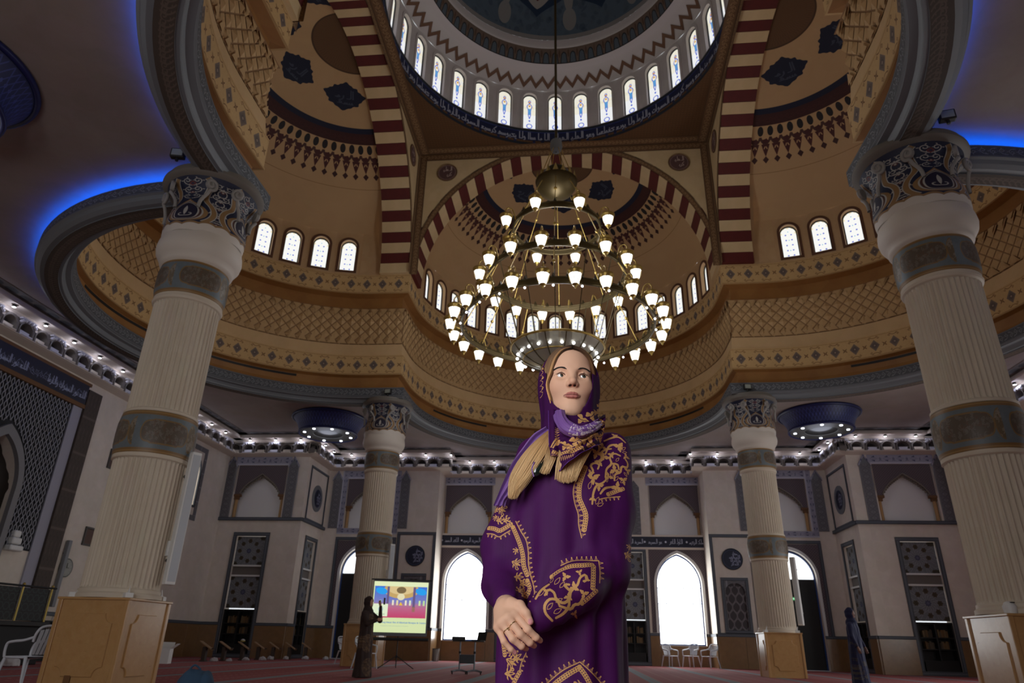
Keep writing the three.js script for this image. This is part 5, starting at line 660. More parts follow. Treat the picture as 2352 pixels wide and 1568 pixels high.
// ---------- blue bowl lamps under the flat ceiling ----------
{
  const bt = canvasTex(1024, 128, (g, w, h) => { g.fillStyle = '#20274f'; g.fillRect(0, 0, w, h); g.strokeStyle = '#39427a'; g.lineWidth = 5; for (let i = 0; i < 32; i++) { const x = i * 32; g.beginPath(); g.moveTo(x, 14); g.lineTo(x + 32, 64); g.lineTo(x, 114); g.lineTo(x - 32, 64); g.lineTo(x, 14); g.stroke(); rosette(g, x, 64, 9, 6, '#434d88'); } g.fillStyle = '#151b3d'; g.fillRect(0, 0, w, 10); g.fillRect(0, h - 12, w, 12); });
  const side = surf(64, 6, (u, v) => { const a = 2 * PI * u, y = 8.82 + 0.68 * v, r = 1.2 + 0.34 * v + 0.06 * Math.sin(PI * v) * -1; return [r * Math.cos(a), y, r * Math.sin(a)]; }, (u, v) => [u * 2, v]);
  const bulbM = std({ color: '#ffffff', emissive: C(0.85, 0.9, 1), emissiveIntensity: GLOW.bulb });
  for (const [n, x, z] of [['behind the left rear column', -10.2, -9.95], ['behind the right rear column', 10.2, -9.95], ['above the left front column, at the picture edge', -10.2, 9.95], ['at the right front, out of the picture', 10.2, 9.95]]) {
    const t = thing('bowl_lamp', `blue patterned bowl lamp on the ceiling ${n}`, 'ceiling lamp', [x, 0, z], 0, 'blue bowl ceiling lamps');
    add(t, 'patterned_side', side, std({ map: bt, roughness: 0.5 })); add(t, 'rim', merge([new THREE.TorusGeometry(1.54, 0.06, 8, 64).rotateX(PI / 2).translate(0, 9.49, 0), new THREE.TorusGeometry(1.21, 0.05, 8, 64).rotateX(PI / 2).translate(0, 8.84, 0)]), std({ color: '#1a2150', roughness: 0.4 }));
    add(t, 'bottom_dish', latheCrisp([[0.001, 8.86], [0.6, 8.86], [0.62, 8.82], [1.2, 8.82]], 48), std({ color: '#4b4a46', roughness: 0.6 })); add(t, 'dark_centre', latheCrisp([[0.001, 8.83], [0.58, 8.83], [0.6, 8.86]], 40), M.dark);
    for (let i = 0; i < 8; i++) { const a = 2 * PI * (i + 0.35) / 8; const b = add(t, 'bulb', new THREE.CylinderGeometry(0.06, 0.06, 0.03, 16), bulbM); b.position.set(0.98 * Math.cos(a), 8.805, 0.98 * Math.sin(a)); }
    const L = new THREE.PointLight(0xe6ecff, 3, 0, 2); L.position.set(0, 8.7, 0); L.shadow.radius = 30; t.add(L);
  }
}
// ---------- small spotlights along the cornice ----------
{
  const pts = []; for (let i = -4; i <= 4; i++) pts.push([1.28 * i, -16.75, 'recessed rear wall']);
  for (const s of [-1, 1]) { const n = s < 0 ? 'left' : 'right'; for (const x of [5.82, 7.1, 8.38, 9.64, 10.9]) pts.push([s * x, -15.25, `${n} stepped rear wall`]); pts.push([s * 5.95, -15.95, `${n} return wall`]); for (const z of [-13.4, -14.62]) pts.push([s * 11.6, z, `side of the ${n} corner block`]); for (const x of [12.44, 13.67, 14.92]) pts.push([s * x, -12.4, `front of the ${n} corner block`]); for (let k = 0; k < 13; k++) pts.push([s * 15.5, -11.15 + 1.27 * k, s < 0 ? 'left wall' : 'right wall']); }
  const count = {}, can = latheCrisp([[0.03, 0.07], [0.055, 0.06], [0.06, 0.0], [0.045, -0.01]], 16), disc = new THREE.CylinderGeometry(0.048, 0.048, 0.012, 16).translate(0, -0.004, 0), lit = std({ color: '#fff', emissive: C(0.95, 0.97, 1), emissiveIntensity: 14 });
  for (const [x, z, w] of pts) { const i = count[w] = (count[w] ?? -1) + 1; const t = thing('spotlight', `${ord(i)} small cornice spotlight along the ${w}`, 'spotlight', [x, 9.3, z], 0, 'cornice spotlights'); add(t, 'can', can, M.dark); add(t, 'lens', disc, lit); const toWall = w.includes('left wall') ? [-1, 0] : w.includes('right wall') ? [1, 0] : w.includes('return') || w.includes('side of') ? [Math.sign(x), 0] : [0, -1];
    add(t, 'stem', rod([0, 0.05, 0], [0, 0.08, 0], 0.02, 6), M.dark);
    const L = new THREE.PointLight(0xdfe4ff, 0.2, 0, 2); L.position.set(-toWall[0] * -0.0, -0.07, 0); L.shadow.radius = 2; t.add(L); }
}
// ---------- figures: distance fields meshed by surface nets ----------
function nets(lo, hi, cell, f) {
  const n = [0, 1, 2].map((k) => Math.ceil((hi[k] - lo[k]) / cell) + 1), [nx, ny, nz] = n, F = new Float32Array(nx * ny * nz);
  for (let k = 0; k < nz; k++) for (let j = 0; j < ny; j++) for (let i = 0; i < nx; i++) F[(k * ny + j) * nx + i] = f(lo[0] + i * cell, lo[1] + j * cell, lo[2] + k * cell);
  const id = new Int32Array((nx - 1) * (ny - 1) * (nz - 1)).fill(-1), pos = [], idx = [], C8 = [[0, 0, 0], [1, 0, 0], [0, 1, 0], [1, 1, 0], [0, 0, 1], [1, 0, 1], [0, 1, 1], [1, 1, 1]], E = [[0, 1], [2, 3], [4, 5], [6, 7], [0, 2], [1, 3], [4, 6], [5, 7], [0, 4], [1, 5], [2, 6], [3, 7]];
  const v = new Float32Array(8);
  for (let k = 0; k < nz - 1; k++) for (let j = 0; j < ny - 1; j++) for (let i = 0; i < nx - 1; i++) {
    let m = 0; for (let c = 0; c < 8; c++) { v[c] = F[((k + C8[c][2]) * ny + j + C8[c][1]) * nx + i + C8[c][0]]; if (v[c] < 0) m |= 1 << c; }
    if (m === 0 || m === 255) continue; let x = 0, y = 0, z = 0, q = 0;
    for (const [a, b] of E) if ((v[a] < 0) !== (v[b] < 0)) { const t = v[a] / (v[a] - v[b]); x += C8[a][0] + (C8[b][0] - C8[a][0]) * t; y += C8[a][1] + (C8[b][1] - C8[a][1]) * t; z += C8[a][2] + (C8[b][2] - C8[a][2]) * t; q++; }
    id[(k * (ny - 1) + j) * (nx - 1) + i] = pos.length / 3; pos.push(lo[0] + (i + x / q) * cell, lo[1] + (j + y / q) * cell, lo[2] + (k + z / q) * cell);
  }
  const I = (i, j, k) => id[(k * (ny - 1) + j) * (nx - 1) + i], face = (a, b, c, d, flip) => { if (a < 0 || b < 0 || c < 0 || d < 0) return; flip ? idx.push(a, c, b, a, d, c) : idx.push(a, b, c, a, c, d); };
  for (let k = 1; k < nz - 1; k++) for (let j = 1; j < ny - 1; j++) for (let i = 1; i < nx - 1; i++) {
    const a = F[(k * ny + j) * nx + i] < 0;
    if (a !== F[(k * ny + j) * nx + i + 1] < 0) face(I(i, j - 1, k - 1), I(i, j, k - 1), I(i, j, k), I(i, j - 1, k), !a);
    if (a !== F[(k * ny + j + 1) * nx + i] < 0) face(I(i - 1, j, k - 1), I(i, j, k - 1), I(i, j, k), I(i - 1, j, k), a);
    if (a !== F[((k + 1) * ny + j) * nx + i] < 0) face(I(i - 1, j - 1, k), I(i, j - 1, k), I(i, j, k), I(i - 1, j, k), !a);
  }
  const g = new THREE.BufferGeometry(); g.setAttribute('position', new THREE.Float32BufferAttribute(pos, 3)); g.setIndex(idx);
  const nor = new Float32Array(pos.length), e = cell * 0.5; for (let i = 0; i < pos.length; i += 3) { const [x, y, z] = [pos[i], pos[i + 1], pos[i + 2]]; let a = f(x + e, y, z) - f(x - e, y, z), b = f(x, y + e, z) - f(x, y - e, z), c = f(x, y, z + e) - f(x, y, z - e); const l = Math.hypot(a, b, c) || 1; nor.set([a / l, b / l, c / l], i); }
  g.setAttribute('normal', new THREE.BufferAttribute(nor, 3)); return g;
}
const smin = (a, b, k) => { const h = Math.max(k - Math.abs(a - b), 0) / k; return Math.min(a, b) - h * h * k * 0.25; }, smax = (a, b, k) => -smin(-a, -b, k);
const capD = (x, y, z, A, B) => { const bx = B[0] - A[0], by = B[1] - A[1], bz = B[2] - A[2], px = x - A[0], py = y - A[1], pz = z - A[2]; let t = (px * bx + py * by + pz * bz) / (bx * bx + by * by + bz * bz); t = t < 0 ? 0 : t > 1 ? 1 : t; return Math.hypot(px - t * bx, py - t * by, pz - t * bz) - (A[3] + (B[3] - A[3]) * t); };
const ellD = (x, y, z, c, r) => { const a = (x - c[0]) / r[0], b = (y - c[1]) / r[1], d = (z - c[2]) / r[2], q = Math.hypot(a, b, d); return (q - 1) * Math.min(r[0], r[1], r[2]); };
const chainD = (x, y, z, pts, k) => { let d = 1e9; for (let i = 0; i + 1 < pts.length; i++) d = smin(d, capD(x, y, z, pts[i], pts[i + 1]), k); return d; };
const tableAt = (tab, y) => { if (y <= tab[0][0]) return tab[0]; for (let i = 1; i < tab.length; i++) if (y <= tab[i][0]) { const t = (y - tab[i - 1][0]) / (tab[i][0] - tab[i - 1][0]), s = t * t * (3 - 2 * t); return tab[i].map((v, k) => tab[i - 1][k] + (v - tab[i - 1][k]) * s); } return tab[tab.length - 1]; };
// body of revolution-like robe: table rows [y, cx, cz, ax, az]
const robeD = (x, y, z, tab, folds = 0, nf = 11) => { const [, cx, cz, ax, az] = tableAt(tab, y), dx = (x - cx) / ax, dz = (z - cz) / az, q = Math.hypot(dx, dz), a = Math.atan2(dx, dz); let d = (q - 1) * Math.min(ax, az); if (folds) d += folds * (Math.sin(a * nf + 2 * Math.sin(y * 3)) + 0.5 * Math.sin(a * nf * 1.7 + y * 5)); return Math.max(d, y - tab[tab.length - 1][0], tab[0][0] - y); };
const paint = (g, f) => { const p = g.attributes.position, c = new Float32Array(p.count * 3); for (let i = 0; i < p.count; i++) c.set(f(p.getX(i), p.getY(i), p.getZ(i)), i * 3); g.setAttribute('color', new THREE.BufferAttribute(c, 3)); return g; };
const planarUV = (g, x0, x1, y0, y1) => { const p = g.attributes.position, u = new Float32Array(p.count * 2); for (let i = 0; i < p.count; i++) { u[2 * i] = (p.getX(i) - x0) / (x1 - x0); u[2 * i + 1] = (p.getY(i) - y0) / (y1 - y0); } g.setAttribute('uv', new THREE.BufferAttribute(u, 2)); return g; };
const lin = (r, g, b) => { const c = new THREE.Color().setStyle(`rgb(${r},${g},${b})`); return [c.r, c.g, c.b]; };
const mixc = (a, b, t) => a.map((v, i) => v + (b[i] - v) * t);

// ---------- the woman in the foreground ----------
{
  const BX = 0.545, BZ = 15.6;
  const wm = thing('person', 'woman in a purple dress and scarf with gold print standing in front', 'person', [BX, 0, BZ]);
  const place = (g) => g.translate(-BX, 0, -BZ);
  // head: own frame, origin between the eyes
  const HM = new THREE.Matrix4().compose(V(0.562, 1.476, 15.612), new THREE.Quaternion().setFromEuler(new THREE.Euler(-0.05, 0.12, -0.02, 'YXZ')), V(1, 1, 1));
  const upLid = (s) => [[s * 0.016, -0.0035, 0.0712, 0.0022], [s * 0.0235, 0.0042, 0.0744, 0.0025], [s * 0.033, 0.0074, 0.0746, 0.0027], [s * 0.0425, 0.0052, 0.0688, 0.0025], [s * 0.0495, 0.0002, 0.0605, 0.002]], loLid = (s) => [[s * 0.016, -0.0035, 0.0712, 0.0022], [s * 0.025, -0.0092, 0.0722, 0.0022], [s * 0.034, -0.0105, 0.0714, 0.0023], [s * 0.0425, -0.0072, 0.067, 0.0022], [s * 0.0495, 0.0002, 0.0605, 0.002]];
  const lipU = (s) => [[s * 0.0205, -0.0655, 0.0762, 0.0018], [s * 0.0115, -0.0626, 0.0828, 0.0026], [s * 0.004, -0.061, 0.0852, 0.0028], [0, -0.0618, 0.0852, 0.0026]], lipL = (s) => [[s * 0.0195, -0.0665, 0.0762, 0.0018], [s * 0.0115, -0.0702, 0.0815, 0.0034], [0, -0.0715, 0.0832, 0.0042]];
  const headD = (x, y, z) => {
    const s = x < 0 ? -1 : 1;
    let d = ellD(x, y, z, [0, 0.032, -0.015], [0.073, 0.092, 0.09]); d = smin(d, ellD(x, y, z, [0, -0.034, 0.014], [0.0575, 0.088, 0.07]), 0.03); d = smin(d, Math.hypot(x, y - 0.043, z - 0.03) - 0.051, 0.03);
    d = smin(d, capD(x, y, z, [s * 0.046, -0.05, 0, 0.015], [s * 0.012, -0.1, 0.052, 0.015]), 0.025); d = smin(d, Math.hypot(x, y + 0.101, z - 0.056) - 0.0175, 0.022); d = smin(d, Math.hypot(x - s * 0.036, y + 0.028, z - 0.05) - 0.023, 0.03);
    d = smin(d, capD(x, y, z, [s * 0.014, 0.0195, 0.074, 0.006], [s * 0.046, 0.0225, 0.06, 0.006]), 0.016);
    d = smax(d, -(Math.hypot(x - s * 0.0325, (y + 0.001) * 1.25, z - 0.0885) - 0.0185), 0.012);
    d = smin(d, capD(x, y, z, [0, 0.012, 0.074, 0.0065], [0, -0.026, 0.096, 0.0082]), 0.016); d = smin(d, Math.hypot(x, y + 0.031, z - 0.0985) - 0.0098, 0.009); d = smin(d, Math.hypot(x - s * 0.0105, y + 0.0352, z - 0.0885) - 0.0068, 0.008);
    d = smax(d, -(Math.hypot((x - s * 0.0064), (y + 0.0425), (z - 0.0935) * 0.7) - 0.0037), 0.003);
    d = smin(d, chainD(x, y, z, lipU(s), 0.003), 0.006); d = smin(d, chainD(x, y, z, lipL(s), 0.004), 0.006); d = smax(d, -capD(x, y, z, [s * 0.022, -0.0658, 0.08, 0.0006], [0, -0.0662, 0.092, 0.001]), 0.004);
    if (z > 0.03 && y > -0.03 && y < 0.03) { d = smin(d, chainD(x, y, z, upLid(s), 0.003), 0.004); d = smin(d, chainD(x, y, z, loLid(s), 0.003), 0.004); }
    d = smin(d, Math.hypot((x - s * 0.074) * 1.4, (y + 0.01) * 0.6, z + 0.01) - 0.018, 0.012);
    return smin(d, capD(x, y, z, [0, -0.07, -0.02, 0.05], [0, -0.26, -0.035, 0.053]), 0.02);
  };
  const skin = lin(236, 188, 158), blush = lin(230, 164, 132), lip = lin(196, 122, 112), dk = lin(70, 36, 30);
  const head = paint(nets([-0.1, -0.24, -0.115], [0.1, 0.135, 0.125], 0.0024, headD), (x, y, z) => {
    const s = x < 0 ? -1 : 1; let c = skin; const q = Math.hypot(x - s * 0.038, (y + 0.03) * 1.2, z - 0.06); c = mixc(c, blush, Math.max(0, 1 - q / 0.035) * 0.5); c = mixc(c, blush, Math.max(0, 1 - Math.hypot(x, y + 0.034, z - 0.1) / 0.02) * 0.6);
    const L = Math.min(chainD(x, y, z, lipU(s), 0.003), chainD(x, y, z, lipL(s), 0.004)); if (L < 0.0016) c = mixc(c, lip, Math.min(1, (0.0016 - L) / 0.0014)); if (Math.hypot((x - s * 0.0064), y + 0.0425, (z - 0.0935) * 0.7) < 0.0048) c = dk; if (Math.abs(y + 0.0666) < 0.0011 && Math.abs(x) < 0.024 && z > 0.07) c = lin(110, 55, 52); return c; }).applyMatrix4(HM);
  // right hand, holding the other wrist
  const Z0 = 15.86, fingers = [[[0.432, 0.818, Z0 - 0.005, 0.0098], [0.464, 0.785, Z0 + 0.008, 0.0084], [0.482, 0.769, Z0 - 0.002, 0.0078], [0.49, 0.763, Z0 - 0.022, 0.0066]], [[0.416, 0.81, Z0 + 0.0, 0.0102], [0.447, 0.775, Z0 + 0.014, 0.0088], [0.468, 0.758, Z0 + 0.003, 0.008], [0.476, 0.752, Z0 - 0.02, 0.0068]], [[0.402, 0.8, Z0 - 0.002, 0.0096], [0.429, 0.765, Z0 + 0.012, 0.0084], [0.449, 0.75, Z0 + 0.003, 0.0076], [0.458, 0.745, Z0 - 0.018, 0.0064]], [[0.392, 0.789, Z0 - 0.01, 0.0084], [0.408, 0.759, Z0 + 0.002, 0.0072], [0.424, 0.743, Z0 - 0.002, 0.0064], [0.433, 0.7365, Z0 - 0.008, 0.0056]]];
  const thumb = [[0.42, 0.842, Z0 - 0.022, 0.0125], [0.443, 0.838, Z0 - 0.008, 0.0108], [0.459, 0.82, Z0 + 0.002, 0.009], [0.469, 0.802, Z0 + 0.004, 0.0074]];
  const handD = (x, y, z) => { let d = capD(x, y, z, [0.398, 0.848, Z0 - 0.085, 0.025], [0.408, 0.833, Z0 - 0.045, 0.026]); for (const [a, r] of [[0, 0.0125], [1, 0.0135], [2, 0.013], [3, 0.0115]]) d = smin(d, capD(x, y, z, [0.409 - a * 0.004, 0.835 - a * 0.004, Z0 - 0.045, 0.019], [...fingers[a][0].slice(0, 3), r]), 0.012); d = smin(d, capD(x, y, z, [0.412, 0.838, Z0 - 0.05, 0.018], thumb[0]), 0.012); let t = chainD(x, y, z, thumb, 0.006); let fg = 1e9; for (const c of fingers) fg = Math.min(fg, smin(chainD(x, y, z, c, 0.004), d, 0.006)); return Math.min(smin(t, d, 0.01), fg); };
  const nail = (x, y, z) => Math.min(Math.hypot(x - 0.4695, (y - 0.8015) * 0.75, (z - Z0 - 0.0105) * 1.2), Math.hypot((x - 0.4345) * 0.8, y - 0.737, z - Z0 + 0.001));
  const hand = paint(nets([0.355, 0.722, 15.74], [0.505, 0.88, 15.895], 0.0026, handD), (x, y, z) => nail(x, y, z) < 0.0056 ? lin(226, 158, 160) : skin);
  // trunk and limbs beneath the dress, so that the figure is one body
  const trunk = paint(nets([0.33, 0.0, 15.48], [0.76, 1.36, 15.86], 0.014, (x, y, z) => { let d = robeD(x, y, z, [[0.02, 0.54, 15.6, 0.1, 0.08], [0.8, 0.54, 15.6, 0.13, 0.09], [1.0, 0.55, 15.6, 0.12, 0.085], [1.2, 0.56, 15.6, 0.13, 0.085], [1.3, 0.567, 15.59, 0.06, 0.055]]); d = smin(d, chainD(x, y, z, [[0.47, 1.245, 15.6, 0.045], [0.385, 0.97, 15.6, 0.038], [0.393, 0.885, 15.66, 0.034], [0.4, 0.845, 15.78, 0.026]], 0.03), 0.03); return smin(d, chainD(x, y, z, [[0.67, 1.26, 15.6, 0.045], [0.662, 0.96, 15.62, 0.038], [0.52, 0.84, 15.78, 0.028], [0.48, 0.81, 15.8, 0.026]], 0.03), 0.03); }), () => skin);
  for (const g of [head, hand, trunk]) g.setAttribute('uv', new THREE.BufferAttribute(new Float32Array(g.attributes.position.count * 2), 2));
  const skinM = phy({ vertexColors: true, roughness: 0.52, specularIntensity: 0.45, bumpMap: grainT, bumpScale: 0.0 });
  const body = add(wm, 'body', place(mergeGeometries([head, hand, trunk])), skinM);
  // eyes
  const eyeT = canvasTex(256, 256, (g, w) => { g.fillStyle = '#f1ece8'; g.fillRect(0, 0, w, w); g.fillStyle = '#24282a'; g.beginPath(); g.arc(128, 128, 66, 0, 7); g.fill(); g.fillStyle = '#5b6058'; g.beginPath(); g.arc(128, 128, 54, 0, 7); g.fill(); g.fillStyle = '#4a4637'; g.beginPath(); g.arc(128, 128, 34, 0, 7); g.fill(); g.fillStyle = '#0b0a0a'; g.beginPath(); g.arc(128, 128, 26, 0, 7); g.fill(); }, { wrap: false });
  const eyeM = phy({ map: eyeT, roughness: 0.08, clearcoat: 1, clearcoatRoughness: 0.03 });
  for (const s of [-1, 1]) { const g = new THREE.SphereGeometry(0.0135, 32, 24), p = g.attributes.position, uv = g.attributes.uv; for (let i = 0; i < p.count; i++) uv.setXY(i, 0.5 + (p.getZ(i) > 0 ? 1 : 3) * p.getX(i) / 0.0245 * 0.95, 0.5 + (p.getZ(i) > 0 ? 1 : 3) * p.getY(i) / 0.0245 * 0.95); g.rotateY(0.34).rotateX(-0.1).translate(s * 0.0322, -0.0008, 0.0605).applyMatrix4(HM); add(body, 'eye', place(g), eyeM); }
  const hairDark = std({ color: '#241712', roughness: 0.6 });
  for (const s of [-1, 1]) {
    const br = []; for (let i = 0; i < 34; i++) { const t = i / 33, x = s * (0.0155 + 0.036 * t), y = 0.015 + 0.0075 * Math.sin(t * 2.5) - 0.004 * t, z = 0.0862 - 0.0165 * t * t - 0.002 * t; for (const o of [-1.6, -0.8, 0, 0.8, 1.6]) br.push(tube([[x, y + o * 0.0012 * (1 - t), z - 0.001], [x + s * 0.003, y + 0.0016 + o * 0.0012 * (1 - t), z - 0.0008], [x + s * 0.006, y + 0.0012 + o * 0.0006 * (1 - t), z - 0.0035]], 0.0007, 3, 3)); }
    add(body, 'eyebrow', place(merge(br).applyMatrix4(HM)), hairDark);
    const la = [tube(upLid(s).map((p) => [p[0], p[1] - 0.0022, p[2] + 0.0022]), 0.0009, 16, 5), tube(loLid(s).slice(1).map((p) => [p[0], p[1] + 0.0012, p[2] + 0.0018]), 0.0004, 12, 4)]; for (let i = 0; i < 16; i++) { const t = i / 15, p = upLid(s)[Math.min(4, Math.round(t * 4))], a = new THREE.CatmullRomCurve3(upLid(s).map((q) => V(q[0], q[1] - 0.002, q[2] + 0.0025))).getPoint(0.2 + 0.8 * t); la.push(tube([[a.x, a.y, a.z], [a.x + s * 0.001 * t, a.y + 0.0003, a.z + 0.0018], [a.x + s * 0.0028 * t, a.y + 0.0022, a.z + 0.0032]], 0.00028, 4, 3)); }
    add(body, 'eyelashes', place(merge(la).applyMatrix4(HM)), std({ color: '#120c0b', roughness: 0.7 }));
  }
  // ---- dress ----
  const PUR = '#480f52', TAN = '#d3a266';
  const X0 = 0.28, X1 = 0.8, Y0 = 0.6, Y1 = 1.38, CW = 1400, CH = 2048;
  const dressT = canvasTex(CW, CH, (g, w, h) => {
    g.fillStyle = PUR; g.fillRect(0, 0, w, h); speckle(g, w, h, 900, ['#430d4c', '#50165a', '#450f4f'], 10, 60, 0.15); g.globalAlpha = 0.08; for (let i = 0; i < 700; i++) { g.fillStyle = i & 1 ? '#5b2a66' : '#250a2c'; g.fillRect(rr(0, w), 0, 1.2, h); } g.globalAlpha = 1;
    const X = (x) => (x - X0) / (X1 - X0) * w, Y = (y) => (1 - (y - Y0) / (Y1 - Y0)) * h, M1 = w / (X1 - X0);
    const poly = (a) => { const c = new THREE.CatmullRomCurve3(Array.from({ length: a.length / 2 }, (_, i) => V(X(a[2 * i]), Y(a[2 * i + 1]), 0)), false, 'centripetal'); return c.getSpacedPoints(Math.max(4, Math.round(c.getLength() / (0.0062 * M1)))); };
    const line = (p, lw, col) => { g.strokeStyle = col; g.lineWidth = lw * M1; g.lineJoin = g.lineCap = 'round'; g.beginPath(); p.forEach((q, i) => i ? g.lineTo(q.x, q.y) : g.moveTo(q.x, q.y)); g.stroke(); };
    const dots = (a, wd = 0.011) => { const p = poly(a); for (const q of p) { g.fillStyle = TAN; g.beginPath(); g.arc(q.x, q.y, wd * 0.62 * M1, 0, 7); g.fill(); } line(p, wd, TAN); p.forEach((q, i) => { if (i === 0) return; const b = p[i - 1], dx = q.x - b.x, dy = q.y - b.y, l = Math.hypot(dx, dy); for (const s of [-1, 1]) { g.fillStyle = PUR; g.beginPath(); g.arc(q.x - s * dy / l * wd * 0.26 * M1, q.y + s * dx / l * wd * 0.26 * M1, 0.0013 * M1, 0, 7); g.fill(); } }); };
    const spikes = (a, side, len = 0.011) => { const p = poly(a); line(p, 0.0026, TAN); for (let i = 2; i < p.length; i += 2) { const q = p[i], b = p[i - 2], dx = q.x - b.x, dy = q.y - b.y, l = Math.hypot(dx, dy) || 1, nx = -side * dy / l, ny = side * dx / l, T2 = [(q.x + b.x) / 2 + nx * len * M1, (q.y + b.y) / 2 + ny * len * M1]; g.strokeStyle = TAN; g.lineWidth = 0.0009 * M1; for (const f of [0.12, 0.4, 0.6, 0.88]) { g.beginPath(); g.moveTo(b.x + dx * f, b.y + dy * f); g.lineTo(...T2); g.stroke(); } g.fillStyle = TAN; g.beginPath(); g.arc(...T2, 0.0019 * M1, 0, 7); g.fill(); } };
    const stem = (a, w0 = 0.0062) => { const c = poly(a), n = c.length; g.strokeStyle = TAN; g.lineCap = 'round'; for (let i = 1; i < n; i++) { g.lineWidth = w0 * M1 * (1 - 0.55 * Math.abs(i / n - 0.45)); g.beginPath(); g.moveTo(c[i - 1].x, c[i - 1].y); g.lineTo(c[i].x, c[i].y); g.stroke(); } };
    const trefoil = (x, y, sz = 0.0105, rot = 0) => { g.save(); g.translate(X(x), Y(y)); g.rotate(rot); g.scale(sz * M1, sz * M1); g.fillStyle = TAN; g.beginPath(); for (let i = 0; i <= 60; i++) { const t = i / 60 * 2 * PI, r = 0.62 + 0.34 * Math.cos(3 * t) + 0.1 * Math.cos(9 * t + 0.4); g.lineTo(r * Math.cos(t), r * Math.sin(t)); } g.fill(); g.restore(); };
    const petal = (x0, y0, x1, y1, fat = 0.42) => { const ax = X(x0), ay = Y(y0), bx = X(x1), by = Y(y1), dx = bx - ax, dy = by - ay; g.strokeStyle = TAN; g.lineWidth = 0.0015 * M1; g.beginPath(); g.moveTo(ax, ay); g.quadraticCurveTo(ax + dx * 0.4 - dy * fat, ay + dy * 0.4 + dx * fat, bx, by); g.quadraticCurveTo(ax + dx * 0.4 + dy * fat, ay + dy * 0.4 - dx * fat, ax, ay); g.stroke(); };
    const leafy = (x, y, s, rot, solid) => { g.save(); g.translate(X(x), Y(y)); g.rotate(rot); g.scale(s * M1, s * M1); g.fillStyle = g.strokeStyle = TAN; g.lineWidth = 0.17; g.lineJoin = 'round'; for (const m of [-1, 1]) { g.save(); g.scale(m, 1); g.beginPath(); g.moveTo(0, 1); g.bezierCurveTo(0.5, 0.6, 0.2, 0.1, 0.7, -0.1); g.bezierCurveTo(1.1, -0.3, 1, -0.8, 0.7, -0.7); g.bezierCurveTo(0.5, -0.6, 0.7, -0.35, 0.45, -0.3); g.bezierCurveTo(0.1, -0.2, 0.25, 0.3, 0, 0.45); g.closePath(); solid ? g.fill() : g.stroke(); g.beginPath(); g.moveTo(0.2, 0.5); g.bezierCurveTo(0.6, 0.7, 0.9, 0.5, 1, 0.25); g.bezierCurveTo(0.75, 0.3, 0.45, 0.25, 0.2, 0.5); g.fill(); g.restore(); } g.beginPath(); g.moveTo(0, 0.3); g.bezierCurveTo(0.28, -0.1, 0.2, -0.5, 0, -0.9); g.bezierCurveTo(-0.2, -0.5, -0.28, -0.1, 0, 0.3); solid ? g.stroke() : g.fill(); g.restore(); };
    const flor = (a, s = 0.014, r0 = 0) => { for (let i = 0; i < a.length; i += 2) leafy(a[i], a[i + 1], s * (0.8 + 0.45 * ((i * 7) % 5) / 4), r0 + ((i * 13) % 9 - 4) * 0.5, (i / 2) % 3 !== 1); };
    // chest and shoulder panel
    dots([0.604, 1.2, 0.594, 1.172, 0.587, 1.148, 0.586, 1.114, 0.592, 1.098, 0.602, 1.07, 0.597, 1.032]); spikes([0.586, 1.186, 0.578, 1.166, 0.57, 1.132, 0.574, 1.099, 0.582, 1.073, 0.583, 1.043, 0.59, 1.011], -1); dots([0.664, 1.131, 0.685, 1.142, 0.706, 1.152], 0.009); spikes([0.639, 1.114, 0.666, 1.123, 0.697, 1.129], 1, 0.007);
    for (const a of [[0.614, 1.173, 0.625, 1.19, 0.619, 1.208, 0.63, 1.216, 0.642, 1.212, 0.638, 1.199], [0.634, 1.221, 0.651, 1.229, 0.648, 1.247, 0.661, 1.26, 0.678, 1.265], [0.658, 1.177, 0.663, 1.203, 0.677, 1.221, 0.673, 1.238, 0.686, 1.251, 0.703, 1.247], [0.683, 1.173, 0.686, 1.19, 0.701, 1.199, 0.706, 1.216, 0.721, 1.216, 0.724, 1.229, 0.718, 1.238], [0.661, 1.247, 0.674, 1.274, 0.696, 1.278, 0.709, 1.269], [0.624, 1.16, 0.629, 1.177, 0.641, 1.181], [0.677, 1.221, 0.694, 1.22, 0.697, 1.207], [0.62, 1.1, 0.624, 1.13, 0.633, 1.15, 0.65, 1.16, 0.66, 1.17], [0.63, 1.24, 0.645, 1.26, 0.64, 1.28], [0.66, 1.29, 0.68, 1.3, 0.7, 1.305, 0.72, 1.29], [0.643, 1.13, 0.655, 1.145, 0.68, 1.155]]) stem(a);
    [[0.618, 1.186], [0.643, 1.221], [0.656, 1.238], [0.678, 1.247], [0.667, 1.181], [0.7, 1.274], [0.72, 1.247], [0.709, 1.177], [0.685, 1.203], [0.723, 1.207], [0.653, 1.269], [0.624, 1.169], [0.622, 1.115], [0.64, 1.15], [0.69, 1.155], [0.69, 1.31], [0.64, 1.285], [0.635, 1.245]].forEach(([x, y], i) => trefoil(x, y, 0.0105 + 0.003 * (i % 3), i * 1.1));
    for (const [a, b, c, d] of [[0.704, 1.269, 0.711, 1.283], [0.708, 1.265, 0.72, 1.274], [0.71, 1.258, 0.723, 1.26], [0.685, 1.173, 0.694, 1.186], [0.677, 1.181, 0.676, 1.197], [0.7, 1.169, 0.711, 1.177], [0.662, 1.164, 0.66, 1.181], [0.69, 1.229, 0.699, 1.24], [0.63, 1.1, 0.638, 1.12], [0.634, 1.096, 0.65, 1.105], [0.612, 1.14, 0.618, 1.16], [0.712, 1.2, 0.72, 1.19]]) petal(a, b, c, d);
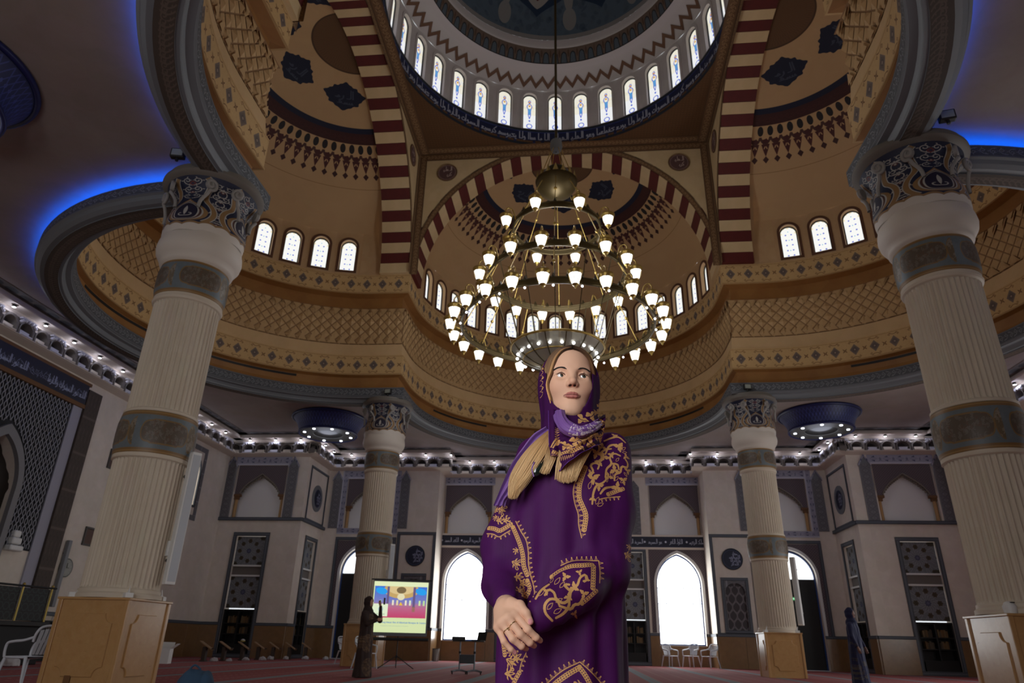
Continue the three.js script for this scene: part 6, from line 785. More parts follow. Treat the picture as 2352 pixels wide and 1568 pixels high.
    // image-left sleeve and front band
    dots([0.334, 1.047, 0.353, 1.042, 0.367, 1.036, 0.382, 1.043, 0.398, 1.053], 0.01); spikes([0.33, 1.031, 0.351, 1.027, 0.367, 1.019, 0.381, 1.027, 0.397, 1.036], 1, 0.008); flor([0.351, 1.075, 0.372, 1.094, 0.367, 1.066, 0.386, 1.066, 0.353, 1.1], 0.011);
    dots([0.405, 1.044, 0.417, 1.019, 0.428, 0.993, 0.435, 0.967, 0.438, 0.941, 0.447, 0.92], 0.01); spikes([0.412, 1.06, 0.428, 1.031, 0.443, 1.007, 0.449, 0.976, 0.45, 0.947, 0.456, 0.919, 0.465, 0.892, 0.468, 0.87, 0.455, 0.847], -1, 0.008); flor([0.415, 0.981, 0.419, 0.947, 0.427, 0.913, 0.44, 0.897, 0.445, 0.872, 0.433, 0.88], 0.011); dots([0.448, 0.905, 0.455, 0.885, 0.446, 0.866], 0.009);
    // forearm panel
    dots([0.513, 0.912, 0.536, 0.926, 0.562, 0.934, 0.59, 0.936, 0.617, 0.938, 0.6175, 0.925, 0.617, 0.91, 0.615, 0.883], 0.01); spikes([0.536, 0.94, 0.562, 0.95, 0.602, 0.951, 0.632, 0.952], -1, 0.01); spikes([0.632, 0.952, 0.634, 0.924, 0.632, 0.896], -1, 0.009);
    for (const a of [[0.518, 0.806, 0.503, 0.822, 0.501, 0.838, 0.512, 0.852, 0.529, 0.851, 0.536, 0.838], [0.501, 0.862, 0.509, 0.875, 0.523, 0.867, 0.527, 0.855, 0.544, 0.845, 0.558, 0.855, 0.562, 0.872, 0.578, 0.888, 0.585, 0.905, 0.598, 0.912, 0.602, 0.901, 0.593, 0.897], [0.558, 0.855, 0.557, 0.839, 0.544, 0.822, 0.527, 0.812], [0.536, 0.838, 0.562, 0.833, 0.57, 0.843, 0.581, 0.845, 0.593, 0.864], [0.479, 0.854, 0.492, 0.875, 0.509, 0.888], [0.562, 0.872, 0.549, 0.884, 0.547, 0.888, 0.558, 0.888]]) stem(a, 0.0068);
    [[0.549, 0.907, 0.0125], [0.583, 0.918, 0.009], [0.569, 0.882, 0.0135], [0.593, 0.868, 0.0125], [0.57, 0.823, 0.009], [0.6, 0.901, 0.009], [0.505, 0.871, 0.01], [0.556, 0.86, 0.011]].forEach(([x, y, z], i) => trefoil(x, y, z, i * 1.3));
    for (const [a, b, c, d] of [[0.512, 0.892, 0.518, 0.907], [0.523, 0.888, 0.536, 0.905], [0.536, 0.88, 0.547, 0.894], [0.507, 0.83, 0.52, 0.844], [0.522, 0.822, 0.54, 0.832], [0.527, 0.846, 0.542, 0.855], [0.484, 0.86, 0.5, 0.878]]) petal(a, b, c, d);
    dots([0.588, 0.847, 0.606, 0.861, 0.623, 0.876], 0.008);
    // lower left band and the diamond below
    dots([0.383, 0.771, 0.387, 0.749, 0.391, 0.729], 0.009); dots([0.415, 0.66, 0.42, 0.672, 0.431, 0.69], 0.009); spikes([0.448, 0.735, 0.436, 0.712, 0.431, 0.69], -1, 0.007); flor([0.405, 0.737, 0.411, 0.712, 0.406, 0.687, 0.425, 0.725], 0.013);
    spikes([0.49, 0.66, 0.511, 0.678, 0.541, 0.7, 0.58, 0.718], -1, 0.009); spikes([0.58, 0.718, 0.604, 0.699, 0.626, 0.677, 0.64, 0.66], -1, 0.009); dots([0.51, 0.66, 0.525, 0.673, 0.55, 0.69, 0.579, 0.706], 0.01); dots([0.579, 0.706, 0.591, 0.691, 0.601, 0.675, 0.61, 0.655], 0.01); flor([0.575, 0.668, 0.56, 0.645], 0.014);
    flor([0.715, 0.996, 0.712, 0.972], 0.01);
  }, { wrap: false });
  const ROBE = [[0.012, 0.53, 15.6, 0.235, 0.2], [0.35, 0.53, 15.6, 0.2, 0.165], [0.66, 0.528, 15.6, 0.168, 0.14], [0.82, 0.533, 15.6, 0.166, 0.135], [1.0, 0.545, 15.6, 0.158, 0.13], [1.16, 0.556, 15.602, 0.15, 0.122], [1.25, 0.562, 15.6, 0.135, 0.1], [1.31, 0.566, 15.592, 0.085, 0.075], [1.335, 0.567, 15.59, 0.06, 0.058]];
  const armL = [[0.462, 1.262, 15.595, 0.058], [0.382, 1.0, 15.6, 0.068], [0.386, 0.9, 15.645, 0.058], [0.405, 0.846, 15.775, 0.036]], armR = [[0.678, 1.27, 15.595, 0.06], [0.672, 1.1, 15.6, 0.064], [0.652, 0.945, 15.655, 0.06], [0.575, 0.885, 15.755, 0.053], [0.505, 0.833, 15.81, 0.04], [0.478, 0.806, 15.822, 0.024]];
  const dressD = (x, y, z) => {
    let d = robeD(x, y, z, ROBE, 0.0055 * Math.min(1, Math.max(0, (1.22 - y) * 4)), 9); d += 0.002 * noise.noise(x * 22, y * 7, z * 22);
    if (y > 0.7) { let a = chainD(x, y, z, armL, 0.03), b = chainD(x, y, z, armR, 0.03); if (a < 0.05) a += 0.0035 * Math.sin((y * 1.1 - x * 0.5 + z * 0.9) * 75 + 2.5 * noise.noise(x * 18, y * 18, z * 18)) * Math.min(1, Math.max(0, (1.0 - y) * 5)) + 0.002 * noise.noise(x * 30, y * 14, z * 30); if (b < 0.05) b += 0.003 * Math.sin((x * 1.3 + y * 0.7) * 52 + 2.5 * noise.noise(x * 16, y * 16, z * 16)) * Math.min(1, Math.max(0, (1.05 - y) * 4)) + 0.002 * noise.noise(x * 30, y * 14, z * 30); d = smin(d, smin(a, b, 0.01), 0.028);
      d = smax(d, -capD(x, y, z, [0.409, 0.832, 15.815, 0.03], [0.425, 0.81, 15.87, 0.045]), 0.004); }
    return d; };
  const dress = add(wm, 'dress', place(planarUV(nets([0.28, 0.0, 15.38], [0.79, 1.36, 15.9], 0.0062, dressD), X0, X1, Y0, Y1)), phy({ map: dressT, roughness: 0.66, specularIntensity: 0.45, sheen: 0.06, sheenColor: C(0.4, 0.12, 0.45), sheenRoughness: 0.4 }));
  // ring on two fingers
  const goldM = std({ color: '#cdb78c', metalness: 1, roughness: 0.25 });
  for (const [f, t] of [[1, 0.42], [2, 0.5]]) { const a = V(...fingers[f][0]), b = V(...fingers[f][1]), p = a.clone().lerp(b, t), g = new THREE.TorusGeometry(0.0101, 0.0011, 6, 24); g.applyQuaternion(new THREE.Quaternion().setFromUnitVectors(V(0, 0, 1), b.clone().sub(a).normalize())).translate(p.x, p.y, p.z); const r = add(wm, 'finger_ring', place(f === 2 ? merge([g, sph(0.0022, p.x + 0.004, p.y + 0.002, p.z + 0.0095, 8, 6)]) : g), goldM); }
  // ---- scarf ----
  const SX0 = 0.44, SX1 = 0.72, SY0 = 1.16, SY1 = 1.64;
  const scarfT = canvasTex(1024, 1755, (g, w, h) => {
    g.fillStyle = '#3f0f49'; g.fillRect(0, 0, w, h); const X = (x) => (x - SX0) / (SX1 - SX0) * w, Y = (y) => (1 - (y - SY0) / (SY1 - SY0)) * h, M1 = w / (SX1 - SX0); speckle(g, w, h, 400, ['#300d38', '#3b1545'], 10, 50, 0.2);
    const blob = (x, y, s, rot) => { g.save(); g.translate(X(x), Y(y)); g.rotate(rot); g.scale(s * M1, s * M1); g.fillStyle = TAN; g.beginPath(); for (let i = 0; i <= 40; i++) { const a = i / 40 * 2 * PI, r = 0.62 + 0.3 * Math.cos(3 * a + 0.5) + 0.12 * Math.cos(7 * a); g.lineTo(r * Math.cos(a) * 1.3, r * Math.sin(a)); } g.fill(); g.strokeStyle = '#35103e'; g.lineWidth = 0.1; g.beginPath(); g.moveTo(-0.8, 0); g.quadraticCurveTo(0, 0.35, 0.8, -0.05); g.stroke(); g.restore(); };
    for (const [x, y, s, r] of [[0.598, 1.349, 0.017, 0.3], [0.625, 1.366, 0.017, -0.8], [0.645, 1.387, 0.014, -1.1], [0.611, 1.332, 0.014, 0.6], [0.634, 1.338, 0.014, -0.3], [0.655, 1.36, 0.012, -1], [0.65, 1.41, 0.009, -1.2], [0.656, 1.428, 0.007, -1.2], [0.64, 1.31, 0.013, 0.4], [0.656, 1.325, 0.011, 0], [0.534, 1.26, 0.011, 0.5], [0.552, 1.248, 0.014, 0.2], [0.578, 1.257, 0.016, -0.3], [0.603, 1.267, 0.018, -0.2], [0.621, 1.255, 0.016, 0.5], [0.59, 1.243, 0.013, 0.8], [0.565, 1.238, 0.011, -0.4], [0.645, 1.283, 0.015, -0.6], [0.66, 1.3, 0.012, 0.2], [0.628, 1.28, 0.013, 0.9]]) blob(x, y, s, r);
    g.strokeStyle = TAN; g.lineWidth = 0.0105 * M1; for (const a of [[0.514, 1.244, 0.52, 1.255, 0.53, 1.272], [0.514, 1.233, 0.539, 1.226, 0.565, 1.229, 0.594, 1.236]]) { g.beginPath(); for (let i = 0; i < a.length; i += 2) i ? g.lineTo(X(a[i]), Y(a[i + 1])) : g.moveTo(X(a[0]), Y(a[1])); g.stroke(); for (let i = 0; i < a.length - 2; i += 2) for (let t = 0; t < 1; t += 0.22) for (const o of [-0.0024, 0.0024]) { g.fillStyle = '#35103e'; g.beginPath(); g.arc(X(a[i] + (a[i + 2] - a[i]) * t) + o * M1 * 0.6, Y(a[i + 1] + (a[i + 3] - a[i + 1]) * t + o), 0.0014 * M1, 0, 7); g.fill(); } }
    g.strokeStyle = TAN; g.lineWidth = 0.0012 * M1; for (let i = 0; i < 12; i++) { const x = 0.513 + i * 0.0052, y = 1.222 - 0.0085 * Math.sin(i / 12 * PI); g.beginPath(); g.moveTo(X(x), Y(y + 0.004)); g.lineTo(X(x + 0.001), Y(y - 0.006)); g.lineTo(X(x + 0.005), Y(y + 0.004)); g.stroke(); } for (let i = 0; i < 8; i++) { const y = 1.25 + i * 0.007; g.beginPath(); g.moveTo(X(0.522), Y(y)); g.lineTo(X(0.534), Y(y + 0.004)); g.lineTo(X(0.523), Y(y + 0.006)); g.stroke(); }
    // thin light line work along the edge over the image-left temple
    g.lineWidth = 0.0016 * M1; for (let i = 0; i < 9; i++) { const y = 1.43 + i * 0.017; g.beginPath(); g.moveTo(X(0.474), Y(y)); g.bezierCurveTo(X(0.482), Y(y + 0.002), X(0.488), Y(y + 0.012), X(0.478), Y(y + 0.015)); g.stroke(); if (i % 2) { g.fillStyle = TAN; g.beginPath(); g.arc(X(0.483), Y(y + 0.006), 0.0035 * M1, 0, 7); g.fill(); } }
    g.fillStyle = TAN; g.beginPath(); g.ellipse(X(0.484), Y(1.566), 0.005 * M1, 0.016 * M1, 0.4, 0, 7); g.fill();
  }, { wrap: false });
  const scarfM = phy({ map: scarfT, roughness: 0.75, specularIntensity: 0.3, sheen: 0.18, sheenColor: C(0.35, 0.12, 0.42), sheenRoughness: 0.4 });
  const inv = HM.clone().invert(), q4 = V(0, 0, 0);
  const hoodD = (x, y, z) => { q4.set(x, y, z).applyMatrix4(inv); const a = q4.x, b = q4.y, c = q4.z; let o = ellD(a, b, c, [0.0, 0.008, -0.02], [0.0935, 0.122, 0.108]); o = smin(o, capD(a, b, c, [0.0, -0.05, -0.015, 0.082], [0.004, -0.15, -0.02, 0.084]), 0.03); o += 0.0022 * Math.sin((c * 1.5 - b * 0.4) * 90 + a * 25) * (b < 0.05 ? 1 : 0.3);
    const inn = o + 0.0075; const cut = b > 0.0 ? 0.044 - 0.62 * b : 0.044 + 0.32 * b * (a > 0 ? -0.5 : 0.3); let d = Math.max(o, -inn); const side = a > 0 ? 0.062 : 0.073, open = Math.max(Math.hypot(a / side, (b - 0.005) / 0.118) - 1, -1); const mouth = Math.max(-(c - 0.0), open * 0.06); d = smax(d, -mouth, 0.004); d = smax(d, b > 0.02 ? c - cut : -1, 0.006); return Math.max(d, -0.185 - b); };
  const hood = nets([0.46, 1.28, 15.47], [0.69, 1.62, 15.75], 0.0034, hoodD);
  add(wm, 'scarf', place(planarUV(hood, SX0, SX1, SY0, SY1)), scarfM);
  // wrapped and hanging front of the scarf: a draped sheet with a hem
  const F = (u, v) => { // u across (left..right), v from the neck (0) to the hem (1)
    const xl = 0.508 + 0.0 * v, xr = 0.664 - 0.02 * v * v, hemL = 1.214, tip = 1.18, hemR = 1.262; const x = xl + (xr - xl) * u, top = 1.34 - 0.03 * Math.sin(PI * u) + (u > 0.85 ? (u - 0.85) * 0.1 : 0), bot = u < 0.2 ? hemL + (tip - hemL) * (u / 0.2) : tip + (hemR - tip) * ((u - 0.2) / 0.8);
    const y = top + (bot - top) * v, bulge = 0.085 * Math.sin(PI * Math.min(1, Math.max(0, (u * 0.86 + 0.07)))) + 0.006 * Math.sin(v * 24 + u * 9) * (1 - 0.4 * v) + 0.004 * Math.sin(u * 22 - v * 6); return [x, y, 15.682 + bulge + 0.012 * v]; };
  const sheet = surf(60, 44, (u, v) => F(u, v)), back = surf(60, 44, (u, v) => { const p = F(u, v); return [p[0], p[1], p[2] - 0.004]; });
  add(wm, 'scarf_front', place(planarUV(mergeGeometries([sheet, back].map((g) => g.toNonIndexed())), SX0, SX1, SY0, SY1)), scarfM);
  const flap = (u, v) => { const y = 1.365 - 0.145 * v, x = 0.503 + 0.026 * u + 0.004 * v; return [x, y, 15.705 + 0.012 * Math.sin(PI * u) + 0.055 * v - 0.015 * v * v]; };
  add(wm, 'scarf_edge_fold', place(mergeGeometries([surf(8, 24, flap), surf(8, 24, (u, v) => { const p = flap(u, v); return [p[0], p[1], p[2] - 0.004]; })].map((g) => planarUV(g.toNonIndexed(), SX0, SX1, SY0, SY1)))), scarfM);
  add(wm, 'piping', place(merge([tube(Array.from({ length: 13 }, (_, i) => { const p = flap(0, i / 12); return [p[0], p[1], p[2]]; }), 0.0012, 30, 5), tube(Array.from({ length: 21 }, (_, i) => { const p = F(i / 20, 1); return [p[0], p[1], p[2]]; }), 0.0012, 40, 5)])), std({ color: '#5b2c86', roughness: 0.6 }));
  const lilacT = canvasTex(1024, 256, (g, w, h) => { g.fillStyle = '#7d549c'; g.fillRect(0, 0, w, h); for (let i = 0; i < 60; i++) { g.globalAlpha = 0.25; g.fillStyle = i & 1 ? '#9168ae' : '#68418a'; g.fillRect(0, rr(0, h), w, rr(1, 4)); } g.globalAlpha = 1; g.fillStyle = '#d8c6cf'; for (let i = 0; i < 150; i++) { const x = rr(w * 0.38, w * 0.97), y = h * 0.6 + rr(0, h * 0.36); rosette(g, x, y, rr(5, 13), 5, '#d9c9cd', i % 3 ? null : '#7d549c'); } }, { wrap: false });
  const lilacM = phy({ map: lilacT, roughness: 0.55, sheen: 0.6, sheenColor: C(0.5, 0.3, 0.7), sheenRoughness: 0.4 });
  const rollC = new THREE.CatmullRomCurve3([V(0.533, 1.362, 15.705), V(0.539, 1.328, 15.738), V(0.558, 1.294, 15.768), V(0.588, 1.281, 15.776), V(0.618, 1.295, 15.758), V(0.642, 1.321, 15.72), V(0.654, 1.345, 15.67)]);
  add(wm, 'lilac_roll', place(surf(60, 28, (u, v) => { const p = rollC.getPoint(u), t = rollC.getTangent(u), a = 2 * PI * v, n = V(0, 0, 1), b = t.clone().cross(n).normalize(), w = 0.0185 - 0.012 * Math.abs(u - 0.3), k = 1 + 0.1 * Math.sin(a * 7 + u * 6) + 0.09 * Math.sin(a * 11 - u * 7); return p.clone().addScaledVector(b, Math.cos(a) * w * k).addScaledVector(n, Math.sin(a) * 0.017 * k).toArray(); }, (u, v) => [u, v])), lilacM);
  // long lilac tail hanging over the image-left shoulder
  const tailL = [[0.492, 1.33], [0.458, 1.305], [0.428, 1.262], [0.4, 1.218], [0.378, 1.165], [0.358, 1.112], [0.353, 1.098]], tailR = [[0.515, 1.31], [0.486, 1.27], [0.46, 1.225], [0.436, 1.18], [0.412, 1.14], [0.388, 1.115], [0.384, 1.096]], tc = (a) => new THREE.CatmullRomCurve3(a.map(([x, y], i) => V(x, y, 15.665 + 0.006 * i)));
  const TL = tc(tailL), TR = tc(tailR); add(wm, 'scarf_tail', place(mergeGeometries([0, -0.004].map((dz) => surf(24, 40, (u, v) => { const a = TL.getPoint(v), b = TR.getPoint(v); return a.lerp(b, u).add(V(0, 0, 0.006 * Math.sin(u * 15 + v * 3) + dz)).toArray(); }).toNonIndexed()))), phy({ color: '#8a62a8', roughness: 0.55, sheen: 0.3, sheenColor: C(0.5, 0.3, 0.7) }));
  // ---- hair: strands laid along guide curves; roots dark, ends fair ----
  const strands = (guides, n, r, c0, c1, spread, segs = 14) => { const out = []; for (let i = 0; i < n; i++) { const t = (i + 0.5) / n * (guides.length - 1), k = Math.min(guides.length - 2, Math.floor(t)), f = t - k, j = [rr(-1, 1), rr(-1, 1), rr(-1, 1)]; const pts = guides[k].map((p, m) => { const q = guides[k + 1][m], w = m / (guides[k].length - 1); return [p[0] + (q[0] - p[0]) * f + j[0] * spread * (0.3 + w), p[1] + (q[1] - p[1]) * f + j[1] * spread * 0.5 * w, p[2] + (q[2] - p[2]) * f + j[2] * spread * (0.3 + 0.5 * w)]; }); const curve = new THREE.CatmullRomCurve3(pts.map((p) => V(...p))), tint = rr(0.82, 1.12); const g = surf(4, segs, (u, v) => { const p = curve.getPoint(v), a = 2 * PI * u, q = r * (1 - 0.75 * v ** 3); return [p.x + q * Math.cos(a), p.y, p.z + q * Math.sin(a)]; }); const nv = g.attributes.position.count, col = new Float32Array(nv * 3); for (let m = 0; m < nv; m++) { const v = Math.floor(m / 5) / segs, c = mixc(c0, c1, Math.min(1, v * 1.35)); col.set(c.map((x) => x * tint), m * 3); } g.setAttribute('color', new THREE.BufferAttribute(col, 3)); out.push(g); } return merge(out); };
  const hairM = phy({ vertexColors: true, roughness: 0.42, sheen: 0.3, sheenColor: C(0.5, 0.4, 0.25) }), dark = lin(62, 42, 32), mid = lin(140, 98, 60), fair = lin(232, 196, 142), warm = lin(176, 128, 76);
  // guides are pressed onto the head so that the strands lie on it
  const onHead = (pts, off) => pts.map(([x, y, z]) => { for (let i = 0; i < 12; i++) { const e = 0.001, d = headD(x, y, z) - off, a = headD(x + e, y, z) - headD(x - e, y, z), b = headD(x, y + e, z) - headD(x, y - e, z), c = headD(x, y, z + e) - headD(x, y, z - e), l = Math.hypot(a, b, c) || 1; x -= d * a / l * 0.8; y -= d * b / l * 0.8; z -= d * c / l * 0.8; } return [x, y, z]; });
  const L1 = [[-0.001, 0.078, 0.066], [-0.02, 0.073, 0.067], [-0.037, 0.05, 0.064], [-0.0455, 0.015, 0.057], [-0.0495, -0.025, 0.05], [-0.05, -0.062, 0.042], [-0.048, -0.092, 0.034]], L2 = [[0, 0.1, 0.05], [-0.03, 0.092, 0.048], [-0.055, 0.06, 0.036], [-0.064, 0.015, 0.026], [-0.064, -0.025, 0.02], [-0.06, -0.06, 0.014], [-0.056, -0.085, 0.01]], L3 = [[0, 0.118, 0.02], [-0.04, 0.105, 0.012], [-0.064, 0.066, 0.008], [-0.072, 0.02, 0.004], [-0.072, -0.02, 0], [-0.066, -0.055, 0], [-0.06, -0.085, 0]];
  const R1 = [[0.002, 0.078, 0.066], [0.024, 0.074, 0.065], [0.043, 0.056, 0.055], [0.054, 0.026, 0.042], [0.059, -0.005, 0.032], [0.058, -0.03, 0.024]], R2 = [[0.002, 0.1, 0.05], [0.032, 0.092, 0.046], [0.055, 0.062, 0.034], [0.064, 0.025, 0.022], [0.066, -0.005, 0.014], [0.064, -0.03, 0.01]], R3 = [[0.002, 0.118, 0.02], [0.04, 0.105, 0.01], [0.064, 0.066, 0.004], [0.072, 0.02, 0], [0.072, -0.005, 0], [0.068, -0.03, 0]];
  const headHair = [strands([onHead(L1, 0.006), onHead(L2, 0.0065), onHead(L3, 0.006)], 420, 0.0009, dark, warm, 0.0022, 18), strands([onHead(L1, 0.003), onHead(L2, 0.003), onHead(L3, 0.003)], 240, 0.001, dark, mid, 0.002, 18), strands([onHead(L1, 0.0085), onHead(L1.map(([x, y, z]) => [x - 0.006, y, z - 0.004]), 0.008)], 70, 0.0008, mid, lin(230, 176, 110), 0.0012, 18), strands([onHead(R1, 0.006), onHead(R2, 0.0065), onHead(R3, 0.006)], 420, 0.0009, dark, mid, 0.0022, 18), strands([onHead(R1, 0.003), onHead(R2, 0.003), onHead(R3, 0.003)], 240, 0.001, dark, mid, 0.002, 18)].map((g) => g.applyMatrix4(HM));
  const capHair = paint(nets([-0.09, 0.02, -0.115], [0.09, 0.14, 0.085], 0.004, (x, y, z) => Math.max(headD(x, y, z) - 0.003, z - 0.062 + (y < 0.085 ? (0.085 - y) * 2.2 : 0) + Math.abs(x) * 0.25)), () => dark).applyMatrix4(HM); capHair.setAttribute('uv', new THREE.BufferAttribute(new Float32Array(capHair.attributes.position.count * 2), 2));
  add(wm, 'hair', place(merge([...headHair, capHair])), hairM);
  add(wm, 'hair_lock', place(strands([[[0.512, 1.325, 15.665], [0.485, 1.292, 15.7], [0.448, 1.25, 15.715], [0.418, 1.205, 15.72], [0.402, 1.165, 15.72], [0.402, 1.118, 15.72]], [[0.512, 1.318, 15.675], [0.488, 1.276, 15.722], [0.458, 1.232, 15.735], [0.436, 1.188, 15.735], [0.416, 1.15, 15.73], [0.41, 1.112, 15.725]], [[0.514, 1.31, 15.68], [0.505, 1.26, 15.735], [0.492, 1.222, 15.748], [0.47, 1.19, 15.748], [0.446, 1.155, 15.74], [0.42, 1.128, 15.73]]], 620, 0.0008, warm, fair, 0.007)), hairM);
  add(wm, 'hair_lock', place(strands([[[0.54, 1.27, 15.73], [0.535, 1.23, 15.745], [0.53, 1.2, 15.745], [0.528, 1.16, 15.742]], [[0.58, 1.26, 15.735], [0.566, 1.22, 15.752], [0.556, 1.185, 15.75], [0.55, 1.15, 15.745]], [[0.63, 1.262, 15.715], [0.61, 1.225, 15.738], [0.59, 1.19, 15.745], [0.572, 1.156, 15.742]]], 420, 0.0008, warm, fair, 0.006)), hairM);
  add(wm, 'hair_lock', place(strands([[[0.5, 1.26, 15.735], [0.498, 1.225, 15.748], [0.492, 1.195, 15.748], [0.484, 1.178, 15.745]], [[0.53, 1.24, 15.74], [0.52, 1.21, 15.75], [0.51, 1.19, 15.75], [0.5, 1.172, 15.748]]], 140, 0.0008, mid, fair, 0.005)), hairM);
  // dark glossy lens pendant hanging in the neckline with its lilac cord
  const pend = add(wm, 'dark_pendant', place(new THREE.SphereGeometry(1, 24, 16).scale(0.016, 0.026, 0.005).rotateZ(-0.25).translate(0.474, 1.193, 15.744)), phy({ color: '#10201c', roughness: 0.12, clearcoat: 1 })); add(pend, 'cord', place(tube([[0.467, 1.205, 15.75], [0.461, 1.185, 15.75], [0.466, 1.165, 15.75]], 0.0022, 12, 5)), lilacM);
}
// ---------- two visitors in the hall ----------
function visitor(name, label, base, turn, cloth, hoodCloth, skinC, opt) {
  const p = thing('person', label, 'person', base, turn); const H = opt.h;
  const tab = [[0.012, 0, 0, 0.25, 0.2], [0.3, 0, 0, 0.22, 0.18], [0.75, 0, 0, 0.2, 0.155], [1.0, 0, 0, 0.175, 0.14], [1.25, 0, 0, 0.2, 0.13], [1.36, 0, 0, 0.185, 0.105], [1.44, 0, 0, 0.09, 0.075], [1.5, 0, 0, 0.06, 0.06]].map(([y, ...r]) => [y * H / 1.72, ...r]), sy = H / 1.72, hy = 1.585 * sy;
  const robe = (x, y, z) => { let d = robeD(x, y, z, tab, 0.006, 8); for (const a of opt.arms) d = smin(d, chainD(x, y, z, a, 0.03), 0.04); return d; };
  const hands = (x, y, z) => { let d = 1e9; for (const h of opt.hands) { d = Math.min(d, capD(x, y, z, [...h.w, 0.026], [...h.k, 0.032])); for (let i = 0; i < 4; i++) { const o = (i - 1.5) * 0.017, s = h.side, a = [h.k[0] + s[0] * o, h.k[1] + s[1] * o, h.k[2] + s[2] * o]; d = smin(d, capD(x, y, z, [...a, 0.0095], [a[0] + h.d[0], a[1] + h.d[1], a[2] + h.d[2], 0.008]), 0.008); } d = smin(d, capD(x, y, z, [...h.w, 0.014], [h.w[0] + h.t[0], h.w[1] + h.t[1], h.w[2] + h.t[2], 0.009]), 0.01); } return d; };
  const headF = (x, y, z) => { let d = ellD(x, y, z, [0, hy + 0.02, 0], [0.078, 0.105, 0.095]); d = smin(d, ellD(x, y, z, [0, hy - 0.04, 0.03], [0.058, 0.08, 0.062]), 0.03); d = smin(d, capD(x, y, z, [0, hy - 0.005, 0.088, 0.009], [0, hy - 0.03, 0.103, 0.012]), 0.012); d = smin(d, capD(x, y, z, [-0.02, hy - 0.066, 0.082, 0.006], [0.02, hy - 0.066, 0.082, 0.006]), 0.01); return smin(d, capD(x, y, z, [0, hy - 0.06, -0.01, 0.05], [0, hy - 0.25, -0.01, 0.055]), 0.03); };
  const skn = lin(...skinC), bodyG = mergeGeometries([paint(nets([-0.13, hy - 0.27, -0.12], [0.13, hy + 0.15, 0.13], 0.007, headF), (x, y, z) => (Math.hypot(Math.abs(x) - 0.03, y - hy - 0.005, z - 0.075) < 0.012 ? lin(40, 28, 24) : Math.abs(y - hy + 0.066) < 0.007 && Math.abs(x) < 0.024 && z > 0.07 ? lin(140, 80, 76) : skn)), paint(nets(opt.hb[0], opt.hb[1], 0.006, hands), () => skn), paint(nets([-0.2, 0.0, -0.15], [0.2, 1.5 * sy, 0.15], 0.03, (x, y, z) => robeD(x, y, z, tab.map((r) => [r[0], r[1], r[2], r[3] * 0.7, r[4] * 0.7]))), () => skn)].map((g) => { const q = g.toNonIndexed(); q.deleteAttribute('uv'); return q; }));
  add(p, 'body', bodyG, std({ vertexColors: true, roughness: 0.6 }));
  add(p, 'robe', planarUV(nets(opt.rb[0], opt.rb[1], 0.016, robe), -0.5, 0.5, 0, 1.8), cloth);
  add(p, 'head_scarf', planarUV(nets([-0.22, hy - 0.32, -0.2], [0.22, hy + 0.18, 0.2], 0.01, (x, y, z) => { let o = ellD(x, y, z, [0, hy + 0.015, -0.012], [0.1, 0.13, 0.118]); o = smin(o, capD(x, y, z, [0, hy - 0.1, -0.01, 0.088], [0, hy - 0.19, -0.01, 0.13]), 0.05); o += 0.004 * Math.sin(y * 60 + x * 20); const open = Math.max(Math.hypot(x / 0.062, (y - hy + 0.005) / 0.088) - 1, -1) * 0.06; return smax(Math.max(o, -(o + 0.012)), -Math.max(open, 0.02 - z), 0.006); }), -0.5, 0.5, 0, 1.8), hoodCloth);
  return p;
}
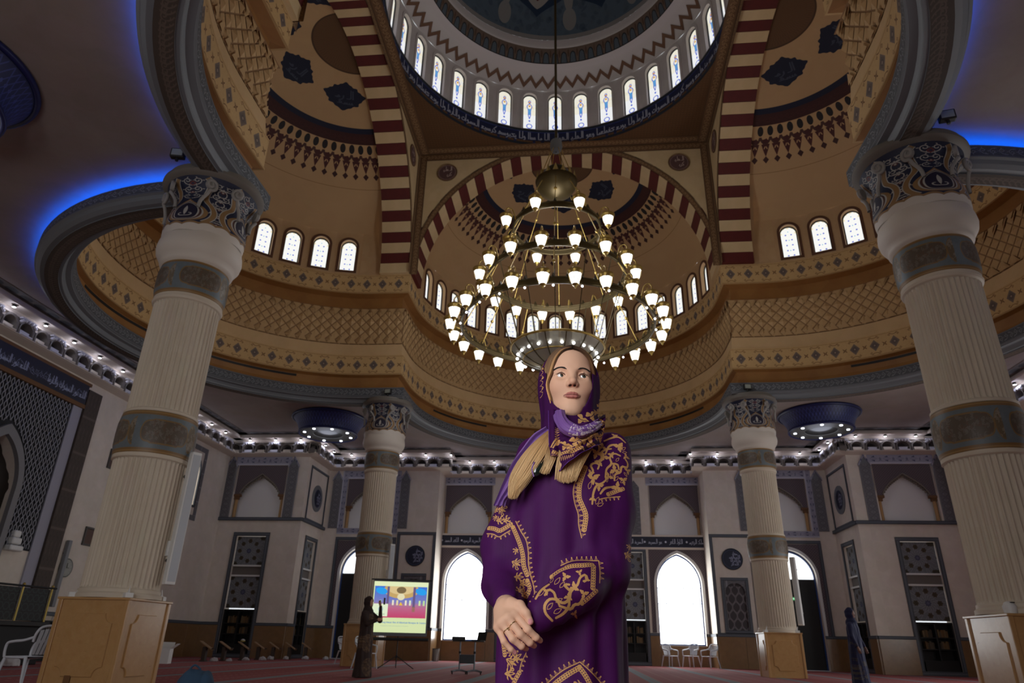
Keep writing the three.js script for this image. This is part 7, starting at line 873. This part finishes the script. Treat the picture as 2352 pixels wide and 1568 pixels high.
{
  const brownT = canvasTex(512, 1024, (g, w, h) => { g.fillStyle = '#2e1c17'; g.fillRect(0, 0, w, h); speckle(g, w, h, 300, ['#281813', '#35221b'], 6, 30, 0.3); for (const [x, y, a, b] of [[300, 470, 60, 120], [330, 760, 66, 150], [200, 620, 60, 110], [220, 900, 70, 110], [256, 330, 70, 80]]) { g.save(); g.beginPath(); g.ellipse(x, y, a, b, 0, 0, 7); g.clip(); g.fillStyle = '#4a3526'; g.fillRect(0, 0, w, h); for (let i = 0; i < 60; i++) scroll(g, x + rr(-a, a), y + rr(-b, b), 13, 1, rr(0, 6), i % 2 ? '#6e563c' : '#35231b', 0.25); g.restore(); } });
  visitor('person', 'woman in a brown patterned robe raising a phone beside the projector screen', [-4.42, 0, 0.84], PI / 2 - 0.25, std({ map: brownT, roughness: 0.8 }), std({ color: '#2c1a15', roughness: 0.8 }), [196, 150, 124], { h: 1.72, arms: [[[-0.17, 1.34, 0, 0.06], [-0.2, 1.12, 0.12, 0.055], [-0.1, 1.2, 0.3, 0.04]], [[0.17, 1.34, 0, 0.06], [0.2, 1.2, 0.22, 0.052], [0.1, 1.5, 0.26, 0.036]]], hands: [{ w: [0.09, 1.52, 0.255], k: [0.07, 1.58, 0.25], d: [-0.03, 0.05, 0.01], side: [0, 0.4, 0.9], t: [-0.03, 0.03, 0.03] }, { w: [-0.09, 1.2, 0.31], k: [-0.06, 1.215, 0.36], d: [0.04, 0.02, 0.04], side: [0.2, 0.9, 0], t: [0.02, 0.05, 0.03] }], hb: [[-0.16, 1.12, 0.15], [0.16, 1.68, 0.46]], rb: [[-0.34, 0, -0.27], [0.34, 1.6, 0.42]] });
  const ph = thing('mobile_phone', 'dark phone held up by the woman in brown', 'phone', [-4.42 + 0.36, 1.62, 0.84 - 0.02], PI / 2 - 0.25); add(ph, 'case', rbox(0.075, 0.15, 0.009, 0.004), M.black); add(ph, 'lens', new THREE.CylinderGeometry(0.008, 0.008, 0.003, 12).rotateX(PI / 2).translate(-0.02, 0.055, 0.006), M.dark);
  const navyT = canvasTex(256, 512, (g, w, h) => { g.fillStyle = '#10133a'; g.fillRect(0, 0, w, h); for (let i = 0; i < 40; i++) scroll(g, rr(60, 200), rr(230, 500), 14, 1, rr(0, 6), '#4b4136', 0.2); speckle(g, w, h, 150, ['#0d1030', '#161a48'], 6, 20, 0.3); });
  visitor('person', 'woman in a long navy robe walking near the right rear column', [6.98, 0, -0.85], 0.9, std({ map: navyT, roughness: 0.8 }), std({ color: '#12163c', roughness: 0.8 }), [120, 86, 72], { h: 1.74, arms: [[[-0.17, 1.34, 0, 0.06], [-0.22, 1.1, 0.02, 0.052], [-0.21, 0.9, 0.1, 0.04]], [[0.17, 1.34, 0, 0.06], [0.22, 1.1, 0.02, 0.052], [0.2, 0.9, 0.12, 0.04]]], hands: [{ w: [-0.21, 0.87, 0.12], k: [-0.21, 0.8, 0.14], d: [0.005, -0.06, 0.02], side: [0, 0.25, 0.9], t: [0.02, -0.04, 0.04] }, { w: [0.2, 0.87, 0.14], k: [0.2, 0.8, 0.16], d: [-0.005, -0.06, 0.02], side: [0, 0.25, 0.9], t: [-0.02, -0.04, 0.04] }], hb: [[-0.28, 0.68, 0.05], [0.28, 0.95, 0.26]], rb: [[-0.32, 0, -0.27], [0.32, 1.56, 0.27]] });
}
// ---------- furniture and small things ----------
// white plastic armchair, facing +z
const plastic = std({ color: '#c9ccd2', roughness: 0.45 });
const chairParts = (() => {
  const seat = surf(14, 12, (u, v) => [(u - 0.5) * (0.44 - 0.05 * (1 - v)), 0.43 - 0.02 * Math.sin(PI * u) * Math.sin(PI * v) + (v > 0.9 ? -0.12 * (v - 0.9) : 0), (v - 0.5) * 0.44]);
  const seat2 = surf(14, 12, (u, v) => [(u - 0.5) * (0.44 - 0.05 * (1 - v)), 0.41 - 0.02 * Math.sin(PI * u) * Math.sin(PI * v), (v - 0.5) * 0.44]);
  const backP = (u, v) => [(u - 0.5) * (0.38 + 0.06 * v), 0.46 + 0.38 * v + 0.04 * Math.sin(PI * u) * (v > 0.8 ? 1 : 0), -0.2 - 0.1 * v - 0.03 * Math.sin(PI * u)];
  const slats = []; for (let i = 0; i < 5; i++) { const u0 = 0.08 + i * 0.172, u1 = u0 + 0.12; slats.push(merge([surf(3, 8, (u, v) => backP(u0 + (u1 - u0) * u, v * 0.9)), surf(3, 8, (u, v) => { const p = backP(u0 + (u1 - u0) * u, v * 0.9); return [p[0], p[1], p[2] - 0.012]; })])); }
  const top = merge([tube([backP(0, 0.5), backP(0, 0.8), backP(0.1, 1), backP(0.5, 1.02), backP(0.9, 1), backP(1, 0.8), backP(1, 0.5)], 0.02, 40, 8)]);
  const arm = (s) => tube([[s * 0.215, 0.72, -0.28], [s * 0.25, 0.67, -0.12], [s * 0.262, 0.65, 0.06], [s * 0.258, 0.62, 0.18], [s * 0.245, 0.52, 0.21], [s * 0.235, 0.42, 0.2]], 0.02, 32, 8).scale(1, 1, 1);
  const leg = (sx, sz) => { const a = [sx * 0.21, 0.43, sz * 0.2], b = [sx * 0.265, 0.0, sz * (sz > 0 ? 0.25 : 0.3)]; return merge([rod(b, a, 0.02, 4, 0.034)]); };
  return { seat: merge([seat, seat2, tube([[-0.2, 0.42, -0.21], [-0.215, 0.42, 0.2], [0.215, 0.42, 0.2], [0.2, 0.42, -0.21]], 0.016, 40, 6)]), slats, top, arm, leg };
})();
function chair(label, pos, turn, s = 1) {
  const c = thing('plastic_chair', label, 'chair', pos, turn, 'white plastic armchairs'); c.scale.setScalar(s);
  add(c, 'seat', chairParts.seat, plastic); const b = add(c, 'back_frame', chairParts.top, plastic); for (const g of chairParts.slats) add(b, 'slat', g, plastic); for (const q of [-1, 1]) add(c, 'armrest', chairParts.arm(q), plastic); for (const [x, z] of [[-1, 1], [1, 1], [-1, -1], [1, -1]]) add(c, 'leg', chairParts.leg(x, z), plastic); return c;
}
chair('white plastic armchair left of the left front pedestal', [-8.12, 0, 6.55], -PI / 2 - 0.15, 0.98);
chair('white plastic armchair before the dark left door', [-7.78, 0, -8.3], 1.2, 1.0); chair('white plastic armchair partly behind the woman in brown', [-6.0, 0, -4.6], 1.0, 1.0);
chair('white plastic armchair under the right bright window, leftmost', [4.4, 0, -16.5], 0.5, 1.05); chair('white plastic armchair under the right bright window, middle', [5.25, 0, -16.2], -0.7, 1.08); chair('white plastic armchair under the right bright window, rightmost', [5.95, 0, -15.55], -0.9, 1.08);
// low wooden book stands with sloping tops
{
  const wood = std({ color: '#3a2a1e', roughness: 0.6 }), woodL = std({ color: '#8a6a48', roughness: 0.55 });
  const at = [[-12.5, -7.25], [-12.35, -8.35], [-12.2, -9.5], [-12.15, -10.75], [-11.85, -11.45], [-11.6, -12.5], [-11.25, -13.4]], lab = ['nearest book stand before the left grille', 'second nearest book stand in the row at left', 'third book stand, with a small bundle on its sloping top', 'fourth book stand in the row at left', 'fifth book stand in the row at left', 'sixth book stand, second from the far end of the row', 'farthest book stand beside the corner block side'];
  at.forEach(([x, z], i) => { const t = thing('book_stand', 'low dark wooden ' + lab[i], 'book stand', [x, 0, z], 0.25, 'low wooden book stands'); add(t, 'post', rbox(0.12, 0.44, 0.3, 0.01, 0, 0.24, 0), wood); add(t, 'foot', rbox(0.18, 0.04, 0.42, 0.01, 0, 0.02, 0), wood); add(t, 'sloping_top', rbox(0.52, 0.03, 0.4, 0.008).rotateZ(-0.55).translate(0.03, 0.5, 0), woodL); add(t, 'lip', rbox(0.02, 0.05, 0.4, 0.006).rotateZ(-0.55).translate(0.26, 0.4, 0), wood); });
  const cloth = std({ color: '#b9b6b6', roughness: 0.8 });
  const lump = (label, x, z, s, y = 0.002, cat = 'bundle') => { const g = nets([-0.2, 0, -0.2], [0.2, 0.22, 0.2], 0.02, (a, b, c) => Math.max(ellD(a, b, c, [0, 0.03, 0], [0.14, 0.11, 0.1]) + 0.03 * noise.noise(a * 14 + x, b * 14, c * 14 + z), 0.004 - b)); g.setAttribute('uv', new THREE.BufferAttribute(new Float32Array(g.attributes.position.count * 2), 2)); const m = one('white_bundle', label, cat, g, cloth, [x, y, z], 'small white bundles by the book stands'); m.scale.setScalar(s); };
  lump('crumpled white bundle at the foot of the nearest book stand', -12.1, -7.2, 1); lump('flat white bundle right of the nearest book stand', -11.75, -7.6, 0.8); lump('white bundle between the second and third book stands', -11.75, -8.9, 0.9); lump('white bundle between the third and fourth book stands', -11.6, -10.0, 1); lump('white bundle between the fourth and fifth book stands', -11.75, -11.05, 1); lump('white bundle left of the sixth book stand', -11.5, -12.0, 0.9); lump('white bundle before the farthest book stand', -11.0, -12.8, 1); lump('white bundle on the floor past the farthest book stand', -10.4, -13.6, 0.9);
  lump('large white bundle on the carpet at the left edge', -13.3, 0.5, 1.6); lump('white bundle under the plastic chair at left', -12.4, 0.2, 1.7);
  const bd = thing('small_bundle', 'small yellow and white bundle on the third book stand', 'bundle', [-12.26, 0.68, -9.5]); add(bd, 'cloth', sph(0.07, 0, 0, 0, 12, 8).scale(1.2, 0.8, 1), cloth); add(bd, 'yellow_band', new THREE.TorusGeometry(0.07, 0.02, 6, 16).rotateX(PI / 2).translate(0, -0.02, 0), std({ color: '#a89a2a', roughness: 0.6 }));
  // open white carton by the pedestal
  const cb = thing('carton', 'open white carton with raised flaps behind the left front pedestal', 'carton', [-12.3, 0, -4.2], 0.3); const wall = (w, h, d, x, y, z) => box(w, h, d, x, y, z); add(cb, 'sides', merge([wall(0.6, 0.42, 0.012, 0, 0.212, 0.22), wall(0.6, 0.42, 0.012, 0, 0.212, -0.22), wall(0.012, 0.42, 0.44, 0.3, 0.212, 0), wall(0.012, 0.42, 0.44, -0.3, 0.212, 0), wall(0.6, 0.012, 0.44, 0, 0.008, 0)]), M.white); add(cb, 'flap', box(0.6, 0.2, 0.01, 0, 0, 0).translate(0, 0.1, 0).rotateX(-0.5).translate(0, 0.42, -0.22), M.white); add(cb, 'flap', box(0.01, 0.22, 0.42).translate(0, 0.11, 0).rotateZ(-0.9).translate(0.3, 0.42, 0), M.white);
}
// projector screen on a tripod
{
  const s = thing('projector_screen', 'portable projector screen on a tripod showing a picture of the hall', 'projector screen', [-5.2, 0, -5.2], 0.22);
  const W = 1.84, y0 = 0.86, y1 = 2.62;
  const pic = canvasTex(1024, 896, (g, w, h) => {
    g.fillStyle = '#d9e6b0'; g.fillRect(0, 0, w, h); g.fillStyle = '#e6f0c0'; g.fillRect(0, 0, w, 80); const y0 = 84, y1 = 640; const gr = g.createLinearGradient(0, y0, 0, y1); gr.addColorStop(0, '#3f74d8'); gr.addColorStop(0.5, '#7f7fc0'); gr.addColorStop(0.6, '#b47898'); gr.addColorStop(1, '#c03a66'); g.fillStyle = gr; g.fillRect(20, y0, w - 40, y1 - y0);
    g.save(); g.beginPath(); g.rect(20, y0, w - 40, y1 - y0); g.clip(); g.fillStyle = '#c9a86a'; g.beginPath(); g.ellipse(520, 150, 330, 150, 0, 0, 7); g.fill(); g.fillStyle = '#dfc690'; g.beginPath(); g.ellipse(520, 130, 250, 100, 0, 0, 7); g.fill(); g.fillStyle = '#7d6a48'; g.beginPath(); g.ellipse(520, 150, 90, 60, 0, 0, 7); g.fill(); g.fillStyle = '#e8e0b8'; g.beginPath(); g.ellipse(520, 270, 70, 60, 0, 0, 7); g.fill();
    g.fillStyle = '#2aa0f0'; for (const x of [150, 890]) { g.beginPath(); g.ellipse(x, 170, 110, 60, 0.2, 0, 7); g.fill(); } g.fillStyle = '#6a5a86'; g.fillRect(255, 90, 42, 330); g.fillRect(745, 90, 46, 420); g.fillStyle = '#8a6f5a'; g.fillRect(740, 440, 56, 90); for (const [x, c] of [[360, '#efe6cc'], [440, '#e8d8a8'], [600, '#efe6cc'], [680, '#dfe8c8'], [860, '#cfe8a8'], [940, '#bfe0a0'], [130, '#a8d8e8']]) { g.fillStyle = c; g.fillRect(x, 330, 34, 90); } g.fillStyle = '#f2c23a'; g.beginPath(); g.moveTo(490, 420); g.lineTo(525, 360); g.lineTo(560, 420); g.fill(); g.strokeStyle = '#e06a8a'; g.lineWidth = 4; for (let i = 0; i < 9; i++) { g.beginPath(); g.moveTo(20, 460 + i * 22); g.lineTo(w, 470 + i * 24); g.stroke(); } g.restore();
    g.fillStyle = '#e4f0d0'; g.fillRect(10, 400, 280, 220); g.fillStyle = '#4a86c8'; g.beginPath(); g.ellipse(160, 480, 22, 44, 0, 0, 7); g.fill(); g.strokeStyle = '#7fb0dc'; g.lineWidth = 7; for (const q of [-1, 1]) { g.beginPath(); g.arc(160, 490, 42, q > 0 ? -0.6 : 2.2, q > 0 ? 0.9 : 3.7); g.stroke(); } g.fillStyle = '#3d7a4c'; g.font = 'italic 34px serif'; g.fillText('al Farooq', 84, 590);
    g.fillStyle = '#2f74c4'; g.font = 'bold 38px serif'; g.fillText('Al Farooq Omar Ibn Al Khattab Mosque & Centre', 80, 736); g.fillStyle = '#9fb8a8'; g.font = '20px sans-serif'; g.fillText('A leading Islamic centre welcoming visitors of all cultures', 180, 790);
  }, { wrap: false });
  add(s, 'sheet', rbox(W - 0.06, y1 - y0 - 0.12, 0.01, 0.002, 0, (y0 + y1) / 2, 0, 1), std({ color: '#6b6d70', roughness: 0.8 }));
  const p = add(s, 'projected_picture', surf(1, 1, (u, v) => [-0.88 + 1.72 * u, 1.02 + 1.5 * v, 0.008]), std({ color: '#222222', emissive: '#ffffff', emissiveMap: pic, emissiveIntensity: GLOW.screen }));
  add(s, 'upper_bar', rbox(W + 0.12, 0.04, 0.05, 0.01, 0, y1 - 0.04, 0), M.dark); add(s, 'roller_case', rbox(W + 0.06, 0.09, 0.09, 0.03, 0, y0 - 0.03, 0), M.black); add(s, 'pole', rod([0, 0.06, -0.05], [0, y1 - 0.04, -0.05], 0.016), M.dark); add(s, 'hub', rbox(0.06, 0.08, 0.06, 0.01, 0, 0.34, -0.05), M.black);
  for (let i = 0; i < 3; i++) { const a = i * 2 * PI / 3 + 0.5; add(s, 'leg', rod([0, 0.36, -0.05], [0.62 * Math.cos(a), 0.012, -0.05 + 0.62 * Math.sin(a)], 0.013), M.black); }
}
// trolley with projector and laptop
{
  const t = thing('trolley', 'small grey presentation trolley on castors before the left bright window', 'trolley', [-2.58, 0, -2.6], 0.12), grey = std({ color: '#7b8087', metalness: 0.4, roughness: 0.4 });
  for (const s of [-1, 1]) { add(t, 'post', rod([s * 0.2, 0.07, 0], [s * 0.2, 0.8, 0], 0.022), grey); add(t, 'clamp', rod([s * 0.2, 0.5, 0], [s * 0.2, 0.56, 0], 0.034), M.black); const b = add(t, 'base_arm', tube([[s * 0.2 - 0.2, 0.06, 0.12], [s * 0.2 - 0.1, 0.085, 0.02], [s * 0.2, 0.095, 0], [s * 0.2 + 0.1, 0.085, 0.02], [s * 0.2 + 0.2, 0.06, 0.12]], 0.025, 24, 8), grey); for (const q of [-1, 1]) add(b, 'castor', new THREE.CylinderGeometry(0.038, 0.038, 0.03, 16).rotateZ(PI / 2).translate(s * 0.2 + q * 0.18, 0.038, 0.13), M.black); }
  add(t, 'top_shelf', rbox(0.86, 0.025, 0.42, 0.01, 0.02, 0.81, 0), M.dark); add(t, 'basket', rbox(0.4, 0.22, 0.16, 0.02, 0, 0.37, 0.02), std({ color: '#3b3e42', roughness: 0.7 })); add(t, 'crossbar', rod([-0.2, 0.28, 0], [0.2, 0.28, 0], 0.014), grey);
  const pr = thing('projector', 'black projector on the presentation trolley', 'projector', [-2.83, 0.823, -2.56], 0.12); add(pr, 'case', rbox(0.36, 0.1, 0.26, 0.02, 0, 0.051, 0), M.black); add(pr, 'lens', new THREE.CylinderGeometry(0.035, 0.035, 0.03, 20).rotateX(PI / 2).translate(-0.09, 0.05, -0.14), M.dark); add(pr, 'vent', box(0.14, 0.05, 0.004, 0.08, 0.05, 0.131), M.dark);
  const lp = thing('laptop', 'open black laptop on the presentation trolley', 'laptop', [-2.28, 0.823, -2.56], -0.6); add(lp, 'base', rbox(0.33, 0.018, 0.23, 0.006, 0, 0.01, 0), M.black); add(lp, 'lid', rbox(0.33, 0.22, 0.01, 0.005, 0, 0.11, 0).rotateX(-0.25).translate(0, 0.018, -0.11), M.black); add(lp, 'keyboard', box(0.28, 0.003, 0.1, 0, 0.0205, 0.02), M.dark);
  const b = thing('waste_bin', 'small steel waste bin by the rear wall left of the bright window', 'bin', [-6.0, 0, -15.3]); add(b, 'drum', latheCrisp([[0.13, 0.01], [0.15, 0.02], [0.16, 0.5], [0.15, 0.52], [0.14, 0.5], [0.13, 0.03], [0.001, 0.02]], 24), std({ color: '#8b8580', metalness: 0.6, roughness: 0.35 })); add(b, 'rim', new THREE.TorusGeometry(0.158, 0.012, 6, 24).rotateX(PI / 2).translate(0, 0.51, 0), M.dark);
}
// exit sign, clock, frames, wall speaker, railing and low shelf by the prayer niche, backpack
{
  const e = thing('exit_sign', 'small lit green exit sign above the dark right door', 'sign', [9.96, 2.88, ZS - 0.19]); add(e, 'box', rbox(0.34, 0.14, 0.04, 0.01), M.white); add(e, 'lit_face', surf(1, 1, (u, v) => [-0.16 + 0.32 * u, -0.06 + 0.12 * v, 0.022]), std({ color: '#0b2a16', emissive: '#ffffff', emissiveIntensity: 1.2, emissiveMap: canvasTex(256, 96, (g, w, h) => { g.fillStyle = '#0e9a4a'; g.fillRect(0, 0, w, h); g.fillStyle = '#e8fff0'; g.font = 'bold 64px sans-serif'; g.fillText('EXIT', 44, 72); }, { wrap: false }) }));
  const c = thing('wall_clock', 'round grey wall clock between the prayer niche and the left front column', 'clock', [-XW + 0.001, 2.7, -3.9], PI / 2); add(c, 'case', new THREE.CylinderGeometry(0.29, 0.29, 0.05, 40).rotateX(PI / 2).translate(0, 0, 0.026), std({ color: '#55564f', roughness: 0.5 })); add(c, 'dial', new THREE.CircleGeometry(0.25, 40).translate(0, 0, 0.053), std({ map: canvasTex(256, 256, (g, w) => { g.fillStyle = '#8f8f84'; g.fillRect(0, 0, w, w); g.fillStyle = '#2c2c28'; for (let i = 0; i < 12; i++) { const a = i * PI / 6; g.fillRect(124 + 104 * Math.sin(a), 124 - 104 * Math.cos(a), 9, 9); } }, { wrap: false }), roughness: 0.4 })); add(c, 'hands', merge([box(0.014, 0.16, 0.006, 0, 0.07, 0.06), box(0.11, 0.014, 0.006, 0.05, 0, 0.06)]), M.black);
  const sp = thing('wall_speaker', 'tall grey column loudspeaker on the left wall before the clock', 'loudspeaker', [-XW + 0.1, 2.52, -3.66], PI / 2); add(sp, 'case', rbox(0.14, 2.0, 0.12, 0.02), std({ color: '#7c7d80', roughness: 0.5 })); for (const y of [-0.7, 0.6]) add(sp, 'bracket', box(0.05, 0.05, 0.06, 0, y, -0.075), M.dark);
  for (const [y, h, z, l] of [[3.77, 0.6, -4.68, 'brown framed notice board on the left wall beside the left front column'], [6.45, 0.68, -4.9, 'brown framed panel high on the left wall beside the left front column']]) { const f = thing('framed_panel', l, 'frame', [-XW + 0.001, y, z], PI / 2); add(f, 'frame', slab(rect(-0.34, -h / 2, 0.34, h / 2), [rect(-0.28, -h / 2 + 0.06, 0.28, h / 2 - 0.06)], 0.05), std({ color: '#4a4440', roughness: 0.5 })); add(f, 'panel', box(0.58, h - 0.1, 0.02, 0, 0, 0.012), std({ color: '#5a4034', roughness: 0.6 })); }
  const r = thing('railing', 'black pierced railing panel with gold posts before the prayer niche', 'railing', [-14.0, 0, 0.2], PI / 2 - 0.1), gold = std({ color: '#a8904a', metalness: 0.6, roughness: 0.35 });
  const T2 = canvasTex(512, 512, (g, w, h) => { g.fillStyle = '#0c0f10'; g.fillRect(0, 0, w, h); g.strokeStyle = '#24302f'; g.lineWidth = 12; for (let j = 0; j < 4; j++) for (let i = 0; i < 5; i++) { const x = (i + (j % 2) / 2) * 110, y = j * 128 + 64; g.beginPath(); for (let k = 0; k <= 6; k++) g.lineTo(x + 54 * Math.cos(k * PI / 3), y + 54 * Math.sin(k * PI / 3)); g.stroke(); } });
  for (let i = 0; i < 3; i++) add(r, 'pierced_panel', panelUV(surf(1, 1, (u, v) => [-1.62 + i * 0.94 + 0.86 * u, 1.05 + 0.8 * v, 0]), 1, 0.9), std({ map: T2, bumpMap: T2, bumpScale: 0.02, roughness: 0.4 })); for (let i = 0; i < 4; i++) add(r, 'gold_post', merge([rod([-1.66 + i * 0.94, 0.96, 0.01], [-1.66 + i * 0.94, 1.9, 0.01], 0.028), sph(0.04, -1.66 + i * 0.94, 1.93, 0.01)]), gold); add(r, 'top_rail', rbox(3.0, 0.05, 0.09, 0.02, -0.2, 1.89, 0), M.black); add(r, 'plinth', rbox(3.0, 0.12, 0.2, 0.02, -0.2, 0.98, 0), M.dark); add(r, 'platform', rbox(3.0, 0.92, 1.2, 0.02, -0.2, 0.461, -0.6), M.black);
  const sh = thing('low_shelf', 'low dark shelf with books below the clock on the left wall', 'shelf', [-XW + 0.32, 0, -3.7], PI / 2); add(sh, 'carcass', merge([span(-0.7, 0.7, 0.01, 0.04, -0.22, 0.16), span(-0.7, 0.7, 1.08, 1.12, -0.22, 0.16), span(-0.7, -0.66, 0.01, 1.1, -0.22, 0.16), span(0.66, 0.7, 0.01, 1.1, -0.22, 0.16), span(-0.7, 0.7, 0.01, 1.1, -0.24, -0.22)]), M.black); for (const y of [0.38, 0.74]) add(sh, 'shelf_board', span(-0.68, 0.68, y - 0.015, y + 0.015, -0.22, 0.15), M.black);
  for (const y of [0.755, 0.395]) for (let i = 0; i < 12; i++) { const w = 0.08, x = -0.6 + i * 0.105; const b = one('book', 'dark bound book on the low shelf below the wall clock', 'book', rbox(w, 0.26, 0.2, 0.006, 0, 0.131, 0, 1), bookMat[i % 5], [-XW + 0.32 - 0.02, y, -3.7 - x], 'books on the low shelf below the clock'); b.rotation.y = PI / 2; }
  const bp = thing('backpack', 'blue denim backpack slumped on the carpet in front at left', 'backpack', [-4.0, 0, 8.95], 0.4); const denim = std({ color: '#2f4a63', roughness: 0.85, bumpMap: grainT, bumpScale: 0.004 });
  const bg = nets([-0.3, 0, -0.25], [0.3, 0.46, 0.25], 0.012, (x, y, z) => Math.max(smin(ellD(x, y, z, [-0.02, 0.16, 0], [0.2, 0.25, 0.16]), ellD(x, y, z, [0.12, 0.2, 0.02], [0.09, 0.19, 0.13]), 0.012) + 0.012 * noise.noise(x * 12, y * 9, z * 12), 0.002 - y)); planarUV(bg, -0.1, 0.1, 0, 0.2); add(bp, 'bag', bg, denim); add(bp, 'white_pocket', rbox(0.24, 0.14, 0.06, 0.025, -0.05, 0.1, 0.15), M.white); add(bp, 'green_tag', rbox(0.03, 0.1, 0.01, 0.004, -0.04, 0.16, 0.185), std({ color: '#8fd04a', roughness: 0.5 })); add(bp, 'strap', tube([[-0.1, 0.38, 0.02], [-0.04, 0.45, 0.02], [0.04, 0.4, 0.02]], 0.012, 16, 6), denim);
}
scene.traverse((o) => { if (o.isMesh) o.castShadow = o.receiveShadow = true; });
renderer.render(scene, camera);
